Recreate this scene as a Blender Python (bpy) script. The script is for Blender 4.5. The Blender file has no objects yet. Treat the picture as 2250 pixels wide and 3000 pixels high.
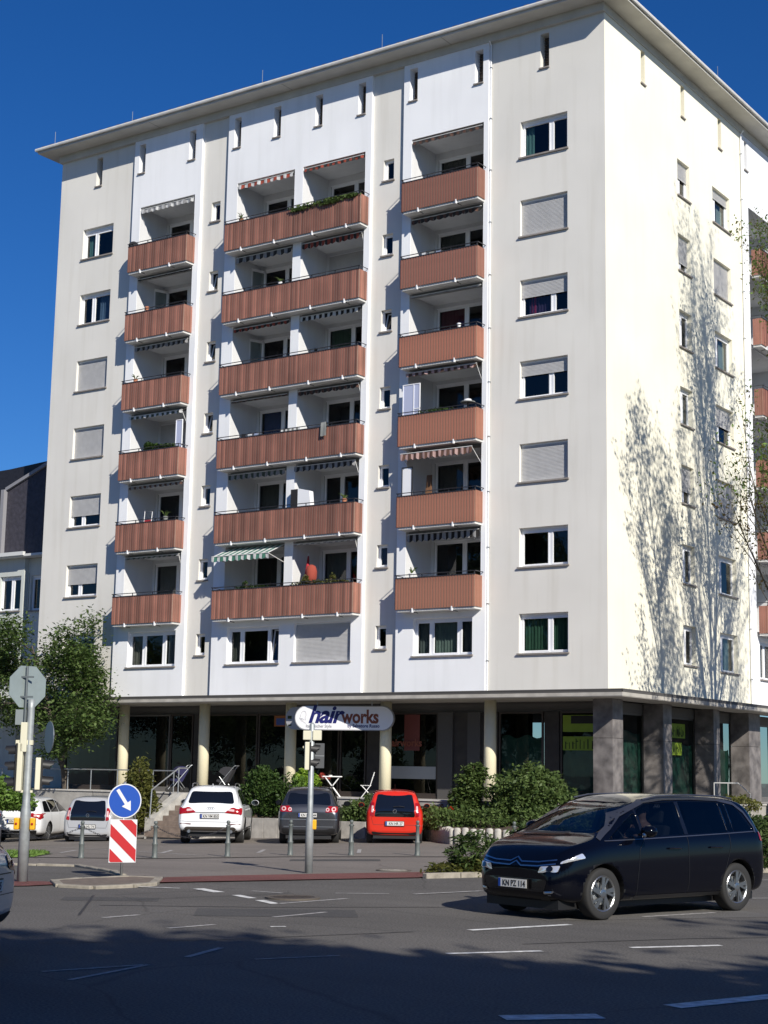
import bpy, bmesh, math, random
import numpy as np
from mathutils import Vector, Matrix
from mathutils.bvhtree import BVHTree
from mathutils.geometry import delaunay_2d_cdt

SC = bpy.context.scene
COL = SC.collection
R = math.radians
random.seed(7)

# ------------------------------------------------------------------ camera, sky, sun, exposure
CAM_POS = Vector((22.4106, -45.2743, 1.92))
YAW, PITCH, ROLL, FPX = -0.6019, 0.1635, 0.0175, 3411.3
_f = Vector((math.sin(YAW)*math.cos(PITCH), math.cos(YAW)*math.cos(PITCH), math.sin(PITCH)))
_r0 = Vector((math.cos(YAW), -math.sin(YAW), 0)); _u0 = _r0.cross(_f)
_r = _r0*math.cos(ROLL)+_u0*math.sin(ROLL); _u = -_r0*math.sin(ROLL)+_u0*math.cos(ROLL)
cam = bpy.data.cameras.new('camera'); cam.sensor_fit = 'HORIZONTAL'; cam.sensor_width = 36
cam.lens = FPX/1659*36; cam.clip_start = .1; cam.clip_end = 3000
camo = bpy.data.objects.new('camera', cam); COL.objects.link(camo)
camo.matrix_world = Matrix(((_r.x, _u.x, -_f.x, CAM_POS.x), (_r.y, _u.y, -_f.y, CAM_POS.y), (_r.z, _u.z, -_f.z, CAM_POS.z), (0, 0, 0, 1)))
SC.camera = camo
SUN = Vector((1.7, -1.0, 1.22)).normalized()
w = bpy.data.worlds.new('World'); SC.world = w; w.use_nodes = True
nt = w.node_tree; nt.nodes.clear()
sky = nt.nodes.new('ShaderNodeTexSky'); sky.sky_type = 'NISHITA'; sky.sun_disc = False
sky.sun_elevation = math.asin(SUN.z); sky.sun_rotation = math.atan2(SUN.x, SUN.y)
sky.altitude = 400; sky.air_density = 1.0; sky.dust_density = 0.0; sky.ozone_density = 3.0
bg = nt.nodes.new('ShaderNodeBackground'); bg.inputs[1].default_value = 0.050
wo = nt.nodes.new('ShaderNodeOutputWorld')
hs = nt.nodes.new('ShaderNodeHueSaturation'); hs.inputs['Saturation'].default_value = 1.14; hs.inputs['Value'].default_value = 1.27; hs.inputs['Hue'].default_value = .508
tn = nt.nodes.new('ShaderNodeVectorMath'); tn.operation = 'MULTIPLY'; tn.inputs[1].default_value = (.62, .88, 1.18)
nt.links.new(sky.outputs[0], tn.inputs[0]); nt.links.new(tn.outputs[0], hs.inputs['Color']); nt.links.new(hs.outputs[0], bg.inputs[0]); nt.links.new(bg.outputs[0], wo.inputs[0])
sun = bpy.data.lights.new('sun', 'SUN'); sun.energy = 5.0; sun.angle = R(.5); sun.color = (1, .94, .84)
suno = bpy.data.objects.new('sun', sun); COL.objects.link(suno)
suno.rotation_euler = SUN.to_track_quat('Z', 'Y').to_euler(); suno.location = (30, -30, 40)
vs = SC.view_settings; vs.view_transform = 'Standard'; vs.look = 'None'; vs.gamma = 1; vs.exposure = 0.24
vs.use_curve_mapping = False
SC.render.engine = 'CYCLES'
SC.cycles.transparent_max_bounces = 24; SC.cycles.max_bounces = 8

# ------------------------------------------------------------------ helpers
FWD = Vector((math.sin(YAW), math.cos(YAW))); RGT = Vector((FWD.y, -FWD.x))
O2 = Vector((22.4106, -45.2743))
def gz(x, y):
    """the ground falls gently from the road to the parking bays and to the west end"""
    v = Vector((x, y))-O2
    u = min(max(0, v.dot(FWD)-27), 32); l = max(min(v.dot(RGT), 0), -18)
    return -.0065*u+.0013*l*u
def st(l, d):
    """street coordinates: l metres across, d metres along the approach, to world xy"""
    return O2+l*RGT+d*FWD

_mats = {}
def mat(name, col, rough=.7, metal=0, spec=.5, var=0, vscale=3, bump=0, bscale=40, coat=0, col2=None, alpha=None, emit=None, vdetail=4, island=0, ior=None):
    if name in _mats: return _mats[name]
    m = bpy.data.materials.new(name); m.use_nodes = True; n = m.node_tree.nodes; L = m.node_tree.links
    b = n['Principled BSDF']
    b.inputs['Base Color'].default_value = (*col, 1); b.inputs['Roughness'].default_value = rough
    b.inputs['Metallic'].default_value = metal; b.inputs['Specular IOR Level'].default_value = spec
    if coat: b.inputs['Coat Weight'].default_value = coat; b.inputs['Coat Roughness'].default_value = .04
    if ior: b.inputs['IOR'].default_value = ior
    tc = None
    if var or bump or col2:
        tc = n.new('ShaderNodeTexCoord')
    src = None
    if var or col2:
        nz = n.new('ShaderNodeTexNoise'); nz.inputs['Scale'].default_value = vscale; nz.inputs['Detail'].default_value = vdetail
        L.new(tc.outputs['Object'], nz.inputs['Vector'])
        rp = n.new('ShaderNodeValToRGB'); rp.color_ramp.elements[0].position = .3; rp.color_ramp.elements[1].position = .7
        c1 = tuple(c*(1-var) for c in col); c2 = col2 or tuple(min(1, c*(1+var)) for c in col)
        rp.color_ramp.elements[0].color = (*c1, 1); rp.color_ramp.elements[1].color = (*c2, 1)
        L.new(nz.outputs['Fac'], rp.inputs['Fac']); src = rp.outputs['Color']
        L.new(src, b.inputs['Base Color'])
    if island:
        g = n.new('ShaderNodeNewGeometry'); mp = n.new('ShaderNodeMapRange')
        mp.inputs['To Min'].default_value = 1-island; mp.inputs['To Max'].default_value = 1+island
        L.new(g.outputs['Random Per Island'], mp.inputs['Value'])
        mx = n.new('ShaderNodeVectorMath'); mx.operation = 'SCALE'
        if src: L.new(src, mx.inputs[0])
        else: mx.inputs[0].default_value = col
        L.new(mp.outputs[0], mx.inputs['Scale']); L.new(mx.outputs[0], b.inputs['Base Color'])
    if bump:
        nb = n.new('ShaderNodeTexNoise'); nb.inputs['Scale'].default_value = bscale; nb.inputs['Detail'].default_value = 3
        L.new(tc.outputs['Object'], nb.inputs['Vector'])
        bp = n.new('ShaderNodeBump'); bp.inputs['Strength'].default_value = bump; bp.inputs['Distance'].default_value = .02
        L.new(nb.outputs['Fac'], bp.inputs['Height']); L.new(bp.outputs[0], b.inputs['Normal'])
    _mats[name] = m
    return m

def plaster(name, col, dirt=(.5, .48, .43), dirt_amt=.25):
    """render coat with soft blotches, vertical rain streaks and a fine grain"""
    m = bpy.data.materials.new(name); m.use_nodes = True; n = m.node_tree.nodes; L = m.node_tree.links
    b = n['Principled BSDF']; b.inputs['Roughness'].default_value = .9; b.inputs['Specular IOR Level'].default_value = .2
    tc = n.new('ShaderNodeTexCoord')
    mp = n.new('ShaderNodeMapping'); mp.inputs['Scale'].default_value = (2.2, 2.2, .16)
    L.new(tc.outputs['Object'], mp.inputs[0])
    s = n.new('ShaderNodeTexNoise'); s.inputs['Scale'].default_value = 1.3; s.inputs['Detail'].default_value = 6
    L.new(mp.outputs[0], s.inputs[0])
    bl = n.new('ShaderNodeTexNoise'); bl.inputs['Scale'].default_value = .35; bl.inputs['Detail'].default_value = 3
    L.new(tc.outputs['Object'], bl.inputs[0])
    a = n.new('ShaderNodeMapRange'); a.inputs['From Min'].default_value = .5; a.inputs['From Max'].default_value = .78; a.inputs['To Max'].default_value = dirt_amt
    L.new(s.outputs['Fac'], a.inputs[0])
    mx = n.new('ShaderNodeMix'); mx.data_type = 'RGBA'
    mx.inputs['A'].default_value = (*col, 1); mx.inputs['B'].default_value = (*[c*d for c, d in zip(col, dirt)], 1)
    L.new(a.outputs[0], mx.inputs['Factor'])
    a2 = n.new('ShaderNodeMapRange'); a2.inputs['From Min'].default_value = .35; a2.inputs['From Max'].default_value = .7; a2.inputs['To Min'].default_value = .95; a2.inputs['To Max'].default_value = 1.04
    L.new(bl.outputs['Fac'], a2.inputs[0])
    sc = n.new('ShaderNodeVectorMath'); sc.operation = 'SCALE'
    L.new(mx.outputs['Result'], sc.inputs[0]); L.new(a2.outputs[0], sc.inputs['Scale']); L.new(sc.outputs[0], b.inputs['Base Color'])
    g = n.new('ShaderNodeTexNoise'); g.inputs['Scale'].default_value = 55; g.inputs['Detail'].default_value = 4
    L.new(tc.outputs['Object'], g.inputs[0])
    bp = n.new('ShaderNodeBump'); bp.inputs['Strength'].default_value = .35; bp.inputs['Distance'].default_value = .01
    L.new(g.outputs['Fac'], bp.inputs['Height']); L.new(bp.outputs[0], b.inputs['Normal'])
    return m

def glassmat(name, tint=(.55, .6, .6), gloss=1.0, ior=1.55):
    """window glass: mirror part by fresnel, the rest lets one look in, a little tinted"""
    m = bpy.data.materials.new(name); m.use_nodes = True; n = m.node_tree.nodes; L = m.node_tree.links; n.clear()
    o = n.new('ShaderNodeOutputMaterial'); t = n.new('ShaderNodeBsdfTransparent'); t.inputs[0].default_value = (*tint, 1)
    g = n.new('ShaderNodeBsdfGlossy'); g.inputs['Roughness'].default_value = .01; g.inputs[0].default_value = (gloss, gloss, gloss, 1)
    f = n.new('ShaderNodeFresnel'); gm = n.new('ShaderNodeNewGeometry'); mr = n.new('ShaderNodeMapRange'); mr.inputs['To Min'].default_value = ior; mr.inputs['To Max'].default_value = 1/ior
    L.new(gm.outputs['Backfacing'], mr.inputs[0]); L.new(mr.outputs[0], f.inputs[0])
    mx = n.new('ShaderNodeMixShader'); L.new(f.outputs[0], mx.inputs[0]); L.new(t.outputs[0], mx.inputs[1]); L.new(g.outputs[0], mx.inputs[2])
    L.new(mx.outputs[0], o.inputs[0])
    tc = n.new('ShaderNodeTexCoord'); nz = n.new('ShaderNodeTexNoise'); nz.inputs['Scale'].default_value = 1.1
    L.new(tc.outputs['Object'], nz.inputs[0]); bp = n.new('ShaderNodeBump'); bp.inputs['Strength'].default_value = .25; bp.inputs['Distance'].default_value = .02
    L.new(nz.outputs[0], bp.inputs['Height']); L.new(bp.outputs[0], g.inputs['Normal'])
    return m

def leafmat(name, c1, c2, trans=.35):
    m = bpy.data.materials.new(name); m.use_nodes = True; n = m.node_tree.nodes; L = m.node_tree.links; n.clear()
    o = n.new('ShaderNodeOutputMaterial'); g = n.new('ShaderNodeNewGeometry')
    rp = n.new('ShaderNodeMix'); rp.data_type = 'RGBA'; rp.inputs['A'].default_value = (*c1, 1); rp.inputs['B'].default_value = (*c2, 1)
    L.new(g.outputs['Random Per Island'], rp.inputs['Factor'])
    b = n.new('ShaderNodeBsdfPrincipled'); b.inputs['Roughness'].default_value = .55; b.inputs['Specular IOR Level'].default_value = .3
    L.new(rp.outputs['Result'], b.inputs['Base Color'])
    t = n.new('ShaderNodeBsdfTranslucent'); L.new(rp.outputs['Result'], t.inputs[0])
    mx = n.new('ShaderNodeMixShader'); mx.inputs[0].default_value = trans
    L.new(b.outputs[0], mx.inputs[1]); L.new(t.outputs[0], mx.inputs[2]); L.new(mx.outputs[0], o.inputs[0])
    return m

class MB:
    """collects simple shapes and links them as one mesh object"""
    def __init__(s, M=None): s.v = []; s.f = []; s.m = []; s.M = M
    def add(s, vs, fs, m=0):
        b = len(s.v)
        if s.M is not None: vs = [s.M @ Vector(v) for v in vs]
        s.v += [tuple(v) for v in vs]; s.f += [tuple(i+b for i in f) for f in fs]; s.m += [m]*len(fs)
    def quad(s, a, b, c, d, m=0): s.add([a, b, c, d], [(0, 1, 2, 3)], m)
    def poly(s, pts, m=0): s.add(pts, [tuple(range(len(pts)))], m)
    def box(s, x0, x1, y0, y1, z0, z1, m=0):
        v = [(x0, y0, z0), (x1, y0, z0), (x1, y1, z0), (x0, y1, z0), (x0, y0, z1), (x1, y0, z1), (x1, y1, z1), (x0, y1, z1)]
        s.add(v, [(0, 3, 2, 1), (4, 5, 6, 7), (0, 1, 5, 4), (1, 2, 6, 5), (2, 3, 7, 6), (3, 0, 4, 7)], m)
    def tube(s, pts, r, n=8, m=0, caps=True):
        pts = [Vector(p) for p in pts]; rs = r if isinstance(r, (list, tuple)) else [r]*len(pts)
        vs = []; up = None
        for i, p in enumerate(pts):
            d = (pts[min(i+1, len(pts)-1)]-pts[max(i-1, 0)])
            if d.length < 1e-9: d = Vector((0, 0, 1))
            d.normalize()
            if up is None:
                up = Vector((0, 0, 1)) if abs(d.z) < .9 else Vector((1, 0, 0))
            a = d.cross(up)
            if a.length < 1e-6: a = d.cross(Vector((0, 1, 0)))
            a.normalize(); b = a.cross(d); up = b
            for k in range(n):
                t = 2*math.pi*k/n; vs.append(p+a*math.cos(t)*rs[i]+b*math.sin(t)*rs[i])
        fs = [(i*n+k, i*n+(k+1) % n, (i+1)*n+(k+1) % n, (i+1)*n+k) for i in range(len(pts)-1) for k in range(n)]
        if caps: fs += [tuple(range(n))[::-1], tuple(range((len(pts)-1)*n, len(pts)*n))]
        s.add(vs, fs, m)
    def lathe(s, prof, c=(0, 0, 0), n=24, axis='Z', m=0, caps=True):
        caps = caps and prof[0] != prof[-1]
        c = Vector(c); vs = []
        for r, h in prof:
            for k in range(n):
                t = 2*math.pi*k/n; a, b = r*math.cos(t), r*math.sin(t)
                vs.append(c+(Vector((a, b, h)) if axis == 'Z' else Vector((a, h, b)) if axis == 'Y' else Vector((h, a, b))))
        fs = [(i*n+k, i*n+(k+1) % n, (i+1)*n+(k+1) % n, (i+1)*n+k) for i in range(len(prof)-1) for k in range(n)]
        if caps and prof[0][0] > 1e-6: fs.append(tuple(range(n))[::-1])
        if caps and prof[-1][0] > 1e-6: fs.append(tuple(range((len(prof)-1)*n, len(prof)*n)))
        s.add(vs, fs, m)
    def prism(s, poly, h0, h1, plane='XZ', m=0):
        """poly in a plane, extruded between h0 and h1 on the third axis"""
        def P(a, b, h): return (a, h, b) if plane == 'XZ' else (h, a, b) if plane == 'YZ' else (a, b, h)
        n = len(poly); v = [P(a, b, h0) for a, b in poly]+[P(a, b, h1) for a, b in poly]
        s.add(v, [tuple(range(n))[::-1], tuple(range(n, 2*n))]+[(i, (i+1) % n, n+(i+1) % n, n+i) for i in range(n)], m)
    def build(s, name, mats, parent=None, smooth=False, bevel=0, loc=None):
        me = bpy.data.meshes.new(name); me.from_pydata(s.v, [], s.f)
        for mm in (mats if isinstance(mats, (list, tuple)) else [mats]): me.materials.append(mm)
        if any(s.m): me.polygons.foreach_set('material_index', s.m)
        if smooth: me.polygons.foreach_set('use_smooth', [True]*len(me.polygons))
        me.update()
        o = bpy.data.objects.new(name, me); COL.objects.link(o)
        if parent: o.parent = parent
        if loc is not None: o.location = loc
        if bevel:
            b = o.modifiers.new('bevel', 'BEVEL'); b.width = bevel; b.segments = 2; b.limit_method = 'ANGLE'
        return o

def linkmesh(name, me, parent=None, M=None):
    o = bpy.data.objects.new(name, me); COL.objects.link(o)
    if parent: o.parent = parent
    if M is not None: o.matrix_local = M
    return o
def empty(name, loc=(0, 0, 0), rz=0, s=1):
    o = bpy.data.objects.new(name, None); COL.objects.link(o); o.location = loc; o.rotation_euler = (0, 0, rz); o.scale = (s, s, s)
    o.empty_display_size = .3
    return o
def tag(o, label=None, cat=None, group=None, kind=None):
    if label: o['label'] = label
    if cat: o['category'] = cat
    if group: o['group'] = group
    if kind: o['kind'] = kind
    return o
_kids = {}
def copy_tree(o, parent=None):
    if not _kids:
        for q in bpy.data.objects:
            if q.parent: _kids.setdefault(q.parent.name, []).append(q)
    c = o.copy(); COL.objects.link(c); c.parent = parent
    if parent: c.matrix_parent_inverse = o.matrix_parent_inverse.copy()
    for ch in _kids.get(o.name, []): copy_tree(ch, c)
    return c
def apply_mods(o):
    dg = bpy.context.evaluated_depsgraph_get(); dg.update()
    me = bpy.data.meshes.new_from_object(o.evaluated_get(dg)); o.modifiers.clear(); old = o.data; o.data = me
    return me
def text_mesh(s, size=1, extrude=.01, offset=0, shear=0, spacing=1, align='LEFT'):
    c = bpy.data.curves.new('lettering', 'FONT'); c.body = s; c.size = size; c.extrude = extrude; c.offset = offset; c.shear = shear
    c.space_character = spacing; c.align_x = align; c.resolution_u = 3
    o = bpy.data.objects.new('lettering', c); COL.objects.link(o)
    dg = bpy.context.evaluated_depsgraph_get(); dg.update()
    me = bpy.data.meshes.new_from_object(o.evaluated_get(dg)); bpy.data.objects.remove(o); bpy.data.curves.remove(c)
    me.materials.clear()
    return me

# materials
M_BEIGE = plaster('beige render', (.71, .695, .65), dirt=(.66, .63, .56), dirt_amt=.27)
M_CREAM = plaster('cream render', (.86, .83, .69), dirt=(.8, .78, .66), dirt_amt=.12)
M_WHITE = plaster('white render', (.85, .865, .885), dirt=(.72, .72, .70), dirt_amt=.26)
M_LOG_SHADE = plaster('loggia white shaded', (.66, .67, .68), dirt_amt=.15)  # same white as the bays, loggia shade put into the colour
M_FRAME = mat('window plastic white', (.82, .83, .85), .35)
M_SILL = mat('sill stone', (.26, .235, .215), .7, var=.15, vscale=8)
M_SHUT = mat('shutter plastic grey', (.47, .47, .47), .55, var=.06, vscale=5)
M_GLASS = glassmat('window glass')
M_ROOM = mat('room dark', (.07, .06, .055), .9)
M_STEEL = mat('galvanised steel', (.42, .44, .45), .42, metal=.7, var=.12, vscale=14)
M_DARKM = mat('dark painted metal', (.03, .03, .035), .45)
M_BLACK = mat('black plastic', (.012, .012, .013), .5)
M_RUB = mat('tyre rubber', (.018, .018, .018), .8)
M_CONC = mat('concrete', (.38, .36, .33), .85, var=.2, vscale=4, bump=.4, bscale=30)
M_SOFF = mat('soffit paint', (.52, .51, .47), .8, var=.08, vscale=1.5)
M_SOIL = mat('soil', (.07, .05, .035), .95, var=.4, vscale=6, bump=1, bscale=20)
# ------------------------------------------------------------------ the apartment building
FM = Matrix(((1, 0, 0, 0), (0, -1, 0, 0), (0, 0, 1, 0), (0, 0, 0, 1)))    # front: u=x, w out of the wall
RM = Matrix(((0, 1, 0, 0), (1, 0, 0, 0), (0, 0, 1, 0), (0, 0, 0, 1)))     # right flank: u=y, w out of the wall
H = 2.85; NF = 7
FLOOR = [21.75-H*(6-k) for k in range(7)]

def wall(name, fr, u0, u1, z0, z1, w, ops, m, parent, rev=.22, ends=None):
    """a wall face at distance w with openings (u0,u1,z0,z1,reveal depth) and their reveals; ends = depth of its side faces"""
    b = MB(fr)
    us = sorted({u0, u1, *[o[0] for o in ops], *[o[1] for o in ops]}); zs = sorted({z0, z1, *[o[2] for o in ops], *[o[3] for o in ops]})
    us = [u for u in us if u0 <= u <= u1]; zs = [z for z in zs if z0 <= z <= z1]
    for i in range(len(us)-1):
        for j in range(len(zs)-1):
            cu, cz = (us[i]+us[i+1])/2, (zs[j]+zs[j+1])/2
            if any(o[0] < cu < o[1] and o[2] < cz < o[3] for o in ops): continue
            b.quad((us[i], w, zs[j]), (us[i+1], w, zs[j]), (us[i+1], w, zs[j+1]), (us[i], w, zs[j+1]))
    for o in ops:
        a, c, d, e = o[:4]; r = w-(o[4] if len(o) > 4 else rev)
        b.quad((a, w, d), (a, r, d), (a, r, e), (a, w, e)); b.quad((c, w, d), (c, w, e), (c, r, e), (c, r, d))
        b.quad((a, w, e), (a, r, e), (c, r, e), (c, w, e)); b.quad((a, w, d), (c, w, d), (c, r, d), (a, r, d))
    if ends is not None:
        for u in (u0, u1): b.quad((u, w, z0), (u, ends, z0), (u, ends, z1), (u, w, z1))
    return b.build(name, m, parent)

CURT = {}
def curtain_mat(c):
    if c not in CURT: CURT[c] = mat('curtain %d' % len(CURT), c, .9, var=.1, vscale=4)
    return CURT[c]

def window(fr, u0, u1, z0, z1, w, parent, splits=(.5,), shutter=0, curtains=(), depth=.17, sill=True, tilt=None, box=.07, room=True, name='window', rd=1.3, cross=None):
    """plastic window: frame > pane, roller_shutter, window_sill, curtain, room_interior"""
    wf = w-depth
    b = MB(fr); t = .055; zt = z1-box
    b.box(u0, u1, wf-.07, wf, z0, z0+t); b.box(u0, u1, wf-.07, wf, zt-t, zt); b.box(u0, u0+t, wf-.07, wf, z0+t, zt-t); b.box(u1-t, u1, wf-.07, wf, z0+t, zt-t)
    W = u1-u0; edges = [u0+t]
    for s in splits:
        c = u0+W*s; b.box(c-.05, c+.05, wf-.07, wf+.004, z0+t, zt-t); edges += [c-.05, c+.05]
    edges.append(u1-t)
    pans = [(edges[i], edges[i+1]) for i in range(0, len(edges), 2)]
    for i, (a, c) in enumerate(pans):      # sash rim
        if tilt == i: continue
        r = .04
        b.box(a, c, wf-.05, wf+.012, z0+t, z0+t+r); b.box(a, c, wf-.05, wf+.012, zt-t-r, zt-t)
        b.box(a, a+r, wf-.05, wf+.012, z0+t+r, zt-t-r); b.box(c-r, c, wf-.05, wf+.012, z0+t+r, zt-t-r)
    if box: b.box(u0, u1, wf-.07, wf+.03, zt+.002, z1)
    fo = b.build(name, M_FRAME, parent)
    for i, (a, c) in enumerate(pans):
        p = MB(fr); lo, hi = z0+t, zt-t
        if tilt == i:    # tipped inwards at the top
            dz = .16
            p.box(a, c, wf-.09, wf-.05, lo, lo+.06, 1); p.add([(a, wf-.06, lo+.05), (c, wf-.06, lo+.05), (c, wf-.06-dz, hi-.02), (a, wf-.06-dz, hi-.02)], [(0, 1, 2, 3)], 0)
            for q0, q1 in ((a, a+.045), (c-.045, c)):
                p.add([(q0, wf-.04, lo+.03), (q1, wf-.04, lo+.03), (q1, wf-.04-dz, hi), (q0, wf-.04-dz, hi), (q0, wf-.08, lo+.03), (q1, wf-.08, lo+.03), (q1, wf-.08-dz, hi), (q0, wf-.08-dz, hi)],
                      [(0, 1, 2, 3), (4, 5, 6, 7), (0, 4, 7, 3), (1, 5, 6, 2)], 1)
            p.box(a, c, wf-.08-dz, wf-.04-dz, hi-.045, hi, 1)
        else: p.quad((a, wf-.03, lo), (c, wf-.03, lo), (c, wf-.03, hi), (a, wf-.03, hi), 0)
        p.build('pane', [M_GLASS, M_FRAME], fo)
    if sill:
        p = MB(fr); p.box(u0-.05, u1+.05, wf+.013, w+.07, z0-.055, z0-.002); p.build('window_sill', M_SILL, fo)
    if shutter:
        p = MB(fr); zb = zt-(zt-z0)*shutter+(.0 if shutter < 1 else .004); n = max(1, int((zt-zb)/.045)); ws = wf+.035
        vs = []; hh = (zt-zb)/n
        for i in range(n+1):
            z = zb+hh*i
            vs += [(u0+.01, ws, z+.002), (u1-.01, ws, z+.002)]
            if i < n: vs += [(u0+.01, ws+.012, z+hh*.25), (u1-.01, ws+.012, z+hh*.25), (u0+.01, ws+.012, z+hh*.8), (u1-.01, ws+.012, z+hh*.8)]
        p.add(vs, [(2*i, 2*i+1, 2*i+3, 2*i+2) for i in range(len(vs)//2-1)])
        p.box(u0+.01, u1-.01, ws-.004, ws+.016, zb-.03, zb)
        p.build('roller_shutter', M_SHUT, fo)
    for (a, c, colr) in curtains:
        p = MB(fr); ua, uc = u0+W*a, u0+W*c; n = max(4, int((uc-ua)/.035)); vs = []
        for i in range(n+1):
            uu = ua+(uc-ua)*i/n; ww = wf-.16+.025*math.sin(i*1.9)+.01*math.sin(i*.7)
            vs += [(uu, ww, z0), (uu, ww, z1)]
        p.add(vs, [(2*i, 2*i+2, 2*i+3, 2*i+1) for i in range(n)]); p.build('curtain', curtain_mat(colr), fo, smooth=True)
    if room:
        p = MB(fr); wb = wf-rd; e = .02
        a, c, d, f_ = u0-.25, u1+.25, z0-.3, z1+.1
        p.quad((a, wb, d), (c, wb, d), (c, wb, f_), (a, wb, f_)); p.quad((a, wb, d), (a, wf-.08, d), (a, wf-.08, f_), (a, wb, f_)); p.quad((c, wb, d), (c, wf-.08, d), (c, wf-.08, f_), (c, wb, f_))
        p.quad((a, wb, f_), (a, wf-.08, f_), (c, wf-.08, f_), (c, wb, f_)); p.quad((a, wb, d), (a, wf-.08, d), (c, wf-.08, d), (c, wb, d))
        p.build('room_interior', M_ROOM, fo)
    return fo

BLD = tag(empty('apartment_building'), 'tall white and beige apartment block with red brown balconies above a colonnade of shops', 'building')
ZB, ZT = 4.62, 27.75
XL = -25.75
BAYS = [(-21.4, -17.72), (-16.36, -9.46), (-8.04, -4.45)]
BW = .12                                            # the white bays stand proud of the beige strips
# window openings per strip
def rows(u0, u1, zt=7.15, h=1.3, ks=range(7), r=.22): return [(u0, u1, zt-h+H*k, zt+H*k, r) for k in ks]
SL = lambda u: (u-.17, u+.17, 26.05, 27.29, .35)    # attic slot
SMALL = dict(zt=6.97, h=.80)
wall('wall', FM, -4.45, 0, ZB, ZT, 0, rows(-3.23, -1.41)+[SL(-2.28)], M_BEIGE, BLD)
wall('wall', FM, -9.46, -8.04, ZB, ZT, 0, rows(-8.97, -8.51, **SMALL), M_BEIGE, BLD)
wall('wall', FM, -17.72, -16.36, ZB, ZT, 0, rows(-17.22, -16.77, **SMALL), M_BEIGE, BLD)
wall('wall', FM, XL, -21.4, ZB, ZT, 0, rows(-24.3, -22.56)+[SL(-23.52)], M_BEIGE, BLD)
LOGG = []                                           # (bay, k, u0, u1)
bayops = {0: [], 1: [], 2: []}
for k in range(1, 7):
    zt = 24.55 if k == 6 else 24.43-H*(6-k)
    for bay, a, c in ((0, -20.96, -18.02), (1, -15.82, -13.0), (1, -12.6, -9.72), (2, -7.67, -4.64)):
        bayops[bay].append((a, c, FLOOR[k], zt, .02)); LOGG.append((bay, k, a, c, zt))
bayops[0] += [(-20.62, -18.15, 5.78, 7.14, .24), SL(-20.97), SL(-18.25)]
bayops[1] += [(-15.6, -13.15, 5.78, 7.14, .24), (-12.45, -9.95, 5.78, 7.18, .24)]+[SL(u) for u in (-15.9, -13.92, -11.92, -9.92)]
bayops[2] += [(-7.31, -4.95, 5.86, 7.14, .24), SL(-7.62), SL(-4.85)]
for i, (a, c) in enumerate(BAYS):
    wall('wall', FM, a, c, ZB, ZT, BW, bayops[i], M_WHITE, BLD, ends=0)
# right flank
RY = 12.15
wall('wall', RM, 0, RY, ZB, ZT, 0, rows(5.88, 6.96, 7.18, 1.38)+rows(9.13, 10.82, 7.18, 1.42)+[(u, u+.33, 26.07, 27.29, .35) for u in (2.85, 6.27, 9.78)], M_CREAM, BLD)
wingops = [(12.75, 16.6, FLOOR[k], (24.55 if k == 6 else 24.43-H*(6-k)), .02) for k in range(1, 7)]+[(13.0, 14.6, 5.7, 7.2, .22), (12.42, 12.72, 26.07, 27.29, .35)]
wall('wall', RM, RY, 18.5, ZB, ZT, .02, wingops, M_WHITE, BLD)
b = MB(); b.box(XL+.02, -.3, 19, 19.3, ZB, ZT); b.box(XL, XL+.2, .02, 19, ZB, ZT); b.box(-.2, .0, 18.5, 19.3, ZB, ZT); b.build('wall', M_BEIGE, BLD)

# attic slots: a dark louvre set back in each opening, a sill below
def slot(fr, u, w):
    b = MB(fr); b.quad((u-.17, w-.34, 26.05), (u+.17, w-.34, 26.05), (u+.17, w-.34, 27.29), (u-.17, w-.34, 27.29))
    for i in range(12): b.box(u-.17, u+.17, w-.33, w-.29, 26.08+i*.1, 26.1+i*.1)
    s = b.build('attic_vent', mat('vent wood', (.10, .075, .055), .8), BLD)
    q = MB(fr); q.box(u-.21, u+.19, w-.3, w+.06, 26.0, 26.048); q.build('vent_sill', M_SILL, s)
for u in (-2.28, -23.52): slot(FM, u, 0)
for u in (-20.97, -18.25, -15.9, -13.92, -11.92, -9.92, -7.62, -4.85): slot(FM, u, BW)
for u in (3.015, 6.435, 9.945): slot(RM, u, 0)
slot(RM, 12.57, .02)

# windows: right hand column
TEAL, GREEN, PINK, PURP, CREAM, DKRED, BLUEC, NET = (.12, .25, .24), (.05, .13, .08), (.35, .03, .10), (.05, .03, .10), (.5, .47, .42), (.10, .02, .02), (.13, .2, .32), (.55, .57, .56)
def fwin(u0, u1, k, **kw): return window(FM, u0, u1, 5.85+H*k, 7.15+H*k, 0, BLD, **kw)
RC = {6: dict(splits=(.62,), curtains=((.02, .2, TEAL), (.9, .98, TEAL))), 5: dict(splits=(.62,), shutter=.96), 4: dict(splits=(.66,), shutter=.42, curtains=((.1, .6, PURP), (.15, .3, PINK))),
      3: dict(splits=(.62,), shutter=.33, curtains=((.5, .62, NET),)), 2: dict(splits=(.6,), shutter=1.0), 1: dict(splits=(.6,)), 0: dict(splits=(.6,), curtains=((.03, .97, GREEN), (.5, .6, BLUEC)))}
for k, kw in RC.items(): fwin(-3.23, -1.41, k, **kw)
LC = {6: dict(splits=(.38,), curtains=((.05, .2, TEAL),), box=.16), 5: dict(splits=(.38,), curtains=((.5, .96, BLUEC),)), 4: dict(splits=(.38,), shutter=1.0), 3: dict(splits=(.38,), shutter=1.0),
      2: dict(splits=(.38,), shutter=.6), 1: dict(splits=(.38,), shutter=.56), 0: dict(splits=(.38,))}
for k, kw in LC.items(): fwin(-24.3, -22.56, k, **kw)
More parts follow.
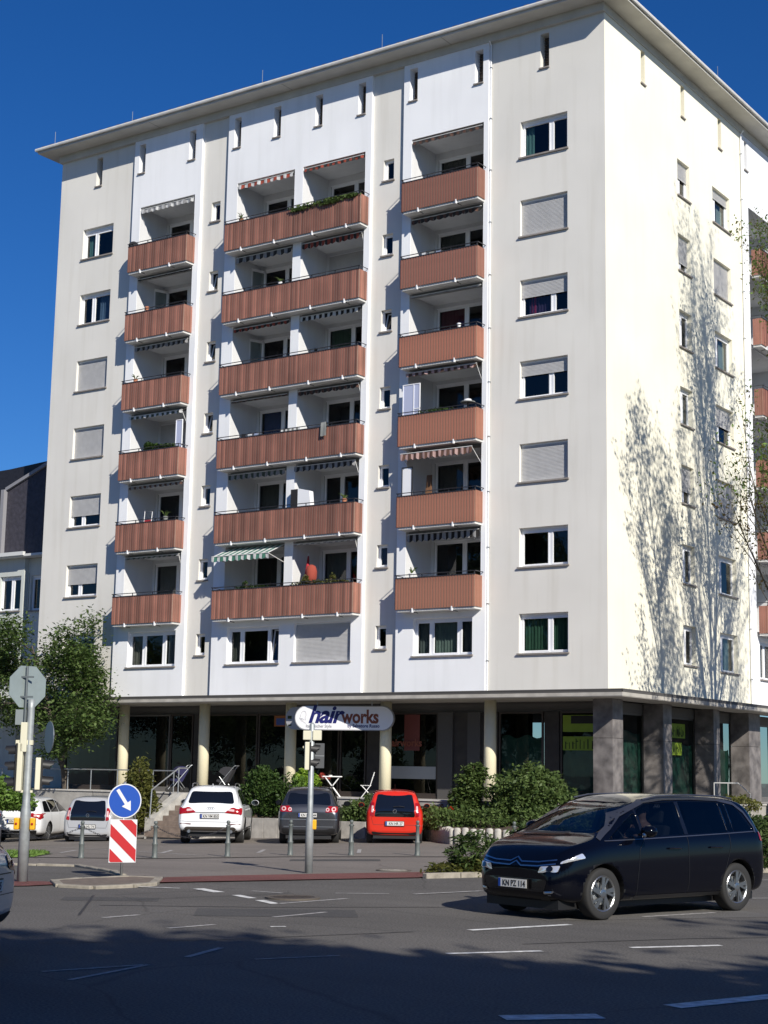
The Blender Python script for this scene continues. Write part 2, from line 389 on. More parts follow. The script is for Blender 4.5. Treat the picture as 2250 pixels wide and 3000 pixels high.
for k in range(7):
    z1 = 6.97+H*k
    window(FM, -8.97, -8.51, z1-.8, z1, 0, BLD, splits=(), tilt=0 if k in (4,) else None, box=0, depth=.14, curtains=(((.1, .9, DKRED),) if k == 1 else ()))
    window(FM, -17.22, -16.77, z1-.8, z1, 0, BLD, splits=(), tilt=0 if k in (3, 4, 5) else None, box=0, depth=.14, curtains=(((.1, .9, DKRED),) if k == 6 else ()))
window(FM, -20.62, -18.15, 5.78, 7.14, BW, BLD, splits=(.30, .72), curtains=((.02, .28, (.22, .20, .17)), (.75, .98, (.16, .17, .2))), box=.06)
window(FM, -15.6, -13.15, 5.78, 7.14, BW, BLD, splits=(.25, .78), curtains=((.02, .22, (.12, .12, .1)),), tilt=2, box=.06)
window(FM, -12.45, -9.95, 5.78, 7.18, BW, BLD, splits=(.5,), shutter=1.0, box=.05)
window(FM, -7.31, -4.95, 5.86, 7.14, BW, BLD, splits=(.28, .75), curtains=((.3, .73, (.22, .28, .24)), (.03, .25, (.15, .17, .16)), (.78, .97, (.1, .11, .11))), box=.06)
def rwin(c, k, **kw):
    u0, u1, h = ((5.88, 6.96, 1.38), (9.13, 10.82, 1.42))[c]
    window(RM, u0, u1, 7.18-h+H*k, 7.18+H*k, 0, BLD, **kw)
for k, s in {6: .42, 5: .7, 4: 0, 3: 0, 2: .62, 1: 0, 0: 0}.items(): rwin(0, k, splits=(.42,), shutter=s, curtains=(((.5, .9, (.2, .28, .35)),) if k in (1, 3) else ()))
for k, s in {6: .2, 5: 1.0, 4: 0, 3: .48, 2: 1.0, 1: 0, 0: 0}.items(): rwin(1, k, splits=(.3,), shutter=s, curtains=(((.65, .95, (.35, .42, .42)),) if k in (6, 4, 0) else ()))
window(RM, 13.0, 14.6, 5.7, 7.2, .02, BLD, splits=(.5,))

# loggias: recessed rooms open to the front, glazed door units in the back wall
YB = 1.5
def loggia(fr, u0, u1, z0, z1, w, yb=YB):
    b = MB(fr); wi = w-.02; wb = -yb
    un0, un1 = u0+.14, u1-.36; zd = z0+2.54
    if u1-u0 > 3.4: un0, un1 = u0+.3, u0+2.6
    b.quad((u0, wi, z0), (u0, wb, z0), (u0, wb, z1), (u0, wi, z1)); b.quad((u1, wi, z0), (u1, wi, z1), (u1, wb, z1), (u1, wb, z0))
    b.quad((u0, wi, z1), (u0, wb, z1), (u1, wb, z1), (u1, wi, z1)); b.quad((u0, wi, z0), (u1, wi, z0), (u1, wb, z0), (u0, wb, z0))
    b.quad((u0, wb, z0), (un0, wb, z0), (un0, wb, z1), (u0, wb, z1)); b.quad((un1, wb, z0), (u1, wb, z0), (u1, wb, z1), (un1, wb, z1))
    b.quad((un0, wb, zd), (un1, wb, zd), (un1, wb, z1), (un0, wb, z1))
    b.build('loggia_wall', M_LOG_SHADE, BLD)
    return un0, un1, zd
doorstate = {(2, 5): dict(shutter=.99), (1, 5.5): dict(shutter=1), (0, 3): dict(shutter=.75)}
def door_unit(fr, un0, un1, z0, zd, sh=0, cur=(), split=.5, opened=False):
    d = window(fr, un0, un1, z0+.02, zd, -YB+.14, BLD, splits=(split,), shutter=sh, curtains=cur, depth=.16, sill=False, box=.03, name='balcony_door')
    if opened:      # a sash standing open into the loggia
        p = MB(fr); uo = un0+.06; wo = -YB; dx, dw = -.25, .62
        def P(t, z): return (uo+dx*t, wo+dw*t, z)
        p.quad(P(.08, z0+.15), P(.92, z0+.15), P(.92, zd-.15), P(.08, zd-.15), 0)
        for t0, t1, a, c in ((0, .08, z0+.05, zd-.05), (.92, 1, z0+.05, zd-.05), (0, 1, z0+.05, z0+.15), (0, 1, zd-.15, zd-.05)):
            q = [P(t0, a), P(t1, a), P(t1, c), P(t0, c)]; p.add(q+[(x+.04, y_, z) for x, y_, z in q], [(0, 1, 2, 3), (4, 5, 6, 7), (0, 1, 5, 4), (1, 2, 6, 5), (2, 3, 7, 6), (3, 0, 4, 7)], 1)
        p.build('open_sash', [M_GLASS, M_FRAME], d)
DK = (.09, .085, .08)
DOORS = {('a', 6): dict(cur=()), ('a', 5): dict(sh=.0, cur=((.5, .95, DK),), opened=True), ('a', 4): dict(cur=()), ('a', 3): dict(sh=.97), ('a', 2): dict(), ('a', 1): dict(cur=((.05, .4, (.2, .18, .16)),)),
         ('b', 6): dict(), ('b', 5): dict(opened=True), ('b', 4): dict(opened=True), ('b', 3): dict(cur=((.05, .4, (.08, .12, .28)),)), ('b', 2): dict(cur=((.05, .4, (.1, .1, .08)),)), ('b', 1): dict(),
         ('c', 6): dict(cur=((.55, .95, DK),)), ('c', 5): dict(sh=.97), ('c', 4): dict(cur=((.03, .42, GREEN),)), ('c', 3): dict(), ('c', 2): dict(opened=False, split=.35), ('c', 1): dict(cur=((.04, .44, (.14, .15, .13)),)),
         ('d', 6): dict(cur=((.04, .42, DK),)), ('d', 5): dict(sh=.0, cur=((.03, .43, (.10, .11, .10)),)), ('d', 4): dict(cur=((.03, .43, (.16, .02, .04)),)), ('d', 3): dict(), ('d', 2): dict(cur=((.03, .43, (.11, .10, .09)),)), ('d', 1): dict()}
for i, (bay, k, a, c, zt) in enumerate(LOGG):
    un0, un1, zd = loggia(FM, a, c, FLOOR[k], zt, BW)
    key = {0: 'a', 2: 'd'}.get(bay) or ('b' if a < -14 else 'c')
    door_unit(FM, un0, un1, FLOOR[k], zd, **{('sh' if q == 'sh' else q): v for q, v in DOORS[(key, k)].items()})
for k in range(1, 7):
    zt = 24.55 if k == 6 else 24.43-H*(6-k)
    un0, un1, zd = loggia(RM, 12.75, 16.6, FLOOR[k], zt, .02)
    door_unit(RM, un0, un1, FLOOR[k], zd)

# balconies: white slab, hangers, rail and upright boards
M_PLANK = mat('balcony board brown', (.265, .115, .080), .6, var=.22, vscale=1.1, island=.38)
M_PLANK_G = mat('board lath pale', (.36, .23, .18), .6, var=.15, vscale=2)
M_SLAB = mat('slab paint', (.62, .62, .60), .8, var=.12, vscale=2)
def board_mats(k, single):
    if single and k <= 4: return mat('balcony board sun bleached %d' % k, (.315+.008*k, .142, .094), .6, var=.2, vscale=1.4, island=.3), mat('board lath bleached', (.42, .26, .19), .6, var=.15, vscale=2)
    d = (.0, .01, -.012, .006, -.006, .012, -.02)[k]
    return mat('balcony board brown %d' % k, (.245+d, .106+d*.4, .076+d*.3), .6, var=.22, vscale=.9, island=.38), M_PLANK_G
_pl = {}
def plank_mesh(wd, hgt, ms):
    key = (round(wd, 3), round(hgt, 3), ms[0].name)
    if key not in _pl:
        b = MB(); b.box(0, wd*.58, 0, .034, 0, hgt, 0); b.box(wd*.70, wd*.90, .012, .026, 0, hgt, 1)
        me = bpy.data.meshes.new('plank'); me.from_pydata(b.v, [], b.f); me.materials.append(ms[0]); me.materials.append(ms[1])
        me.polygons.foreach_set('material_index', b.m); _pl[key] = me
    return _pl[key]
BSPL = 0
def balcony(fr, u0, u1, k, P, single, z0=None):
    zf = FLOOR[k] if z0 is None else z0; zb, zt = zf-.08, zf+.98
    b = MB(fr); wi = BW-.0; ms = board_mats(k, single)
    b.box(u0+.03, u1-.03, wi+.002, P-.05, zf-.16, zf-.03)
    root = b.build('balcony', M_SLAB, BLD)
    n = int(round((u1-u0)/.108)); wd = (u1-u0)/n; n2 = max(2, int(round((P-wi)/.108))); wd2 = (P-wi-.03)/n2
    if single:
        me = plank_mesh(wd, zt-zb, ms)
        for i in range(n):
            o = linkmesh('plank', me, root); o.matrix_local = Matrix.Translation((u0+i*wd, -P-.002 if fr is FM else 0, zb)) if fr is FM else Matrix.Identity(4)
        me2 = plank_mesh(wd2, zt-zb, ms)
        for uu, s in ((u0, 1), (u1, 1)):
            for i in range(n2):
                o = linkmesh('plank', me2, root)
                o.matrix_local = Matrix.Translation((uu+(.022 if uu == u1 else 0)-.011, -P+.03+i*wd2, zb)) @ Matrix.Rotation(R(90), 4, 'Z')
    else:
        q = MB(fr)
        for i in range(n):
            a = u0+i*wd; q.box(a, a+wd*.58, P-.034, P, zb, zt, 0); q.box(a+wd*.70, a+wd*.90, P-.026, P-.012, zb, zt, 1)
        for uu in (u0, u1):
            for i in range(n2):
                a = wi+.01+i*wd2; q.box(uu-.011, uu+.011, a, a+wd2*.80, zb, zt, 0); q.box(uu-.004, uu+.004, a+wd2*.80, a+wd2, zb, zt, 1)
        tag(q.build('planks', list(ms), root), kind='stuff')
    q = MB(fr); q.box(u0+.03, u1-.03, P-.052, P-.048, zb+.02, zt-.02); q.build('gap_dark_sheet', mat('gap dark sheet', (.02, .013, .01), .9), root)  # near-black sheet added behind the boards so their gaps look dark
    q = MB(fr)      # hidden carrier, top rail, posts
    q.box(u0+.03, u1-.03, P-.055, P-.028, zb+.12, zb+.17); q.box(u0+.03, u1-.03, P-.055, P-.028, zt-.15, zt-.10)
    q.box(u0-.01, u1+.01, P-.04, P+.012, zt, zt+.03)
    rl = zt+.12
    q.tube([(u0-.03, wi-.02, rl), (u0-.03, P, rl), (u1+.03, P, rl), (u1+.03, wi-.02, rl)], .016, 6)
    m_ = max(3, int((u1-u0)/1.05))
    for i in range(m_+1):
        a = u0+.02+(u1-u0-.04)*i/m_; q.box(a-.012, a+.012, P-.03, P-.004, zt, rl)
    q.build('railing', M_DARKM, root)
    for t in ((.22, .72) if u1-u0 < 4 else (.13, .38, .66, .9)):
        q = MB(fr); a = u0+(u1-u0)*t; q.box(a-.02, a+.02, P-.05, P+.02, zf-.2, zf-.05); q.tube([(a, P-.02, zf-.17), (a+.06, P-.28, zf-.2)], .012, 5, 1)
        q.build('hanger_bracket', [M_FRAME, M_DARKM], root)
    return root
PB = .62
for k in range(6, 0, -1):
    balcony(FM, -7.73, -4.57, k, PB, True)
    balcony(FM, -21.06, -17.93, k, PB, False)
    balcony(FM, -15.98, -9.54, k, PB, False)
    balcony(RM, 12.7, 16.7, k, .5, False)

# awnings
M_AWN = {n: mat('awning cloth '+n, c, .85, var=.1, vscale=5) for n, c in dict(white=(.62, .62, .6), red=(.32, .06, .035), dark=(.035, .032, .03), grey=(.28, .28, .28), brown=(.10, .05, .035), green=(.05, .17, .12), pink=(.45, .30, .27), dkgreen=(.06, .08, .06), black=(.015, .013, .013)).items()}
M_ARM = mat('awning arm', (.6, .6, .58), .5)
def awning(u0, u1, k, zt, c1, c2, out=.12, drop=.05, vh=.17, arm=False, sw=.13, scal=.5, cas=(.45, .45, .43), w0=.02, side=1):
    """folding awning under the ceiling: case > cloth, valance, arm"""
    b = MB(FM); u0 += .06; u1 -= .06
    b.box(u0, u1, w0-.12, w0, zt-.12, zt-.01)
    root = b.build('awning', mat('awning case', (.25, .25, .24), .6), BLD)
    z0, wf = zt-.06, w0+out; z1 = zt-.07-drop
    n = max(6, int((u1-u0)/sw)); q = MB(FM); v = MB(FM)
    for i in range(n):
        a, c = u0+(u1-u0)*i/n, u0+(u1-u0)*(i+1)/n; m_ = i % 2
        q.quad((a, w0, z0), (c, w0, z0), (c, wf, z1), (a, wf, z1), m_)
        sub = 4; vs = []
        for j in range(sub+1):
            uu = a+(c-a)*j/sub; ph = ((i+j/sub)*.5) % 1
            zb = z1-vh*(1-scal*.5*(1-math.sin(math.pi*ph))); ww = wf+.012*math.sin((i+j/sub)*2.3)
            vs += [(uu, ww, z1+.004), (uu, ww+.02*math.sin(i*1.3), zb)]
        v.add(vs, [(2*j, 2*j+2, 2*j+3, 2*j+1) for j in range(sub)], m_)
    q.build('awning_cloth', [M_AWN[c1], M_AWN[c2]], root); v.build('awning_valance', [M_AWN[c1], M_AWN[c2]], root)
    q = MB(FM); q.tube([(u0, wf, z1+.01), (u1, wf, z1+.01)], .018, 6)
    if arm:
        q.tube([(u1+.03, w0-.02, zt-.75), (u1-.02, wf, z1)], .014, 6)
        if out > .5: q.tube([(u0-.02, w0-.02, zt-.6), (u0+.02, wf, z1)], .014, 6)
    q.build('awning_arm', M_ARM, root)
aw = {('a', 6): ('white', 'grey', dict(out=.1)), ('a', 5): ('black', 'dark', dict(vh=.05)), ('a', 4): ('grey', 'dark', dict()), ('a', 3): ('white', 'dkgreen', dict(arm=True, drop=.1, vh=.12, out=.3)), ('a', 2): ('brown', 'grey', dict(vh=.12)), ('a', 1): ('grey', 'dkgreen', dict(vh=.07, arm=True, out=.15)),
      ('b', 6): ('white', 'red', dict(sw=.15)), ('b', 5): ('grey', 'dark', dict(sw=.16, vh=.22)), ('b', 4): ('red', 'dark', dict(vh=.13)), ('b', 3): ('dark', 'brown', dict(vh=.06)), ('b', 2): ('dkgreen', 'grey', dict(vh=.2)), ('b', 1): ('white', 'green', dict(out=.95, drop=.42, arm=True, vh=.2, sw=.14)),
      ('c', 6): ('red', 'dark', dict(vh=.12)), ('c', 5): ('dark', 'red', dict(arm=True, vh=.22)), ('c', 4): ('white', 'black', dict(sw=.12)), ('c', 3): ('brown', 'dark', dict(arm=True, vh=.16)), ('c', 2): ('grey', 'dark', dict(arm=True, out=.25, vh=.2)), ('c', 1): ('grey', 'white', dict(vh=.04, arm=True)),
      ('d', 6): ('brown', 'dark', dict(vh=.13)), ('d', 5): ('brown', 'dark', dict(vh=.17)), ('d', 4): ('grey', 'grey', dict(vh=.04)), ('d', 3): ('pink', 'brown', dict(arm=True, out=.35, drop=.05, vh=.13)), ('d', 2): ('pink', 'brown', dict(arm=True, out=.62, drop=.14, vh=.24, sw=.11)), ('d', 1): ('grey', 'black', dict(sw=.12, vh=.27))}
for (bay, k, a, c, zt) in LOGG:
    key = {0: 'a', 2: 'd'}.get(bay) or ('b' if a < -14 else 'c')
    c1, c2, kw = aw[(key, k)]; awning(a, c, k, zt, c1, c2, **kw)

# roof: overhanging eaves, gutter, low hipped tiles
EX, EY, EL = .78, .88, XL-.62
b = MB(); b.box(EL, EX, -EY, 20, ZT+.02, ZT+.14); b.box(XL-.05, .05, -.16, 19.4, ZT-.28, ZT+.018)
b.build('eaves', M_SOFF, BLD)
q = MB(); zg = ZT+.17
for p in ([(EL-.05, 20, zg), (EL-.05, -EY-.05, zg), (EX+.05, -EY-.05, zg), (EX+.05, 20, zg)],):
    q.tube(p, .075, 8)
q.build('gutter', mat('gutter zinc', (.62, .61, .58), .5, var=.1, vscale=3), BLD)
q = MB(); A, B_, C_, D_ = (EL, -EY, ZT+.2), (EX, -EY, ZT+.2), (EX, 20, ZT+.2), (EL, 20, ZT+.2); r1, r2 = (EL+9, 9.5, ZT+2.6), (EX-9, 9.5, ZT+2.6)
q.poly([A, B_, r2, r1]); q.poly([B_, C_, r2]); q.poly([C_, D_, r1, r2]); q.poly([D_, A, r1]); q.poly([A, D_, C_, B_])
M_TILE = mat('roof tile brown', (.10, .06, .05), .75, var=.3, vscale=9, island=.3)
rf = q.build('roof', M_TILE, BLD)
q = MB()
i = 0; x = EL
while x < EX:
    q.box(x, x+.2, -EY-.03, -EY+.3, ZT+.21, ZT+.26+.02*(i % 2)); x += .24; i += 1
y = -EY
while y < 20:
    q.box(EX-.3, EX+.03, y, y+.2, ZT+.21, ZT+.26+.02*(i % 2)); y += .24; i += 1
tag(q.build('roof_tiles', M_TILE, rf), kind='stuff')
for (x, y) in ((EL+.9, -EY+.1), (-14.2, -EY+.1), (-8.6, -EY+.1), (EX-.1, 8.2), (-21.2, -EY+.3)):
    q = MB(); q.tube([(x, y, ZT+.2), (x, y, ZT+.85)], .012, 5); q.build('lightning_rod', M_STEEL, BLD)
for x in (-20.0, -6.0, -13.2):     # joints of the soffit boards
    q = MB(); q.box(x, x+.02, -EY+.02, -.17, ZT+.012, ZT+.019); q.build('soffit_joint', mat('joint', (.25, .24, .22), .8), BLD)
# down pipes with clips
for (fr, u, w_) in ((FM, -4.40, .05), (RM, 12.0, .06)):
    q = MB(fr); q.tube([(u, w_, ZB+.02), (u, w_, ZT-.4), (u, w_+.12, ZT-.25)], .03, 8, 0); z = ZB+1
    dp = q.build('downpipe', M_FRAME, BLD)
    cm = None
    while z < ZT-1:
        if cm is None: q = MB(fr); q.box(u-.04, u+.04, 0, w_+.035, z, z+.035); cm = q.build('pipe_clip', M_STEEL, dp).data; z0_ = z
        else: linkmesh('pipe_clip', cm, dp).location = (0, 0, z-z0_)
        z += 1.9
for u in (-8.05, -16.37, -21.41):
    q = MB(FM); q.tube([(u, BW*.5, ZB+.02), (u, BW*.5, ZT-.3)], .022, 6); q.build('lightning_conductor', M_DARKM, BLD)
# canopy over the shops
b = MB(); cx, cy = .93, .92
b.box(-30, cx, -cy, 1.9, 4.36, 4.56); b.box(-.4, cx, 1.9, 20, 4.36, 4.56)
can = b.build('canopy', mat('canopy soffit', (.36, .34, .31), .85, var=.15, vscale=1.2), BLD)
b = MB(); b.box(-30, cx+.03, -cy-.03, .01, 4.562, 4.60); b.box(-.0, cx+.03, .01, 20, 4.562, 4.60)
b.box(-30, cx+.02, -cy-.02, -cy-.002, 4.50, 4.56); b.box(cx+.002, cx+.02, -cy-.02, 20, 4.50, 4.56); b.build('canopy_flashing', mat('flashing', (.09, .085, .08), .6), can)
b = MB(); b.box(-30, cx+.012, -cy-.012, -cy-.001, 4.38, 4.496); b.box(cx+.001, cx+.012, -cy, 20, 4.38, 4.496); b.build('canopy_edge', mat('canopy edge paint', (.42, .40, .36), .8, var=.2, vscale=2), can)

# ground floor: columns, stone piers, shop fronts
TZ = 1.05
M_COLY = plaster('column cream', (.78, .72, .52), dirt_amt=.15)
for x in (-21.25, -17.12, -13.0, -8.83, -4.62):
    b = MB(); b.lathe([(.21, TZ), (.205, 3), (.2, 4.36)], (x, .55, 0), 28); b.build('column', M_COLY, BLD, smooth=True)
M_MARB = mat('grey marble slab', (.12, .108, .105), .5, var=.3, vscale=2.6, vdetail=9, col2=(.235, .215, .205))
def pier(x0, x1, y0, y1, parts=(1.9, .0)):
    root = MB(); root.box(x0+.03, x1-.03, y0+.03, y1-.03, TZ-.2, 4.36); ro = root.build('stone_pier', mat('pier core', (.08, .075, .07), .9), BLD)
    zs = [TZ, 3.12, 4.355]
    for i in range(2):
        a, c = zs[i]+.006, zs[i+1]-.006
        for bx in ((x0, x1, y0, y0+.03), (x0, x1, y1-.03, y1), (x1-.03, x1, y0+.036, y1-.036), (x0, x0+.03, y0+.036, y1-.036)):
            q = MB(); q.box(*bx, a, c); q.build('stone_slab', M_MARB, ro)
pier(-.66, .02, .25, 1.0)
pier(-.72, .0, 4.1, 4.8)
pier(-.72, -.0, 8.4, 8.95)
pier(-.72, 0, 11.75, 12.9)
b = MB(); b.box(-30, -.8, 1.72, 2.6, 4.02, 4.358); b.box(-.95, -.76, 1.6, 20, 4.02, 4.358); b.build('shop_lintel', mat('lintel', (.12, .115, .11), .8), BLD)
M_SGL = glassmat('shop glass', (.55, .6, .58), ior=1.42)
M_SF = mat('shop frame bronze', (.045, .035, .03), .5)
M_SFL = mat('shop frame grey', (.13, .125, .12), .5)
M_FILM = mat('green film sheet', (.022, .085, .065), .6, var=.25, vscale=2.5, bump=.6, bscale=3)
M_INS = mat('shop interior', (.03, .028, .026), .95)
def shop_bay(fr, u0, u1, w, fm, film=None, rail=None, z0=TZ+.12, z1=4.02):
    b = MB(fr); t = .06
    b.box(u0, u0+t, w-.08, w, z0, z1); b.box(u1-t, u1, w-.08, w, z0, z1); b.box(u0+t, u1-t, w-.08, w, z0, z0+t); b.box(u0+t, u1-t, w-.08, w, z1-t, z1); b.box(u0, u1, w-.12, w+.02, TZ-.05, z0-.002)
    ro = b.build('shop_window', fm, BLD)
    q = MB(fr); q.quad((u0+t, w-.04, z0+t), (u1-t, w-.04, z0+t), (u1-t, w-.04, z1-t), (u0+t, w-.04, z1-t)); q.build('pane', M_SGL, ro)
    if film:
        q = MB(fr); n = 14; vs = []
        for j in range(n+1):
            for i in range(n+1):
                uu = u0+t+(u1-u0-2*t)*i/n; zz = z0+t+(film-z0-t)*j/n+(.06*math.sin(i*.9) if j == n else 0)
                vs.append((uu, w-.1-.015*math.sin(i*1.7+j*.6)-.01*math.sin(j*2.1-i), zz))
        q.add(vs, [(j*(n+1)+i, j*(n+1)+i+1, (j+1)*(n+1)+i+1, (j+1)*(n+1)+i) for j in range(n) for i in range(n)]); q.build('paper_sheet', M_FILM, ro, smooth=True)
    return ro
WS = -1.6
bays = [(-25.5, -22.6, M_SF, None), (-22.55, -19.8, M_SFL, None), (-19.75, -18.6, M_SF, None), (-17.9, -15.4, M_SF, None), (-15.35, -13.1, M_SF, None), (-12.9, -11.6, M_SF, None), (-11.55, -10.4, M_SF, None),
        (-9.6, -7.35, M_SF, None), (-4.9, -3.2, M_SF, 3.2), (-2.55, -.95, M_SF, 3.0)]
for (a, c, fm, film) in bays: shop_bay(FM, a, c, WS, fm, film)
for a, c in ((-18.55, -17.95), (-13.05, -12.95), (-10.35, -9.65), (-7.3, -4.95), (-3.15, -2.6), (-.93, -.77)):
    b = MB(); b.box(a, c, 1.6, 1.75, TZ, 4.02); b.build('shop_wall', mat('shop wall dark', (.04, .036, .034), .8, var=.2, vscale=3), BLD)
for a, c in ((-7.3, -6.7), (-6.1, -5.6)):
    b = MB(); b.box(a, c, 1.52, 1.6, TZ, 4.02); b.build('wall_panel', mat('wall panel grey', (.075, .072, .07), .7), BLD)
for (a, c, film) in ((1.1, 4.3, 3.4), (4.9, 8.6, 3.1), (9.0, 12.0, 3.0), (13.0, 16.0, None)): shop_bay(RM, a, c, -.8, M_SFL, film)
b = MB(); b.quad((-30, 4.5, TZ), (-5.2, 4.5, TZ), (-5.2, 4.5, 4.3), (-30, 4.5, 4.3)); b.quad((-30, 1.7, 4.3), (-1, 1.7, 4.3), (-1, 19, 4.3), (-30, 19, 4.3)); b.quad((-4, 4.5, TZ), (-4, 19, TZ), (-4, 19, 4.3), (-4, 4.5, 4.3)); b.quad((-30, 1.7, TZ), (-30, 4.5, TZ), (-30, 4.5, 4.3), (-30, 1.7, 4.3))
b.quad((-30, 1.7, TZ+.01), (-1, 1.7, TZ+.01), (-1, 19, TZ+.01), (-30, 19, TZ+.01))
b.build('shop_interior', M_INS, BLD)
# white panel and posters in the shop windows
M_POST = mat('poster yellow green', (.20, .30, .02), .6, var=.1, vscale=3); M_INK = mat('poster ink', (.03, .05, .01), .7)
def poster(fr, u0, u1, z0, z1, w, m, strokes=0, name='poster', seed=0):
    q = MB(fr); q.box(u0, u1, w-.012, w-.004, z0, z1, 0); rr = random.Random(seed)
    if strokes:
        uu = u0+.08
        while uu < u1-.15:
            hh = (z1-z0)*rr.uniform(.45, .8); zz = z0+(z1-z0)*.1; ww = rr.uniform(.03, .05)
            q.box(uu, uu+ww, w-.003, w-.001, zz, zz+hh, 1)
            if rr.random() < .6: q.box(uu, uu+ww+.06, w-.003, w-.001, zz+hh*rr.choice((0, .5, .8)), zz+hh*rr.choice((.1, .6))+.03, 1)
            uu += rr.uniform(.1, .17)
    return q.build(name, [m, M_INK], BLD)
poster(FM, -2.45, -1.0, 3.35, 3.9, WS+.01, M_POST, 0)
poster(FM, -2.45, -1.0, 2.75, 3.2, WS+.01, M_POST, 1, seed=3)
poster(FM, -2.15, -1.05, 3.62, 3.88, WS+.015, mat('poster black', (.01, .01, .01), .7))
poster(RM, 5.6, 7.7, 3.3, 3.8, -.79, M_POST, 1, seed=4); poster(RM, 5.7, 7.4, 2.7, 3.15, -.79, M_POST, 1, seed=5)
poster(RM, 4.72, 5.15, 1.5, 2.2, -.79, mat('poster lime', (.5, .62, .12), .6)); poster(RM, 4.72, 5.0, 2.0, 2.55, -.785, mat('poster orange', (.5, .16, .02), .6)); poster(RM, 5.02, 5.25, 2.2, 2.75, -.785, mat('poster pale blue', (.45, .55, .6), .6))
poster(FM, -9.5, -7.42, 1.72, 2.15, WS+.01, mat('shop panel grey white', (.33, .34, .34), .7), name='window_panel')
poster(FM, -8.75, -8.1, 2.7, 3.95, WS+.01, mat('poster dull red', (.16, .04, .035), .7)); poster(FM, -14.6, -13.9, 3.55, 3.95, WS+.01, mat('poster orange brown', (.28, .10, .03), .6)); poster(FM, -14.5, -14.1, 3.6, 3.85, WS+.015, mat('poster blue', (.05, .09, .3), .6))
q = text_mesh('hairworks', .36, .004, .008); q.materials.append(mat('window lettering red', (.25, .07, .04), .6))
linkmesh('window_lettering', q, BLD, Matrix.Translation((-9.45, 1.57, 2.85)) @ Matrix.Rotation(R(90), 4, 'X'))
# ------------------------------------------------------------------ terrace, walls, steps
M_TERR = mat('terrace concrete', (.34, .325, .30), .85, var=.2, vscale=2.5, bump=.3, bscale=25)
b = MB(); b.box(-34, 2.6, -2.4, 1.9, -1.2, TZ); b.box(-.75, 2.6, 1.9, 22, -1.2, TZ-.002)
tag(b.build('terrace', M_TERR), kind='structure')
b = MB(); b.box(-34, 2.64, -2.44, -2.1, TZ+.002, TZ+.05); b.box(2.3, 2.64, -2.1, 22, TZ+.002, TZ+.05)
tag(b.build('terrace_coping', mat('coping stone', (.5, .48, .45), .8, var=.15, vscale=4)), kind='structure')
# steps up to the terrace
stp = tag(empty('staircase', (-14.05, -2.4, -.35)), 'stone stairs with pale cheek wall climbing to the terrace behind the white parked SUV', 'stairs')
for i in range(8):
    q = MB(); z1 = 1.36-.17*i; q.box(-.95, .95, -.3*(i+1), -.3*i-.004, z1-.17-.35*0, z1); q.build('step', mat('step stone', (.20, .155, .125), .85, var=.25, vscale=5), stp)
    if i: pass
q = MB(); q.box(-.95, .95, -2.3, -.02, -.3, .02); q.build('stair_base', M_CONC, stp)
for i in range(8):
    pass
q = MB(); q.prism([(-.02, -.5), (-.02, 1.44), (-.5, 1.44), (-1.9, .6), (-1.9, -.5)], -1.42, -.98, 'YZ'); q.build('cheek_wall', mat('cheek render', (.40, .39, .36), .85, var=.2, vscale=4), stp)
q = MB(); q.tube([(-1.2, 0, 2.3), (-1.2, -.5, 2.3), (-1.2, -1.85, 1.55), (-1.2, -1.9, .6)], .025, 8); q.tube([(-1.2, -.5, 2.3), (-1.2, -.5, 1.4)], .022, 8); q.build('handrail', M_STEEL, stp)
# railing on the terrace, left part
rl = tag(empty('terrace_railing', (-20.5, -2.2, TZ)), 'grey steel railing along the terrace edge left of the stairs', 'railing')
q = MB(); q.tube([(-5.5, 0, .8), (4.5, 0, .8)], .022, 8); q.build('handrail', M_STEEL, rl)
for x in (-4.5, -3.2, -.9, .3, 1.65, 2.45, 3.4, 4.4):
    q = MB(); q.tube([(x, 0, .05), (x, 0, .8)], .02, 8); q.build('post', M_STEEL, rl)
# small railing by the piers on the right
rl = tag(empty('small_railing', (1.4, 6.2, TZ)), 'short pale railing near the green sheeted shop windows by the stone piers', 'railing')
q = MB(); q.tube([(0, -1.2, 0), (0, -1.2, .72), (0, .9, .72), (0, 2.0, .35), (0, 2.0, 0)], .02, 8); q.build('handrail', mat('rail pale', (.5, .5, .48), .5), rl)
q = MB(); q.tube([(0, 0, 0), (0, 0, .72)], .015, 8); q.build('post', _mats['rail pale'], rl)
# low planter wall before the noses of the cars
def slabwall(x0, x1, y, n, lab, h=.6, z0=-.45):
    ro = tag(empty('low_planter_wall', (x0, y, z0)), lab, 'wall')
    L_ = (x1-x0)/n
    for i in range(n):
        q = MB(); q.box(i*L_+.006, (i+1)*L_-.006, 0, .14, 0, h+.012*math.sin(i*2.1)); q.build('wall_block', M_CONC, ro, bevel=.01)
slabwall(-13.4, -6.9, -3.35, 11, 'low grey concrete planter wall behind the grey people carrier', h=.80)
slabwall(-6.9, -4.95, -3.3, 3, 'low concrete wall end next to the red car', h=.66)
# planted bed: earth rising to the terrace
def bed(pts, name='flower_bed'):
    q = MB(); q.poly(pts); o = q.build(name, M_SOIL); tag(o, kind='structure'); return o
bed([(-13.4, -3.25, .28), (-4.9, -3.25, .22), (-4.9, -2.42, .75), (-13.4, -2.42, .8)])
bed([(-4.9, -2.75, .25), (-2.35, -5.15, .26), (1.9, -3.6, .3), (5.2, 1.0, .4), (5.2, 6, .4), (2.66, 6, .5), (2.66, -2.42, .55), (-4.9, -2.42, .6)])
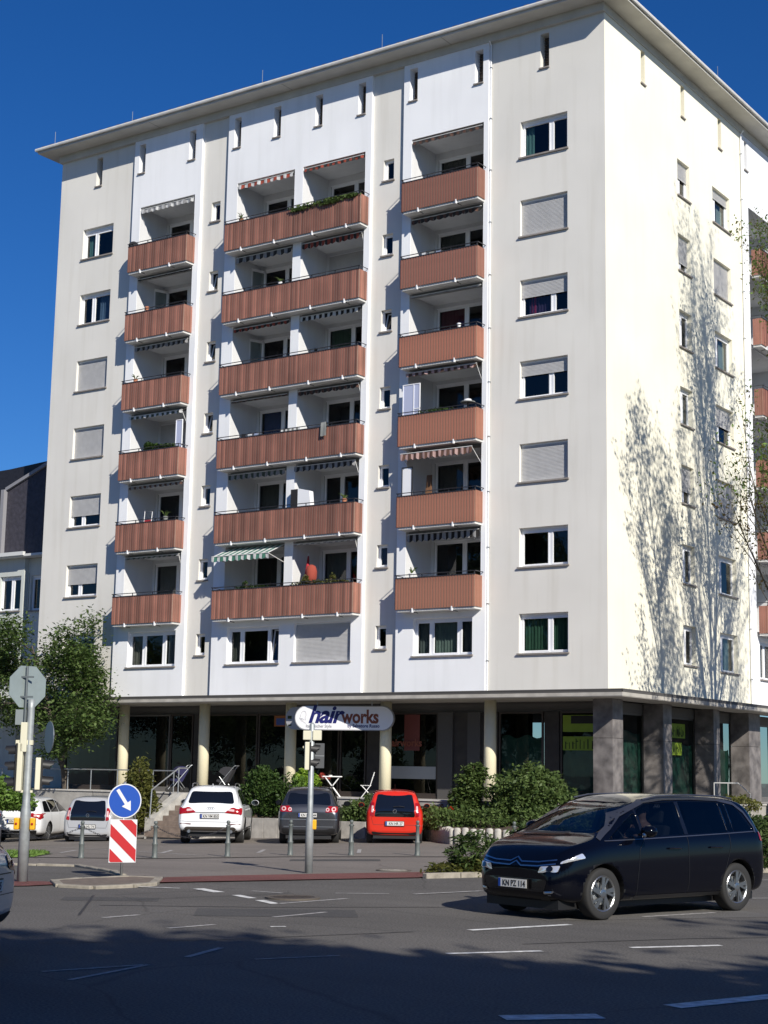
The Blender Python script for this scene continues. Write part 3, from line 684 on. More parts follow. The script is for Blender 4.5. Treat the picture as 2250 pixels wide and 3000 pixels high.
# palisade of round headed concrete posts round the bed
pal = tag(empty('palisade_edging', (-2.4, -5.3, -.14)), 'concrete palisade kerb of upright stones round the shrub bed right of the red car', 'edging')
path = [(-4.95, -2.85), (-2.4, -5.3), (1.9, -3.75), (3.6, -2.2)]
me = None; n = 0
for (x0, y0), (x1, y1) in zip(path, path[1:]):
    L_ = math.hypot(x1-x0, y1-y0); c = int(L_/.235)
    for i in range(c):
        t = (i+.5)/c; x, y = x0+(x1-x0)*t, y0+(y1-y0)*t
        if me is None:
            q = MB(); q.lathe([(.102, -.2), (.102, .44), (.09, .48), (.05, .5), (0, .505)], n=12); o = q.build('palisade_stone', mat('palisade concrete', (.42, .40, .36), .9, var=.25, vscale=6, bump=.4, bscale=25), pal, smooth=True); me = o.data
        else: o = linkmesh('palisade_stone', me, pal)
        o.location = (x+2.4, y+5.3, -.0+.02*math.sin(n*1.7)); o.rotation_euler = (0, 0, math.atan2(y1-y0, x1-x0)+.04*math.sin(n)); n += 1
# ------------------------------------------------------------------ neighbour at the left
NB = tag(empty('neighbour_house', (-32, 1.5, 0)), 'pale house with dark slate gable and black roof at the left edge', 'building')
M_NB = plaster('neighbour render', (.55, .58, .55)); M_SLATE = mat('slate cladding', (.045, .042, .055), .7, var=.25, vscale=6, bump=.8, bscale=6)
FN = Matrix(((1, 0, 0, 0), (0, -1, 0, 0), (0, 0, 1, 0), (0, 0, 0, 1)))
nops = [(2.15, 3.45, 8.5, 10.0, .2), (-1.6, 0, 8.5, 10.0, .2), (-1.6, 0, 5.4, 6.9, .2), (2.15, 3.45, 5.4, 6.9, .2)]
wall('wall', FN, -12, 3.62, -1, 10.75, 0, nops, M_NB, NB)
wall('wall', FN, 3.62, 6.2, -1, 10.75, -.25, [(3.8, 4.5, 8.5, 10.0, .2)], M_NB, NB)
b = MB(FN); b.quad((3.62, 0, -1), (3.62, -.25, -1), (3.62, -.25, 10.75), (3.62, 0, 10.75)); b.box(6.2, 6.22, -9, -.25, -1, 10.7); b.build('wall', M_NB, NB)
for (a, c, d, e, _) in nops: window(FN, a, c, d, e, 0, NB, splits=(.52,), depth=.15)
window(FN, 3.8, 4.5, 8.5, 10.0, -.25, NB, splits=(), depth=.12)
b = MB(FN); b.box(-12, 6.1, -.24, .42, 10.76, 10.86); b.box(-12, 4.0, .36, .5, 10.8, 10.96); b.build('gutter', mat('gutter white', (.62, .63, .62), .5), NB)
b = MB(FN); b.prism([(1.95, 10.9), (6.2, 10.9), (6.2, 15.45), (1.85, 13.85)], -8, -.3, 'XZ'); b.build('gable', M_SLATE, NB)
b = MB(FN); b.prism([(-12, 10.9), (1.9, 10.9), (1.9, 13.95), (6.2, 15.55), (6.2, 15.75), (4.6, 15.15), (1.5, 14.95), (-12, 14.6)], -8.5, -.75, 'XZ'); b.build('roof', mat('black roof tile', (.014, .014, .02), .6, var=.3, vscale=8), NB)
b = MB(FN); b.add([(1.9, -.2, 13.85), (6.25, -.2, 15.45), (6.25, -.2, 15.6), (1.9, -.2, 14.0), (1.9, -.76, 13.85), (6.25, -.76, 15.45), (6.25, -.76, 15.6), (1.9, -.76, 14.0)], [(0, 1, 2, 3), (4, 5, 6, 7), (0, 1, 5, 4), (3, 2, 6, 7)]); b.box(1.75, 1.95, -.6, -.1, 10.97, 13.9); b.build('verge_board', mat('verge board', (.25, .25, .27), .7), NB)
# ------------------------------------------------------------------ ground
def sheet(name, pts, m, off, cell=2.5, kind='structure', th=None):
    """a surface that follows the ground, off metres above it; pts = outline in world xy"""
    P = [Vector(p) for p in pts]; xs = [p.x for p in P]; ys = [p.y for p in P]
    pin = list(P); ed = [(i, (i+1) % len(P)) for i in range(len(P))]
    def inside(x, y):
        c = False; j = len(P)-1
        for i in range(len(P)):
            if (P[i].y > y) != (P[j].y > y) and x < (P[j].x-P[i].x)*(y-P[i].y)/(P[j].y-P[i].y)+P[i].x: c = not c
            j = i
        return c
    x = math.floor(min(xs)/cell)*cell
    while x < max(xs):
        y = math.floor(min(ys)/cell)*cell
        while y < max(ys):
            if inside(x, y): pin.append(Vector((x+.001, y+.0013)))
            y += cell
        x += cell
    v, e, f, *_ = delaunay_2d_cdt([Vector((p[0], p[1])) for p in pin], ed, [], 1, 1e-5)
    q = MB(); q.v = [(p.x, p.y, gz(p.x, p.y)+off) for p in v]; q.f = [tuple(i) for i in f]; q.m = [0]*len(f)
    if th:
        n = len(q.v); base = [(p.x, p.y, gz(p.x, p.y)+off) for p in P]
        for i in range(len(P)):
            a, c = base[i], base[(i+1) % len(P)]
            q.add([a, c, (c[0], c[1], c[2]-th), (a[0], a[1], a[2]-th)], [(0, 1, 2, 3)])
    return tag(q.build(name, m), kind=kind)
def asphalt(name, c1, c2, stone=.5, patch=None):
    m = bpy.data.materials.new(name); m.use_nodes = True; n = m.node_tree.nodes; L = m.node_tree.links; b = n['Principled BSDF']
    b.inputs['Roughness'].default_value = .85; b.inputs['Specular IOR Level'].default_value = .25
    tc = n.new('ShaderNodeTexCoord')
    a = n.new('ShaderNodeTexNoise'); a.inputs['Scale'].default_value = .35; a.inputs['Detail'].default_value = 5; L.new(tc.outputs['Object'], a.inputs[0])
    g = n.new('ShaderNodeTexNoise'); g.inputs['Scale'].default_value = 38; g.inputs['Detail'].default_value = 2; L.new(tc.outputs['Object'], g.inputs[0])
    mp = n.new('ShaderNodeMapping'); mp.inputs['Rotation'].default_value = (0, 0, R(-68)); mp.inputs['Scale'].default_value = (.12, 1.4, 1); L.new(tc.outputs['Object'], mp.inputs[0])
    w_ = n.new('ShaderNodeTexNoise'); w_.inputs['Scale'].default_value = .8; w_.inputs['Detail'].default_value = 3; L.new(mp.outputs[0], w_.inputs[0])
    m1 = n.new('ShaderNodeMix'); m1.data_type = 'RGBA'; m1.inputs['A'].default_value = (*c1, 1); m1.inputs['B'].default_value = (*c2, 1)
    add = n.new('ShaderNodeMath'); add.operation = 'MULTIPLY_ADD'; add.inputs[1].default_value = .6; L.new(a.outputs[0], add.inputs[0])
    m3 = n.new('ShaderNodeMath'); m3.operation = 'MULTIPLY'; m3.inputs[1].default_value = .45; L.new(w_.outputs[0], m3.inputs[0]); L.new(m3.outputs[0], add.inputs[2])
    rr = n.new('ShaderNodeMapRange'); rr.inputs['From Min'].default_value = .35; rr.inputs['From Max'].default_value = .7; L.new(add.outputs[0], rr.inputs[0]); L.new(rr.outputs[0], m1.inputs['Factor'])
    sp = n.new('ShaderNodeMapRange'); sp.inputs['From Min'].default_value = .3; sp.inputs['From Max'].default_value = .7; sp.inputs['To Min'].default_value = 1-stone; sp.inputs['To Max'].default_value = 1+stone; L.new(g.outputs[0], sp.inputs[0])
    sc = n.new('ShaderNodeVectorMath'); sc.operation = 'SCALE'; L.new(m1.outputs['Result'], sc.inputs[0]); L.new(sp.outputs[0], sc.inputs['Scale'])
    # fine cracks and seams
    vo = n.new('ShaderNodeTexVoronoi'); vo.feature = 'DISTANCE_TO_EDGE'; vo.inputs['Scale'].default_value = .22
    wp = n.new('ShaderNodeVectorMath'); wp.operation = 'MULTIPLY_ADD'; wp.inputs[1].default_value = (1.2, 1.2, 0); L.new(a.outputs['Color'], wp.inputs[0]); L.new(tc.outputs['Object'], wp.inputs[2]); L.new(wp.outputs[0], vo.inputs['Vector'])
    cr = n.new('ShaderNodeMapRange'); cr.inputs['From Max'].default_value = .006; cr.inputs['To Min'].default_value = .72; L.new(vo.outputs['Distance'], cr.inputs[0])
    s2 = n.new('ShaderNodeVectorMath'); s2.operation = 'SCALE'; L.new(sc.outputs[0], s2.inputs[0]); L.new(cr.outputs[0], s2.inputs['Scale']); L.new(s2.outputs[0], b.inputs['Base Color'])
    bp = n.new('ShaderNodeBump'); bp.inputs['Strength'].default_value = .6; bp.inputs['Distance'].default_value = .01; L.new(g.outputs[0], bp.inputs['Height']); L.new(bp.outputs[0], b.inputs['Normal'])
    return m
M_ROAD = asphalt('road asphalt', (.090, .085, .079), (.128, .121, .113), .4)
M_WALK = asphalt('pavement asphalt', (.155, .138, .124), (.21, .187, .168), .25)
M_PARK = asphalt('parking asphalt', (.160, .144, .128), (.21, .188, .168), .22)
M_RED = asphalt('red cycle lane', (.125, .052, .047), (.19, .078, .070), .3)
M_KERB = mat('kerb stone', (.27, .245, .20), .85, var=.25, vscale=7, bump=.4, bscale=30)
M_LINE = mat('road paint', (.62, .62, .60), .7, var=.35, vscale=9)
M_LINEW = mat('road paint worn', (.34, .33, .32), .8, var=.4, vscale=12)
sheet('ground', [(-900, -900), (900, -900), (900, 1200), (-900, 1200)], mat('ground far', (.16, .15, .13), .95, var=.2, vscale=.05), -.9, cell=300)
S = [tuple(st(l, d)) for l, d in ((-60, -25), (60, -25), (60, 75), (-60, 75))]
sheet('road', S, M_ROAD, 0, cell=3)
kl = [(-18.5, -27.5), (-6.33, -19.08), (-4.83, -18.61), (-2.81, -17.61), (-1.01, -14.85), (1.22, -12.75), (1.62, -12.17), (4.0, -9.0), (9, -2), (30, 26)]
walk = [(-16, -33), (-3.1, -22.1), (-1.43, -21.48), (.78, -22.75), (1.85, -23.6), (2.6, -23.9), (3.05, -22.3), (3.96, -20.24), (5.1, -17.9), (5.9, -17.2), (7.2, -15.6), (9.2, -11.9), (13, -5), (36, 26)]
sheet('pavement', walk+kl[::-1], M_WALK, .012, cell=1.5)
sheet('parking_area', kl+[(30, 30), (-60, 30), (-60, -20)], M_PARK, .016, cell=2)
sheet('cycle_path', [(3.66, -24.73), (4.27, -23.37), (5.03, -21.68), (5.9, -19.9), (6.0, -18.9), (5.1, -17.95), (3.96, -20.24), (3.15, -22.04), (2.75, -23.4)], M_RED, .018, cell=1)
sheet('cycle_path', [(-8, -33), (1.75, -26.45), (2.25, -25.9), (2.96, -26.0), (2.89, -26.85), (2.6, -27.35), (-4, -31.8)], M_RED, .014, cell=2)
# dark seam where the parking surface begins
sheet('drain_channel', [(p[0], p[1]) for p in kl[:8]]+[(p[0]+.13*1, p[1]-.13) for p in kl[:8]][::-1], mat('drain channel dark', (.05, .045, .04), .9), .022, cell=1)
# kerb stones
_kb = {}
def kerb(path, top, lab, ln=1.0, wd=.14, gap=.02, sink=.15, closed=False):
    ro = tag(empty('kerb', (path[0][0], path[0][1], gz(*path[0]))), None, None, kind='structure')
    pts = path+([path[0]] if closed else [])
    carry = 0
    for a, c in zip(pts, pts[1:]):
        L_ = math.hypot(c[0]-a[0], c[1]-a[1]); n = max(1, round(L_/ln)); sl = L_/n
        for i in range(n):
            t = (i+.5)/n; x, y = a[0]+(c[0]-a[0])*t, a[1]+(c[1]-a[1])*t; key = (round(sl, 2), top)
            if key not in _kb:
                q = MB(); q.box(-key[0]/2+gap/2, key[0]/2-gap/2, -wd/2, wd/2, -sink, top); o = q.build('kerb_stone', M_KERB, ro, bevel=.015); _kb[key] = o.data
                md = o.modifiers
            else:
                o = linkmesh('kerb_stone', _kb[key], ro); bb = o.modifiers.new('bevel', 'BEVEL'); bb.width = .015; bb.segments = 2
            o.location = (x-path[0][0], y-path[0][1], gz(x, y)-gz(*path[0])); o.rotation_euler = (0, 0, math.atan2(c[1]-a[1], c[0]-a[0])+.01*math.sin(i*3))
    return ro
isl = [(2.45, -25.85), (2.3, -25.1), (2.4, -24.0), (3.0, -23.85), (3.45, -24.4), (4.0, -25.1), (4.08, -25.7), (3.95, -26.45), (3.3, -26.55)]
kerb(isl, .05, None, ln=.75, closed=True)
sheet('island_paving', isl, mat('island paving', (.15, .12, .095), .9, var=.25, vscale=8), .04, cell=.7)
kerb([(-16, -33), (-3.1, -22.05), (-1.43, -21.45), (.78, -22.7), (1.75, -23.45)], .045, None)
kerb([(6.0, -19.85), (6.3, -19.1), (6.5, -18.4), (7.32, -17.14), (9.59, -12.23), (13.5, -4.8), (18, 3)], .10, None)
# painted markings
def line(x0, y0, x1, y1, wd=.12, m=None, off=.006):
    d = Vector((x1-x0, y1-y0)); n = Vector((-d.y, d.x)).normalized()*wd/2
    a, c = Vector((x0, y0)), Vector((x1, y1))
    k = max(1, int(d.length/1.0)); q = MB()
    for i in range(k):
        p, r = a+d*i/k, a+d*(i+1)/k
        q.quad((*(p-n), gz(*p)+off), (*(r-n), gz(*r)+off), (*(r+n), gz(*r)+off), (*(p+n), gz(*p)+off))
    return tag(q.build('road_marking', m or M_LINE), kind='structure')
for a in ((5.07, -25.18, 5.81, -25.53, .2), (6.35, -25.77, 6.92, -26.07, .15), (7.21, -26.26, 7.79, -26.61, .15), (11.91, -27.95, 12.48, -26.36, .13), (14.31, -28.38, 14.99, -27.4, .12), (13.08, -30.35, 13.72, -29.39, .11),
          (16.62, -32.4, 17.4, -30.2, .22), (15.83, -33.9, 16.4, -33.3, .25), (2.53, -26.31, 2.3, -25.45, .1), (4.03, -25.62, 4.82, -25.35, .08), (9.87, -29.35, 9.99, -29.2, .1)):
    line(*a[:4], a[4])
for a in ((7.58, -29.94, 7.63, -29.32, .1), (9.1, -30.39, 9.2, -29.64, .09), (5.98, -24.91, 6.61, -24.93, .08), (7.79, -26.72, 7.95, -25.02, .09), (9.09, -28.31, 9.13, -27.18, .08), (7.19, -24.3, 7.84, -23.73, .09), (8.18, -23.51, 8.57, -22.06, .1),
          (11.04, -34.31, 11.38, -33.27, .06), (11.66, -34.56, 11.41, -33.24, .06), (11.89, -32.16, 12.34, -31.29, .06), (11.25, -32.48, 10.95, -31.58, .08), (12.68, -24.57, 13.15, -23.16, .1), (10.37, -15.46, 11.2, -14.1, .1), (11.86, -20.91, 13.2, -19.2, .1), (4.9, -19.0, 5.7, -17.6, .1)):
    line(*a[:4], a[4], m=M_LINEW)
for (x, y) in ((-3.0, -13.6), (-4.9, -15.1), (-7.2, -16.3), (-.9, -12.2)):   # bay marks
    line(x, y, x-.566*2.2, y+.824*2.2, .1, m=M_LINEW, off=.02)
line(-12.5, -12.2, -3.3, -15.6, .09, m=M_LINEW, off=.021)
# tarred repairs and patches
M_TAR = mat('tar seam', (.025, .024, .024), .6)
def seam(pts, wd=.05):
    for a, c in zip(pts, pts[1:]): tag(line(*a, *c, wd, m=M_TAR, off=.0035), kind='structure').name = 'tar_seam'
seam([(6.2, -28.6), (8.0, -27.2), (9.9, -25.2), (11.2, -22.0), (11.9, -18.9)]); seam([(9.2, -32.6), (10.4, -30.9), (11.5, -28.6)], .04); seam([(13.2, -28.9), (14.4, -26.9), (15.9, -25.1)], .04); seam([(4.9, -27.4), (7.1, -29.9)], .04)
for i, pl in enumerate(([(8.2, -28.9), (9.9, -27.5), (9.2, -26.6), (7.5, -28.0)], [(12.0, -26.1), (14.1, -23.1), (13.3, -22.5), (11.2, -25.5)], [(5.2, -28.4), (6.3, -27.5), (5.9, -27.0), (4.8, -27.9)], [(.3, -16.6), (1.9, -15.3), (1.4, -14.6), (-.2, -15.9)])):
    sheet('asphalt_patch', pl, asphalt('patch asphalt %d' % i, (.066, .064, .063), (.092, .09, .088), .3) if i != 1 else asphalt('patch asphalt pale', (.11, .105, .10), (.14, .135, .13), .3), .003 if i != 3 else .014, cell=.8)
# manhole covers
for (x, y, r, m_, lab) in ((4.25, -18.27, .36, (.30, .28, .25), 'round pale manhole cover in the pavement left of the hedge'), (7.34, -25.62, .42, (.055, .045, .04), 'round dark manhole cover in the road near the turning marks')):
    q = MB(); q.lathe([(0.001, .012), (r*.78, .012), (r*.78, .006)], n=32, m=0); q.lathe([(r*.82, .006), (r*.82, .016), (r, .016), (r, -.03)], n=32, m=1)
    ro = tag(empty('manhole_cover', (x, y, gz(x, y)+.012)), lab, 'manhole cover')
    mm = mat('manhole '+str(m_[0]), m_, .7, var=.3, vscale=12)
    q = MB(); q.lathe([(r*.82, .004), (r*.82, .014), (r, .014), (r, -.03)], n=32); q.build('rim', mat('manhole rim', (.10, .085, .07), .7), ro)
    q = MB(); q.lathe([(0.0, .010), (r*.8, .010), (r*.8, -.02)], n=32)
    for i in range(5):
        a = -r*.6+i*r*.3; hw = math.sqrt(max(0, (r*.7)**2-a*a)); q.box(-hw, hw, a-.015, a+.015, .010, .016)
    q.build('lid', mm, ro)
# ------------------------------------------------------------------ vegetation
RNG = np.random.default_rng(11)
def leafmesh(C, size, var=.55, up=.3, fold=True, elong=1.6, rng=RNG):
    """one small pointed leaf (a diamond) at every centre"""
    n = len(C); C = np.asarray(C, float)
    nrm = rng.normal(size=(n, 3)); nrm[:, 2] = np.abs(nrm[:, 2])+up; nrm /= np.linalg.norm(nrm, axis=1)[:, None]
    t = rng.normal(size=(n, 3)); t -= (t*nrm).sum(1)[:, None]*nrm; t /= np.linalg.norm(t, axis=1)[:, None]
    b = np.cross(nrm, t); s = (size*(1+var*(rng.random(n)*2-1)))[:, None]
    V = np.stack([C-t*s*elong/2, C+b*s*.42+nrm*s*.1, C+t*s*elong/2, C-b*s*.42+nrm*s*.1], 1).reshape(-1, 3)
    me = bpy.data.meshes.new('leaves'); me.vertices.add(4*n); me.vertices.foreach_set('co', V.ravel())
    me.loops.add(4*n); me.loops.foreach_set('vertex_index', np.arange(4*n)); me.polygons.add(n)
    me.polygons.foreach_set('loop_start', np.arange(0, 4*n, 4)); me.polygons.foreach_set('loop_total', np.full(n, 4)); me.update(calc_edges=True)
    return me
M_BARK = mat('bark', (.085, .07, .055), .9, var=.3, vscale=8, bump=.8, bscale=15)
M_TWIG = mat('twig', (.10, .075, .05), .9)
def grow(base, h, r, seed, levels=3, spread=.55, nb=(7, 5, 4), up=.5, lean=(0, 0), first=.3, ln=(.42, .45, .5), wig=.06):
    """limbs as tubes; returns the tubes and the twig points"""
    rr = random.Random(seed); tubes = []; tips = []
    def limb(p, d, L_, r0, lev):
        n = 6 if lev < 2 else 4; pts = [p]; q = p.copy(); dd = d.copy()
        for i in range(n):
            dd = (dd+Vector((rr.gauss(0, wig), rr.gauss(0, wig), rr.gauss(0, wig)+up*.08*lev))).normalized(); q = q+dd*L_/n; pts.append(q.copy())
        rad = [max(.004, r0*(1-.78*i/n)) for i in range(n+1)]; tubes.append((pts, rad, lev))
        if lev >= levels: tips.extend(pts[1:]); return
        for j in range(nb[lev]):
            t = (first if lev == 0 else .2)+(1-(first if lev == 0 else .2))*(j+rr.random()*.8)/nb[lev]; t = min(t, .98)
            k = int(t*n); fpt = pts[k].lerp(pts[min(k+1, n)], t*n-k); ax = (pts[min(k+1, n)]-pts[k]).normalized()
            s = Vector((rr.gauss(0, 1), rr.gauss(0, 1), rr.gauss(0, .5))); s = (s-ax*s.dot(ax)).normalized()
            nd = (ax*(1-spread)+s*spread+Vector((0, 0, up*.25))).normalized()
            limb(fpt, nd, L_*ln[lev]*rr.uniform(.7, 1.15)*(1-.35*t if lev == 0 else 1), r0*.5*(1-.5*t), lev+1)
    limb(Vector(base), Vector((lean[0], lean[1], 1)).normalized(), h, r, 0)
    return tubes, tips
def make_tree(name, base, h, r, label, lm, nleaf, lsize, seed, spreadleaf=.35, group=None, cat='tree', keep=None, **kw):
    ro = tag(empty(name, base), label, cat, group)
    tubes, tips = grow((0, 0, 0), h, r, seed, **kw)
    a, b_ = MB(), MB()
    for pts, rad, lev in tubes:
        if keep and lev > 1 and not keep(pts[-1]): continue
        (a if lev < 2 else b_).tube(pts, rad, 8 if lev < 1 else 5 if lev < 3 else 3, caps=False)
    a.build('trunk', M_BARK, ro, smooth=True); b_.build('branches', M_BARK, ro, smooth=True)
    T = np.array([tuple(t) for t in tips if (not keep or keep(t))])
    rng = np.random.default_rng(seed); C = T[rng.integers(0, len(T), nleaf)]+rng.normal(size=(nleaf, 3))*spreadleaf*np.array([1, 1, .8])
    me = leafmesh(C, lsize, rng=rng); me.materials.append(lm); linkmesh('crown', me, ro)
    return ro
def bush(name, base, clumps, label, lm, n, lsize, seed, group=None, cat='shrub', stems=True, up=.3, elong=1.6, shell=.55, kind=None):
    """clumps: (x,y,z,rx,ry,rz) ellipsoids relative to the base; leaves sit mostly in their outer shell with an uneven edge"""
    ro = tag(empty(name, base), label, cat, group) if not kind else tag(empty(name, base), kind=kind)
    rng = np.random.default_rng(seed); vol = np.array([c[3]*c[4]*c[5] for c in clumps])**.67; idx = rng.choice(len(clumps), n, p=vol/vol.sum())
    cl = np.array(clumps)[idx]; d = rng.normal(size=(n, 3)); d /= np.linalg.norm(d, axis=1)[:, None]
    # lumps: direction dependent radius
    ph = rng.random(6)*6.28
    bumpf = 1+.10*np.sin(d[:, 0]*7+ph[0]+idx)+.10*np.sin(d[:, 1]*8+ph[1]+2*idx)+.10*np.sin(d[:, 2]*9+ph[2])+.05*np.sin(d[:, 0]*19+d[:, 1]*17+ph[3])
    rad = (shell+(1-shell)*rng.random(n)**.6)*bumpf; rad = np.where(rng.random(n) < .06, rad*1.13, rad)
    C = cl[:, :3]+d*cl[:, 3:]*rad[:, None]; C[:, 2] = np.maximum(C[:, 2], .02)
    me = leafmesh(C, lsize, up=up, elong=elong, rng=rng); me.materials.append(lm); linkmesh('foliage', me, ro)
    if stems:
        q = MB(); rr = random.Random(seed)
        for c in clumps:
            for i in range(7):
                t = (c[0]+rr.uniform(-.8, .8)*c[3], c[1]+rr.uniform(-.8, .8)*c[4], c[2]+rr.uniform(-.1, .75)*c[5]); q.tube([(c[0]*.5+rr.uniform(-.1, .1), c[1]*.5+rr.uniform(-.1, .1), 0), ((c[0]*.5+t[0])/2+rr.uniform(-.1, .1), (c[1]*.5+t[1])/2, t[2]*.55), t], [.02, .014, .005], 4)
        q.build('stems', M_TWIG, ro)
    return ro
L_DARK = leafmat('leaf dark green', (.028, .060, .014), (.075, .13, .030))
L_MID = leafmat('leaf mid green', (.055, .095, .025), (.14, .20, .06))
L_LIGHT = leafmat('leaf light green', (.09, .17, .03), (.20, .32, .07))
L_LIME = leafmat('leaf lime', (.20, .36, .03), (.38, .52, .08), .5)
L_OLIVE = leafmat('leaf olive', (.07, .085, .02), (.19, .19, .05), .45)
L_RUST = leafmat('leaf brownish', (.10, .055, .02), (.17, .12, .035), .4)
L_ROSE = leafmat('leaf hedge', (.035, .065, .018), (.10, .15, .045))
# tree in front of the left corner
TL = st(-9.9, 49.3)
z_ = gz(*TL)
def lt_tree():
    ro = tag(empty('street_tree', (-21.6, -2.05, .85)), 'leafy green tree before the left corner of the tall block', 'tree')
    tubes, tips = grow((0, 0, 0), 6.0, .13, 5, levels=3, spread=.72, nb=(12, 6, 3), up=.12, first=.2, ln=(.60, .5, .45), wig=.09)
    a = MB(); b_ = MB(); lim = 1.75
    for pts, rad, lev in tubes:
        if max(p.y for p in pts) > lim: continue
        (a if lev < 2 else b_).tube(pts, rad, 8 if lev < 1 else 4, caps=False)
    a.build('trunk', M_BARK, ro, smooth=True); b_.build('branches', M_BARK, ro, smooth=True)
    T = np.array([tuple(t) for t in tips]); rng = np.random.default_rng(3); n = 32000
    C = T[rng.integers(0, len(T), n)]+rng.normal(size=(n, 3))*np.array([.3, .3, .2]); C = C[C[:, 1] < lim]; n = len(C)
    me = leafmesh(C, .088, rng=rng, up=.8); me.materials.append(L_DARK); me.materials.append(L_MID); linkmesh('crown', me, ro)
    me.polygons.foreach_set('material_index', (rng.random(n) < .62).astype(np.int32))
lt_tree()
# tall tree at the right flank of the block, light upright twigs
def rt(base, h, lab, seed, n, spread=.36, nb=(16, 7, 5), ls=.075):
    ro = tag(empty('flank_tree', base), lab, 'tree')
    tubes, tips = grow((0, 0, 0), h, .15, seed, levels=3, spread=spread, nb=nb, up=.75, first=.16, ln=(.34, .42, .42), wig=.05)
    a = MB(); b_ = MB()
    for pts, rad, lev in tubes: (a if lev < 2 else b_).tube(pts, rad, 8 if lev < 1 else 5 if lev < 2 else 3, caps=False)
    a.build('trunk', M_BARK, ro, smooth=True); b_.build('branches', M_BARK, ro, smooth=True)
    T = np.array([tuple(t) for t in tips]); rng = np.random.default_rng(seed)
    C = T[rng.integers(0, len(T), n)]+rng.normal(size=(n, 3))*.16
    me = leafmesh(C, ls, rng=rng, up=0); me.materials.append(L_OLIVE); me.materials.append(L_RUST); me.materials.append(L_LIGHT); linkmesh('crown', me, ro)
    z = C[:, 2]; r_ = rng.random(n); mi = np.where((z < h*.62) & (r_ < .4), 1, 0); mi = np.where((z > h*.6) & (r_ < .5), 2, mi); me.polygons.foreach_set('material_index', mi.astype(np.int32))
rt((4.6, 5.3, .1), 18.4, 'tall slender tree with upright twigs rising beside the right flank of the block', 21, 13000, nb=(22, 8, 5), ls=.07, spread=.40)
rt((9.2, 3.3, .1), 25.0, 'very tall slender tree out of frame whose shadow climbs the right flank', 23, 14000, nb=(26, 8, 5), ls=.075)
rt((8.6, -1.0, .1), 17, 'shorter twiggy tree casting the lower shadow on the right flank', 22, 12000, spread=.42, nb=(18, 8, 5), ls=.08)
# trees across the junction whose crowns shade the near road, then trees added for reflections
tl = ['broad street tree standing right behind the viewpoint and shading the near road', 'second broad street tree shading the near road further right', 'third broad street tree at the right shading the road edge', 'broad street tree left of the viewpoint', 'street tree in the second row behind the viewpoint', 'street tree in the second row further right',
      'unseen tree added to darken the shop window reflections, nearest', 'unseen tree added to darken the shop window reflections, second', 'unseen tree added to darken the shop window reflections, third', 'unseen tree added to darken the shop window reflections, fourth', 'unseen tree added to darken the shop window reflections, fifth', 'unseen tree added to darken the shop window reflections, last']
sp_ = [(1.9, -7.0, 0, 1), (8.2, -4.4, 1.3, 1), (15, -4.0, 2.2, .95), (-7.5, -10.5, 3, 1), (4.5, -11.5, 4, 1.05), (12, -12, 5, 1.05)]
c0 = st(*sp_[0][:2])
shade = make_tree('shade_tree', (c0.x, c0.y, 0), 12.6, .3, tl[0], L_DARK, 52000, .27, 40, spreadleaf=.55, group='street trees across the junction', levels=2, nb=(14, 9, 4), spread=.66, first=.28, ln=(.55, .5, .5))
_kids.clear()
for i, (l, d, rz, s_) in enumerate(sp_[1:]):
    c = copy_tree(shade); p = st(l, d); c.location = (p.x, p.y, 0); c.rotation_euler = (0, 0, rz*2); c.scale = (s_,)*3; c['label'] = tl[i+1]
for i, (x, y) in enumerate(((-38, -34), (-47, -44), (-33, -47), (-56, -55), (-43, -60), (-28, -60))):  # out of view, added so the shop glass mirrors a dark mass
    c = copy_tree(shade); c.location = (x, y, -.8); c.rotation_euler = (0, 0, i*1.3); c.scale = (1.25, 1.25, 1.0+.1*(i % 3)); c['label'] = tl[i+6]
_kids.clear()
# shrubs: place by street coordinates (l across, d along)
def P3(l, d, z=None): p = st(l, d); return (p.x, p.y, gz(p.x, p.y) if z is None else z)
bush('shrub', P3(-12.6, 52.9, .5), [(-.9, .2, .5, .9, .7, .7), (.3, 0, .45, .9, .7, .65), (1.0, .1, .25, .5, .5, .45)], 'bright green low bush behind the white estate car at the left', L_LIGHT, 5200, .085, 1)
bush('shrub', P3(-13.9, 51.0, -.3), [(-.6, 0, 1.9, 1.3, 1.2, 1.9), (.5, .3, 1.2, 1.1, 1.0, 1.3)], 'big dark bush under the street tree at the left edge', L_DARK, 9000, .10, 2)
bush('shrub', (-16.05, -4.0, -.35), [(0, 0, 1.0, .62, .5, 1.0), (.1, -.1, 1.8, .5, .42, .75), (-.3, .1, 1.5, .45, .4, .6), (.45, 0, .8, .4, .4, .8)], 'loose olive green bush between the round blue sign and the stair wall', L_OLIVE, 6600, .07, 3)
bush('shrub', (-11.5, -2.75, .15), [(0, 0, .8, 1.0, .5, .85), (.9, 0, .75, .85, .5, .8), (-.2, .1, 1.45, .6, .45, .45), (-.9, 0, .5, .45, .45, .6)], 'large dark green bush between the white SUV and the grey people carrier', L_DARK, 12500, .065, 4)
bush('shrub', (-9.95, -2.8, .25), [(0, 0, .7, .3, .3, .7), (.2, 0, .35, .4, .3, .4)], 'small pale leafed plant before the third cream column', L_LIGHT, 900, .08, 5)
bush('shrub', (-6.95, -2.85, .2), [(0, 0, .45, .7, .4, .5), (.75, .1, .4, .5, .4, .45), (-.7, 0, .4, .5, .4, .4)], 'low grassy green shrub between the grey people carrier and the red car', L_MID, 6500, .055, 6, elong=2.6)
bush('shrub', (-3.3, -2.9, .25), [(0, 0, 1.2, .5, .45, .55), (-.2, 0, .7, .55, .5, .6), (.15, .05, 1.65, .35, .35, .4)], 'slender light green shrub with whorled leaves left of the round bush', L_MID, 4200, .085, 7, up=.9)
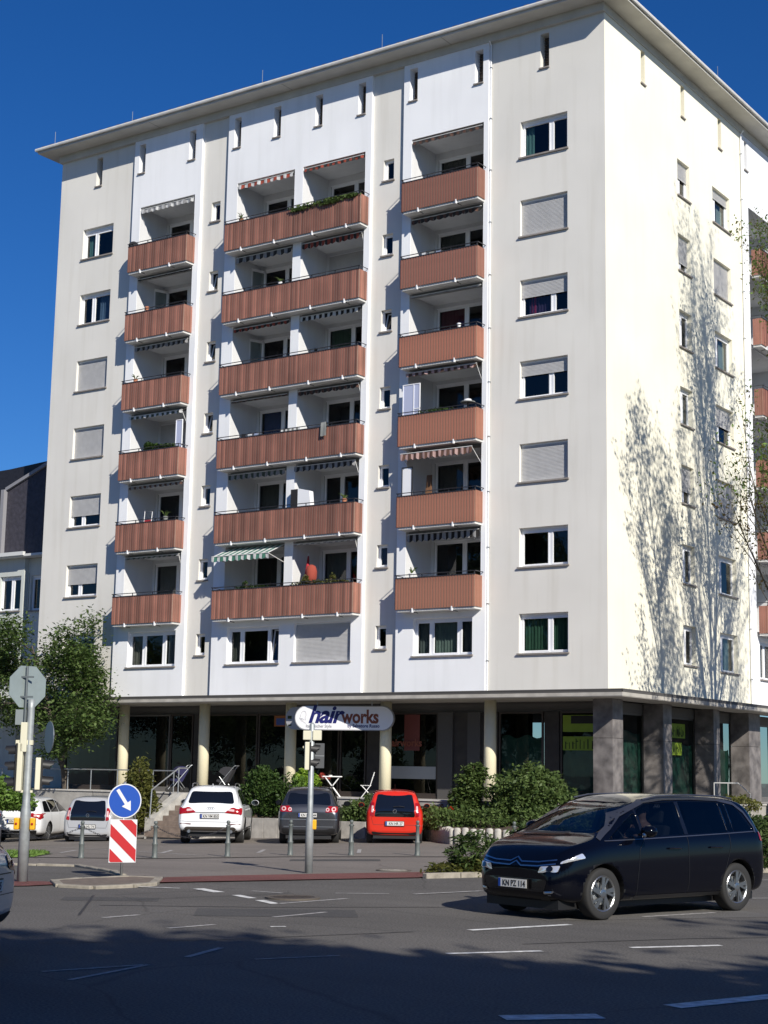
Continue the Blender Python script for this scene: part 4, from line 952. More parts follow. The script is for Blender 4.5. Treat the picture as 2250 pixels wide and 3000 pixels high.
bush('shrub', (-1.35, -2.65, .2), [(0, 0, 1.05, 1.15, .95, 1.0), (-.65, -.1, .85, .7, .7, .8), (.75, 0, .8, .75, .8, .75), (.1, .1, 1.5, .75, .7, .5)], 'large rounded green bush in the bed behind the black car', L_MID, 15000, .075, 8)
bush('shrub', (-3.3, -4.1, .22), [(0, 0, .3, .8, .5, .35), (1.2, .2, .3, .9, .6, .38), (-1.2, .6, .3, .7, .5, .4), (2.6, .7, .35, .9, .6, .4)], 'low mixed planting behind the palisade kerb', L_MID, 9000, .06, 9)
bush('shrub', (-4.4, -3.0, .25), [(0, 0, .35, .6, .4, .35)], 'small reddish leafed ground plant beside the red car', L_RUST, 900, .06, 10)
fl = bush('flower', (-3.55, -3.6, .3), [(0, 0, .55, .07, .07, .06), (.06, 0, .48, .06, .06, .05)], 'single red flower head above the low planting', leafmat('petal red', (.5, .03, .015), (.6, .08, .03)), 120, .05, 11, cat='flower', stems=False)
# hedge along the right kerb
hp = [(6.38, -18.45), (7.0, -16.9), (7.7, -15.3), (8.6, -13.4), (9.6, -11.4), (10.9, -8.9), (12.4, -6.2), (14.0, -3.2)]
for i, (x, y) in enumerate(hp):
    pass
cl = []
for i, (x, y) in enumerate(hp):
    hh = .40 if i == 0 else .5 if i == 1 else .56
    cl += [(x-hp[0][0]-.2, y-hp[0][1]+.15, hh*.9, [.48, .75, 1.0][min(i, 2)], [.55, .95, 1.25][min(i, 2)], hh*1.05)]+([(x-hp[0][0]-1.15, y-hp[0][1]+.9, hh*.9, .7, 1.0, hh*1.05)] if i > 1 else [])
bush('hedge', (hp[0][0], hp[0][1], gz(*hp[0])), cl, 'low spiky green hedge along the kerb behind the black car', L_ROSE, 80000, .046, 12, cat='hedge', stems=True, elong=3.2, up=.9, shell=.75)
bush('shrub', (5.85, -18.75, -.03), [(0, 0, .1, .45, .4, .16), (.35, .3, .16, .4, .4, .2)], 'dry yellowish tuft at the kerb end of the hedge', L_OLIVE, 1500, .05, 13, elong=2.8, up=1.2, stems=False)
bush('shrub', (3.9, 7.5, .35), [(0, 0, .75, 1.0, 1.1, .75), (.4, .5, .6, .7, .8, .6)], 'bright green rounded bush at the right edge beside the piers', L_LIGHT, 7500, .07, 14)
bush('shrub', (2.3, 4.6, .75), [(0, 0, .35, .7, .7, .3), (-.1, 1.0, .3, .5, .5, .25)], 'small loose plant by the railing in front of the stone piers', L_OLIVE, 1300, .07, 15)
# grass at the left
g0 = st(-9.0, 38.2)
n = 9000; rng = np.random.default_rng(9); gx = rng.uniform(-2.6, .9, n); gy = rng.uniform(-1.0, 1.6, n)
P = [(g0.x+a*RGT.x+c*FWD.x, g0.y+a*RGT.y+c*FWD.y) for a, c in zip(gx, gy)]
C = np.array([(a, c, gz(a, c)+.05) for a, c in P]); me = leafmesh(C, .05, elong=3.2, up=-.3, rng=rng); me.materials.append(L_LIGHT)
tag(linkmesh('grass', me), kind='stuff')
sheet('grass_bed', [tuple(g0+RGT*a+FWD*c) for a, c in ((-3, -1.05), (.95, -1.05), (1.0, 1.65), (-3, 1.65))], mat('turf', (.05, .075, .025), .95, var=.3, vscale=8), .03, cell=1)
# background trees beyond, left between the houses
for i, (x, y, h, lab) in enumerate(((16, 30, 9, 'green tree beyond the right flank'), (24, 24, 8, 'second green tree beyond the right edge'))):
    make_tree('distant_tree', (x, y, -.2), h, .2, lab, L_MID, 7000, .22, 60+i, levels=2, nb=(11, 7, 4), spread=.6, spreadleaf=.5)
# ------------------------------------------------------------------ street furniture
def face(l, d):  # angle helper: rotation that makes local +Y point away from the viewer along the approach
    return math.atan2(RGT.y, RGT.x)
AZ = math.atan2(RGT.y, RGT.x)      # local x = to the right of the approach, local y = along it
# bollards and chains
BOL = [(-5.75, -19.75), (-4.27, -18.5), (-2.99, -17.42), (-2.2, -15.75), (-1.49, -14.24), (-.3, -13.37), (.95, -12.34), (2.55, -10.4)]
txt = ['leftmost grey bollard beside the grass, left of the silver hatchback', 'grey bollard carrying two chains before the silver hatchback', 'grey bollard right of the red and white striped plate', 'grey bollard in front of the white SUV', 'grey bollard in front of the grey people carrier, left of the centre pole',
       'grey bollard between the grey people carrier and the red car', 'grey bollard in front of the right corner of the red car', 'grey bollard half hidden behind the low hedge']
M_BOLG = mat('bollard grey green paint', (.11, .125, .12), .45, var=.2, vscale=10)
proto = tag(empty('bollard', (*BOL[0], gz(*BOL[0]))), txt[0], 'bollard', 'grey metal bollards along the parking bays')
q = MB(); q.lathe([(.075, 0), (.075, .04), (.062, .07), (.058, .30), (.066, .32), (.066, .35), (.05, .37), (.042, .70), (.052, .715), (.052, .745), (.038, .76)], n=20); q.build('post', M_BOLG, proto, smooth=True)
q = MB(); q.lathe([(.03, .758), (.03, .78), (.045, .80), (.045, .83), (.03, .855), (0, .86)], n=16); q.build('cap', M_BOLG, proto, smooth=True)
q = MB(); q.box(-.075, .075, -.012, .012, .725, .74); q.build('chain_eye', M_BOLG, proto)
for (x, y), t in zip(BOL[1:], txt[1:]):
    c = copy_tree(proto); c.location = (x, y, gz(x, y)); c['label'] = t
_kids.clear()
for i, (a, c, t) in enumerate(((0, 1, 'sagging black chain left of the two chained bollard'), (1, 2, 'sagging black chain behind the red and white plate'), (2, 3, 'sagging black chain before the white SUV'))):
    A, C_ = Vector((*BOL[a], gz(*BOL[a])+.73)), Vector((*BOL[c], gz(*BOL[c])+.73)); q = MB(); n = 34
    A2 = A
    for k in range(n):
        def pt(s): p = A.lerp(C_, s)-A; p.z -= .26*4*s*(1-s); return p
        p0, p1 = pt(k/n), pt((k+1.25)/n if k < n-1 else 1)
        d = (p1-p0).normalized(); sd = Vector((0, 0, 1)) if k % 2 else d.cross(Vector((0, 0, 1))).normalized()
        for s in (-1, 1): q.tube([p0+sd*.008*s, p0+d*.004+sd*.014*s, p1-d*.004+sd*.014*s, p1+sd*.008*s], .005, 4)
    o = q.build('chain', M_DARKM, None, loc=A); tag(o, t, 'chain', 'chains between the bollards')
# black hoop at the left
hx, hy = st(-8.95, 37.3); q = MB(); pts = [(-.2, 0, 0), (-.2, 0, .6)]+[(-.2*math.cos(a), 0, .6+.2*math.sin(a)) for a in [math.pi*k/10 for k in range(1, 10)]]+[(.2, 0, .6), (.2, 0, 0)]
o = q if False else MB(); o.tube(pts, .022, 8); ho = o.build('hoop_barrier', M_DARKM, None, smooth=True, loc=(hx, hy, gz(hx, hy))); ho.rotation_euler = (0, 0, AZ); tag(ho, 'low black steel hoop at the grass on the left edge', 'barrier')
# signal pole at the left
M_POLE = mat('galvanised pole', (.33, .355, .36), .5, metal=.35, var=.15, vscale=9)
M_SIGCR = mat('signal housing cream', (.62, .60, .46), .5); M_BACK = mat('sign back grey', (.27, .32, .32), .45, metal=.3, var=.08, vscale=4)
M_YEL = mat('push button yellow', (.72, .38, .01), .45)
LP = tag(empty('signal_pole', (2.05, -26.2, 0), AZ), 'pale grey traffic signal pole with an octagonal sign seen from behind', 'traffic signal')
q = MB(); q.lathe([(.092, 0), (.088, 1.15), (.066, 1.3), (.060, 2.9), (.058, 3.05), (0, 3.06)], n=20); q.build('pole', M_POLE, LP, smooth=True)
def octo(r, x, y, z, rot, m, name, parent, th=.006, n=8):
    q = MB(); pts = [(r*math.cos(2*math.pi*(k+.5)/n), r*math.sin(2*math.pi*(k+.5)/n)) for k in range(n)]; q.prism(pts, -th, th, 'XZ'); o = q.build(name, m, parent); o.location = (x, y, z); o.rotation_euler = (0, 0, rot); return o
o = octo(.385, -.10, .08, 3.27, R(44), M_BACK, 'stop_sign_plate', LP)
q = MB(); q.tube([(-.10, .0, 2.35), (-.10, 0, 3.62)], .022, 8); q.box(-.25, .02, -.02, .0, 3.42, 3.45); q.box(-.25, .02, -.02, 0, 3.08, 3.11); q.build('sign_post', mat('sign post dark', (.12, .14, .15), .5, metal=.4), LP)
q = MB(); q.box(-.27, .0, .03, .05, 2.62, 2.88); q.build('small_plate', mat('plate grey', (.2, .23, .24), .5), LP)
q = MB(); q.box(-.22, .07, -.06, .02, 2.28, 2.36); q.box(-.14, .1, -.02, .02, 1.48, 1.52); q.build('bracket', M_SIGCR, LP)
o = octo(.27, .31, .12, 2.42, R(-62), mat('round sign back', (.15, .17, .20), .4, metal=.3), 'round_sign_plate', LP, n=28)
def signal(px, pz, side, n, rot, parent):
    so = empty('signal_head', (px, 0, pz), rot); so.parent = parent
    q = MB(); q.box(-.045, .045, -.12, .12, 0, .27*n); so2 = q.build('housing', M_SIGCR, None, bevel=.012)
    so2.parent = parent; so2.location = (px, .02, pz); so2.rotation_euler = (0, 0, rot); bpy.data.objects.remove(so); so2.name = 'signal_head'
    q = MB(); s = side
    q.box(min(s*.046, s*.075), max(s*.046, s*.075), -.125, .125, .005, .27*n-.005)
    q.build('face_plate', M_BLACK, so2)
    for k in range(n):
        q = MB(); zc = .135+.27*k; seg = 14; vs = []
        for i in range(seg+1):
            a = math.pi*(-.15+1.3*i/seg); y, z = .1*math.cos(a), zc+.1*math.sin(a)
            vs += [(s*.07, y, z), (s*(.26 if abs(i-seg/2) < seg*.35 else .2), y, z-.012)]
        q.add(vs, [(2*i, 2*i+2, 2*i+3, 2*i+1) for i in range(seg)]); q.build('visor', M_BLACK, so2, smooth=True)
        q = MB(); q.lathe([(.09, s*.078), (.05, s*.088), (0, s*.092)], (0, 0, zc), 16, 'X'); q.build('lens', mat('lens %d' % k, ((.02, .09, .04), (.12, .07, .01), (.12, .012, .008))[min(2, k)], .2), so2)
    return so2
signal(-.13, 1.5, -1, 3, R(0), LP)
signal(.17, 1.53, 1, 2, R(10), LP)
q = MB(); q.box(-.14, -.03, -.10, -.02, 2.16, 2.66); q.build('signal_cover', M_SIGCR, LP, bevel=.01)
for s, xx in ((-1, -.135), (1, .135)):
    q = MB(); q.box(-.045, .045, -.07, .05, 0, .20); o = q.build('push_button', M_YEL, LP, bevel=.02); o.location = (xx, -.01, .86)
    q = MB(); q.lathe([(.022, -.076), (.018, -.082), (0, -.083)], (0, 0, .1), 12, 'Y'); q.build('button', mat('button red', (.3, .02, .01), .4), o)
# centre signal pole
CP = tag(empty('signal_pole', (3.6, -20.25, gz(3.6, -20.25)), AZ), 'slim galvanised signal pole in front of the grey people carrier and the oval shop sign', 'traffic signal')
q = MB(); q.lathe([(.078, 0), (.076, 1.02), (.056, 1.14), (.053, 2.86), (.02, 2.9), (0, 2.9)], n=20); q.build('pole', M_POLE, CP, smooth=True)
q = MB(); q.box(-.17, -.02, -.11, .09, 2.56, 2.74); q.box(.02, .19, -.09, .11, 2.555, 2.75); q.build('signal_box', M_SIGCR, CP, bevel=.012)
q = MB(); q.box(-.17, .0, -.03, .03, 2.4, 2.44); q.box(-.12, 0, -.03, .03, 2.0, 2.03); q.build('bracket', M_SIGCR, CP)
so = signal(-.09, 1.98, 1, 2, R(4), CP)
q = MB(); q.box(.07, .25, .0, .03, 2.02, 2.5); q.box(.07, .25, -.004, .0, 2.25, 2.262, 1); q.build('backboard', [mat('backboard dark', (.07, .075, .08), .6), M_STEEL], CP)
q = MB(); q.box(.03, .13, -.05, .05, .84, 1.03); q.build('push_button', M_YEL, CP, bevel=.02)
# island: blue arrow sign and striped plate
AR = tag(empty('keep_right_sign', (2.35, -24.12, gz(2.35, -24.12)+.08), AZ+R(22)), 'round blue arrow sign above a red and white striped plate on the traffic island', 'traffic sign')
q = MB(); q.tube([(0, .03, -.05), (0, .03, 1.62)], .024, 10); q.build('pole', M_STEEL, AR, smooth=True)
def circ(r, n=48, cx=0, cz=0): return [(cx+r*math.cos(2*math.pi*k/n), cz+r*math.sin(2*math.pi*k/n)) for k in range(n)]
q = MB(); q.prism(circ(.305, cz=1.28), .0, .012); d_ = q.build('sign_rim', mat('sign white', (.62, .64, .66), .35), AR)
q = MB(); q.prism(circ(.285, cz=1.28), -.004, -.001); q.build('blue_disc', mat('sign blue', (.008, .065, .36), .35), AR)
ang = R(-56); ca, sa = math.cos(ang), math.sin(ang)
sh = [(-.235, -.03), (.06, -.03), (.06, -.095), (.215, 0), (.06, .095), (.06, .03), (-.235, .03)]
q = MB(); q.prism([(x*ca-y*sa-.005, 1.285+x*sa+y*ca) for x, y in sh], -.008, -.005); q.build('arrow', _mats['sign white'], AR)
q = MB(); x0, x1, z0, z1 = -.245, .245, .20, .955; q.box(x0, x1, 0, .012, z0, z1); q.build('striped_plate', _mats['sign white'], AR)
# diagonal stripes clipped to the plate
def clip(poly, x0, x1, z0, z1):
    for ax, lim, sg in ((0, x0, 1), (0, x1, -1), (1, z0, 1), (1, z1, -1)):
        out = []
        for i in range(len(poly)):
            a, c = poly[i-1], poly[i]; ia, ic = (a[ax]-lim)*sg >= 0, (c[ax]-lim)*sg >= 0
            if ia != ic: t = (lim-a[ax])/(c[ax]-a[ax]); out.append((a[0]+(c[0]-a[0])*t, a[1]+(c[1]-a[1])*t))
            if ic: out.append(c)
        poly = out
        if not poly: return []
    return poly
q = MB(); sw = .215
for k in range(-3, 6, 2):
    zc = z1+.08-k*sw*1.0; pl = clip([(x0-.1, zc+.16), (x0-.1, zc-sw+.16), (x1+.1, zc-sw-.50), (x1+.1, zc-.50)], x0+.008, x1-.008, z0+.008, z1-.008)
    if len(pl) > 2: q.prism(pl, -.006, -.001)
q.build('red_stripe', mat('sign red', (.42, .012, .016), .4), AR)
# oval shop sign under the canopy
M_SGNW = mat('sign face white', (.80, .80, .82), .4)
HS = tag(empty('shop_sign', (-11.75, -.86, 3.77), math.atan2(1.12, 3.42)), 'long oval white hanging sign reading hairworks under the canopy', 'sign')
L_ = 3.62; r_ = .425
def stad(L_, r, n=20): return [(r-r*math.cos(a) if False else r+r*math.cos(a), r*math.sin(a)) for a in [math.pi/2+math.pi*k/n for k in range(n+1)]]+[(L_-r+r*math.cos(a), r*math.sin(a)) for a in [-math.pi/2+math.pi*k/n for k in range(n+1)]]
q = MB(); q.prism(stad(L_, r_), 0, .16); q.build('sign_body', mat('sign side grey', (.3, .3, .31), .5), HS)
q = MB(); q.prism([(x*(L_-.05)/L_+.025, z*.94) for x, z in stad(L_, r_)], -.006, -.001); q.build('sign_face', M_SGNW, HS)
def put(txt, size, x, z, m, name, parent, off=0, shear=0, sp=1, y=-.008, sx=1):
    me = text_mesh(txt, size, .002, off, shear, sp); me.materials.append(m)
    return linkmesh(name, me, parent, Matrix.Translation((x, y, z)) @ Matrix.Rotation(R(90), 4, 'X') @ Matrix.Diagonal((sx, 1, 1, 1)))
M_NAVY = mat('lettering navy', (.01, .012, .12), .5); M_BRN = mat('lettering brown red', (.22, .055, .02), .5)
put('hair', .84, .50, -.16, M_NAVY, 'lettering_hair', HS, off=.026, shear=.32, sp=.95, sx=.98)
put('works', .64, 1.74, -.16, M_BRN, 'lettering_works', HS, off=.02, sp=.98, sx=.84)
put('Italienischer Style', .15, .42, -.335, mat('lettering grey', (.15, .15, .17), .5), 'lettering_small', HS, off=.001, sx=.9)
put('by Salvatore Russo', .165, 1.95, -.32, M_NAVY, 'lettering_small', HS, off=.004, sx=.92)
q = MB(); pr = [(.33, -.09), (.27, -.04), (.22, 0), (.25, .03), (.24, .08), (.3, .2), (.38, .24), (.44, .2), (.46, .1), (.42, 0), (.44, -.08)]
q.tube([(x-.03, -.012, z+.0) for x, z in pr], .006, 5); q.tube([(.25, -.012, -.02), (.36, -.012, -.06), (.34, -.012, -.16), (.42, -.012, -.19)], .006, 5); q.tube([(.18, -.012, -.02), (.26, -.012, -.11), (.32, -.012, -.13)], .006, 5); q.build('profile_logo', mat('logo line grey', (.4, .4, .42), .5), HS)
q = MB(); q.tube([(.8, .08, r_), (.8, .08, .6)], .02, 6); q.tube([(2.8, .08, r_), (2.8, .08, .6)], .02, 6); q.build('hanger', M_STEEL, HS)
S2 = tag(empty('shop_sign', (-12.55, -.35, 3.77), 0), 'small grey oval sign half hidden behind the long hairworks sign', 'sign')
q = MB(); q.prism([(x, z) for x, z in stad(1.1, .40)], 0, .12); q.build('sign_body', mat('sign grey', (.42, .42, .44), .5), S2)
q = MB(); q.box(.09, .27, -.004, -.001, -.02, .09); q.box(.12, .27, -.004, -.001, -.27, -.22); q.build('dark_print', M_INK, S2)
# bistro table, folding chair, plant pot, prams
M_WT = mat('white painted metal', (.78, .78, .76), .4)
T = tag(empty('bistro_table', (-9.55, -1.55, TZ), AZ), 'small white folding bistro table with crossed legs on the terrace', 'table')
q = MB(); q.box(-.33, .33, -.28, .28, .69, .725); q.build('tabletop', M_WT, T, bevel=.01)
for s in (-1, 1):
    for y in (-.22, .22):
        q = MB(); q.add([], []); q.tube([(-.30*s, y+.02*s, 0), (.24*s, y+.02*s, .69)], .018, 6); q.build('leg', M_WT, T)
q = MB(); q.lathe([(.0, .726), (.06, .73), (.07, .75), (.04, .76)], (-.08, 0, 0), 14); o = q.build('ashtray', M_WT, None, loc=(0, 0, 0)); o.parent = None; o.location = (-9.55, -1.55, TZ); tag(o, 'tiny white dish standing on the bistro table', 'dish')
CH = tag(empty('folding_chair', (-8.15, -1.5, TZ), AZ), 'white folding chair right of the small bistro table', 'chair')
for y in (-.2, .2):
    q = MB(); q.tube([(-.22, y, 0), (.1, y, .42), (.24, y, .88)], .014, 6); q.build('back_leg', M_WT, CH)
    q = MB(); q.tube([(.24, y*.9, 0), (-.18, y*.9, .43)], .014, 6); q.build('front_leg', M_WT, CH)
for i in range(5):
    q = MB(); q.box(-.22+.075*i, -.16+.075*i, -.21, .21, .43, .445); q.build('seat_slat', M_WT, CH)
for i in range(2):
    q = MB(); q.box(.165+.05*i, .18+.05*i, -.21, .21, .62+.14*i, .70+.14*i); q.build('back_slat', M_WT, CH)
bush('potted_plant', (-10.75, -1.45, TZ), [(0, 0, .62, .42, .36, .32), (.25, 0, .35, .32, .3, .3), (-.25, 0, .35, .3, .3, .28)], 'bright lime green potted plant left of the white bistro table', L_LIME, 1500, .12, 31, cat='potted plant')
bush('flower', (-10.25, -1.2, TZ+.62), [(0, 0, .1, .1, .1, .1), (.22, 0, -.05, .1, .1, .12)], 'reddish blooms behind the lime potted plant', leafmat('petal dull red', (.3, .03, .03), (.4, .08, .04)), 160, .06, 32, cat='flower', stems=True)
def pram(x, y, lab, cl, rot):
    ro = tag(empty('pushchair', (x, y, TZ), rot), lab, 'pushchair')
    for dx, dy in ((-.28, -.22), (-.28, .22), (.28, -.22), (.28, .22)):
        q = MB(); q.lathe([(.075, -.02), (.10, -.02), (.10, .02), (.075, .02), (.075, -.02)], (dx, dy, .1), 16, 'Y'); q.lathe([(.02, -.015), (.08, -.008), (.08, .008), (.02, .015)], (dx, dy, .1), 10, 'Y'); q.build('wheel', M_RUB, ro, smooth=False)
    q = MB()
    for s in (-.2, .2): q.tube([(-.28, s, .12), (.05, s, .55), (.42, s, .98), (.48, s, 1.02)], .014, 6); q.tube([(.28, s, .12), (-.12, s, .62)], .014, 6)
    q.tube([(.48, -.2, 1.02), (.48, .2, 1.02)], .02, 6); q.build('frame', M_STEEL, ro)
    q = MB(); q.prism([(-.25, .45), (.05, .35), (.15, .42), (.38, .85), (.3, .88), (.05, .5), (-.22, .52)], -.17, .17, 'XZ'); q.build('seat', mat('pram cloth '+str(cl), cl, .9), ro)
    q = MB(); pts = [(.12+.3*math.cos(a), .68+.3*math.sin(a)) for a in [math.pi*k/8 for k in range(2, 8)]]; q.prism(pts+[(.1, .62)], -.18, .18, 'XZ'); q.build('hood', _mats['pram cloth '+str(cl)], ro)
pram(-17.35, -.6, 'dark blue pushchair on the terrace by the stairs', (.015, .015, .06), R(60)); pram(-15.6, .0, 'grey and dark pushchair right of the second cream column', (.03, .03, .035), R(20))
# ------------------------------------------------------------------ vehicles
# local car space: x from the rear bumper (0) to the nose (L), y to the left, z up
def paint(name, col, metal=.0, rough=.28):
    m = mat(name, col, rough, metal=metal, coat=.8, spec=.5); return m
M_CGL = mat('car glass dark', (.006, .007, .009), .03, spec=.9, coat=.0)
M_TRIM = mat('car trim black', (.010, .010, .011), .5)
M_GLOSSB = mat('car gloss black', (.006, .006, .007), .08, coat=.5)
M_CHR = mat('chrome', (.55, .55, .56), .28, metal=1)
M_RIM = mat('alloy rim', (.34, .35, .36), .28, metal=.9)
M_TAIL = mat('tail light red', (.30, .006, .008), .12, coat=.6)
M_TAILW = mat('tail light clear', (.62, .42, .42), .15, coat=.6)
M_HEADL = mat('head light glass', (.75, .77, .8), .08, metal=.6, coat=.8)
M_PLATE = mat('number plate white', (.62, .62, .60), .4); M_EU = mat('number plate blue', (.01, .05, .28), .4); M_PINK = mat('plate lettering', (.02, .02, .02), .5)
def interp(tab, x):
    """smooth interpolation through table rows (x, a, b, ...)"""
    if x <= tab[0][0]: return tab[0][1:]
    if x >= tab[-1][0]: return tab[-1][1:]
    for i in range(len(tab)-1):
        if tab[i][0] <= x <= tab[i+1][0]:
            t = (x-tab[i][0])/(tab[i+1][0]-tab[i][0]); p0 = tab[max(0, i-1)][1:]; p1 = tab[i][1:]; p2 = tab[i+1][1:]; p3 = tab[min(len(tab)-1, i+2)][1:]
            h = tab[i+1][0]-tab[i][0]; ha = max(1e-3, tab[i+1][0]-tab[max(0, i-1)][0]); hb = max(1e-3, tab[min(len(tab)-1, i+2)][0]-tab[i][0])
            out = []
            for a, b_, c, d in zip(p0, p1, p2, p3):
                m1, m2 = (c-a)/ha*h, (d-b_)/hb*h
                s = c-b_
                if s == 0: m1 = m2 = 0
                else: m1 = max(0, min(3, m1/s))*s; m2 = max(0, min(3, m2/s))*s
                t2, t3 = t*t, t*t*t; out.append((2*t3-3*t2+1)*b_+(t3-2*t2+t)*m1+(-2*t3+3*t2)*c+(t3-t2)*m2)
            return out
def section(zb, zw, zt, w_, wr):
    h = max(.02, zt-zw); c = .03 if h > .2 else .02
    f = min(1, h/.3)
    return [(0, zb), (w_*.72, zb), (w_*.92, zb+.03), (w_*.975, zb+.13*(zw-zb)+.02), (w_, zb+.42*(zw-zb)), (w_*1.0, zb+.70*(zw-zb)), (w_*.985, zw-.05), (w_*.955, zw+.01*f),
            (w_*.955*(1-.5)+wr*.5, zw+h*(.47)), (wr+.012, zw+h*.86), (wr*.93, zt-.016*f), (wr*.55, zt+c*.7), (0, zt+c)]
def car_body(spec, pm, name, parent):
    xs = spec['xs']; V = []; n = 0; rings = []
    for x in xs:
        s = section(*interp(spec['tab'], x)); ring = [(x, y, z) for y, z in s]+[(x, -y, z) for y, z in s[-2:0:-1]]; rings.append(ring)
    m = len(rings[0]); q = MB()
    for r_ in rings: q.v += r_
    for i in range(len(rings)-1):
        for k in range(m): q.f.append((i*m+k, i*m+(k+1) % m, (i+1)*m+(k+1) % m, (i+1)*m+k))
    half = m//2
    for base, fl in ((0, 0), ((len(rings)-1)*m, 1)):
        for k in range(half):
            a, b_, c, d = k, k+1, (m-k-1) % m, (m-k) % m
            f = [a, b_, c, d]; f2 = []
            for i in f:
                if i not in f2: f2.append(i)
            f2 = [base+i for i in f2]; q.f.append(tuple(f2 if fl else f2[::-1]))
    q.m = [0]*len(q.f)
    o = q.build(name, [pm, M_TRIM], parent, smooth=True)
    bm = bmesh.new(); bm.from_mesh(o.data); bmesh.ops.recalc_face_normals(bm, faces=bm.faces[:]); bm.to_mesh(o.data); bm.free()
    sb = o.modifiers.new('s', 'SUBSURF'); sb.levels = 2; sb.render_levels = 2
    apply_mods(o); return o
def cut(o, cutter):
    cutter.parent = o.parent
    bm = bmesh.new(); bm.from_mesh(cutter.data); bmesh.ops.remove_doubles(bm, verts=bm.verts[:], dist=1e-5); bmesh.ops.dissolve_degenerate(bm, edges=bm.edges[:], dist=1e-6); bmesh.ops.recalc_face_normals(bm, faces=bm.faces[:]); bm.to_mesh(cutter.data); bm.free()
    b = o.modifiers.new('b', 'BOOLEAN'); b.operation = 'DIFFERENCE'; b.object = cutter; b.solver = 'EXACT'
    me = apply_mods(o); bpy.data.objects.remove(cutter); return me
def wheel(parent, x, y, r, wd, rr, style, n=5, rim=None):
    """tyre with a rim child; y>0 faces left"""
    s = 1 if y > 0 else -1
    q = MB(); h = wd/2; q.lathe([(rr, -h*.8), (r*.93, -h), (r*.985, -h*.8), (r, -h*.4), (r, h*.4), (r*.985, h*.8), (r*.93, h), (rr, h*.8)], n=36, axis='Y', caps=False)
    t = q.build('wheel', M_RUB, parent, smooth=True); t.location = (x, y-s*h, r)
    rm = rim or M_RIM
    q = MB(); yo = s*h
    q.lathe([(rr+.004, yo*.82), (rr-.006, yo*.9), (rr-.022, yo*.80), (rr-.03, yo*.2)], n=36, axis='Y', caps=False)
    q.lathe([(rr-.03, yo*.15), (.0, yo*.1)], n=24, axis='Y', m=1, caps=False)
    R0 = rr-.015
    for k in range(n):
        a = 2*math.pi*k/n
        if style == 'swirl': segs = [((.04, a), (R0, a+.40), .022, .030), ((.05, a+.22), (R0, a+.78), .010, .018)]
        elif style == 'twin': segs = [((.04, a-.15), (R0, a-.16), .012, .016), ((.04, a+.15), (R0, a+.16), .012, .016)]
        elif style == 'cover': segs = [((.04, a), (R0, a), .03, .055)]
        else: segs = [((.03, a), (R0, a), .025, .034)]
        for (r0, a0), (r1, a1), w0, w1 in segs:
            p0 = Vector((r0*math.cos(a0), 0, r0*math.sin(a0))); p1 = Vector((r1*math.cos(a1), 0, r1*math.sin(a1))); d = (p1-p0).normalized(); nn = Vector((-d.z, 0, d.x))
            y0, y1 = yo*.86, yo*.62
            vs = [p0-nn*w0, p0+nn*w0, p1+nn*w1, p1-nn*w1]; q.add([v+Vector((0, y0 if i < 2 else yo*.84, 0)) for i, v in enumerate(vs)]+[v+Vector((0, y1, 0)) for v in vs], [(0, 1, 2, 3), (4, 5, 6, 7), (0, 1, 5, 4), (1, 2, 6, 5), (2, 3, 7, 6), (3, 0, 4, 7)])
    q.lathe([(.065, yo*.6), (.06, yo*.88), (.03, yo*.93), (0, yo*.93)], n=16, axis='Y', caps=False)
    q.build('rim', [rm, M_TRIM], t)
    q = MB(); q.lathe([(rr*.62, yo*.15), (rr*.62, yo*.3), (.05, yo*.3)], n=20, axis='Y'); q.build('brake_disc', M_STEEL, t)
    return t
def rounded(poly, r, n=4):
    P = [Vector(p) for p in poly]; out = []
    for i in range(len(P)):
        a, b_, c = P[i-1], P[i], P[(i+1) % len(P)]; d1, d2 = (a-b_), (c-b_); rr = min(r, d1.length*.45, d2.length*.45)
        p0, p1 = b_+d1.normalized()*rr, b_+d2.normalized()*rr
        for k in range(n+1):
            t = k/n; out.append(tuple((p0*(1-t)**2+b_*2*t*(1-t)+p1*t*t)))
    return out
def patch(name, bvh, poly, proj, off, m, parent, cell=.06, th=0, mirror=False, clear=False):
    """a panel lying on the body: outline given in side (x,z), rear/front (y,z) or top (x,y) view"""
    res = []
    for mir in ((1, -1) if mirror else (1,)):
        P = [Vector(p) for p in poly]; pin = list(P); ed = [(i, (i+1) % len(P)) for i in range(len(P))]
        xs = [p.x for p in P]; ys = [p.y for p in P]; x = min(xs)+cell/2
        def inside(x, y):
            c = False; j = len(P)-1
            for i in range(len(P)):
                if (P[i].y > y) != (P[j].y > y) and x < (P[j].x-P[i].x)*(y-P[i].y)/(P[j].y-P[i].y)+P[i].x: c = not c
                j = i
            return c
        while x < max(xs):
            y = min(ys)+cell/2
            while y < max(ys):
                if inside(x, y): pin.append(Vector((x, y)))
                y += cell
            x += cell
        v, e, f, *_ = delaunay_2d_cdt(pin, ed, [], 1, 1e-6)
        vs = []
        for p in v:
            if proj == 'S': o_, d_ = Vector((p.x, 3*mir, p.y)), Vector((0, -mir, 0))
            elif proj == 'B': o_, d_ = Vector((-3, p.x*mir, p.y)), Vector((1, 0, 0))
            elif proj == 'F': o_, d_ = Vector((9, p.x*mir, p.y)), Vector((-1, 0, 0))
            else: o_, d_ = Vector((p.x, p.y*mir, 4)), Vector((0, 0, -1))
            h, nn, _, _ = bvh.ray_cast(o_, d_)
            if h is None:
                h, nn, _, _ = bvh.find_nearest(o_+d_*(2.3 if proj != 'T' else 2.6))
            if nn.dot(d_) > 0: nn = -nn
            vs.append(h+nn*off)
        q = MB(); q.add(vs, [tuple(i) for i in f]); res.append(q.build(name, m, parent, smooth=True))
    return res
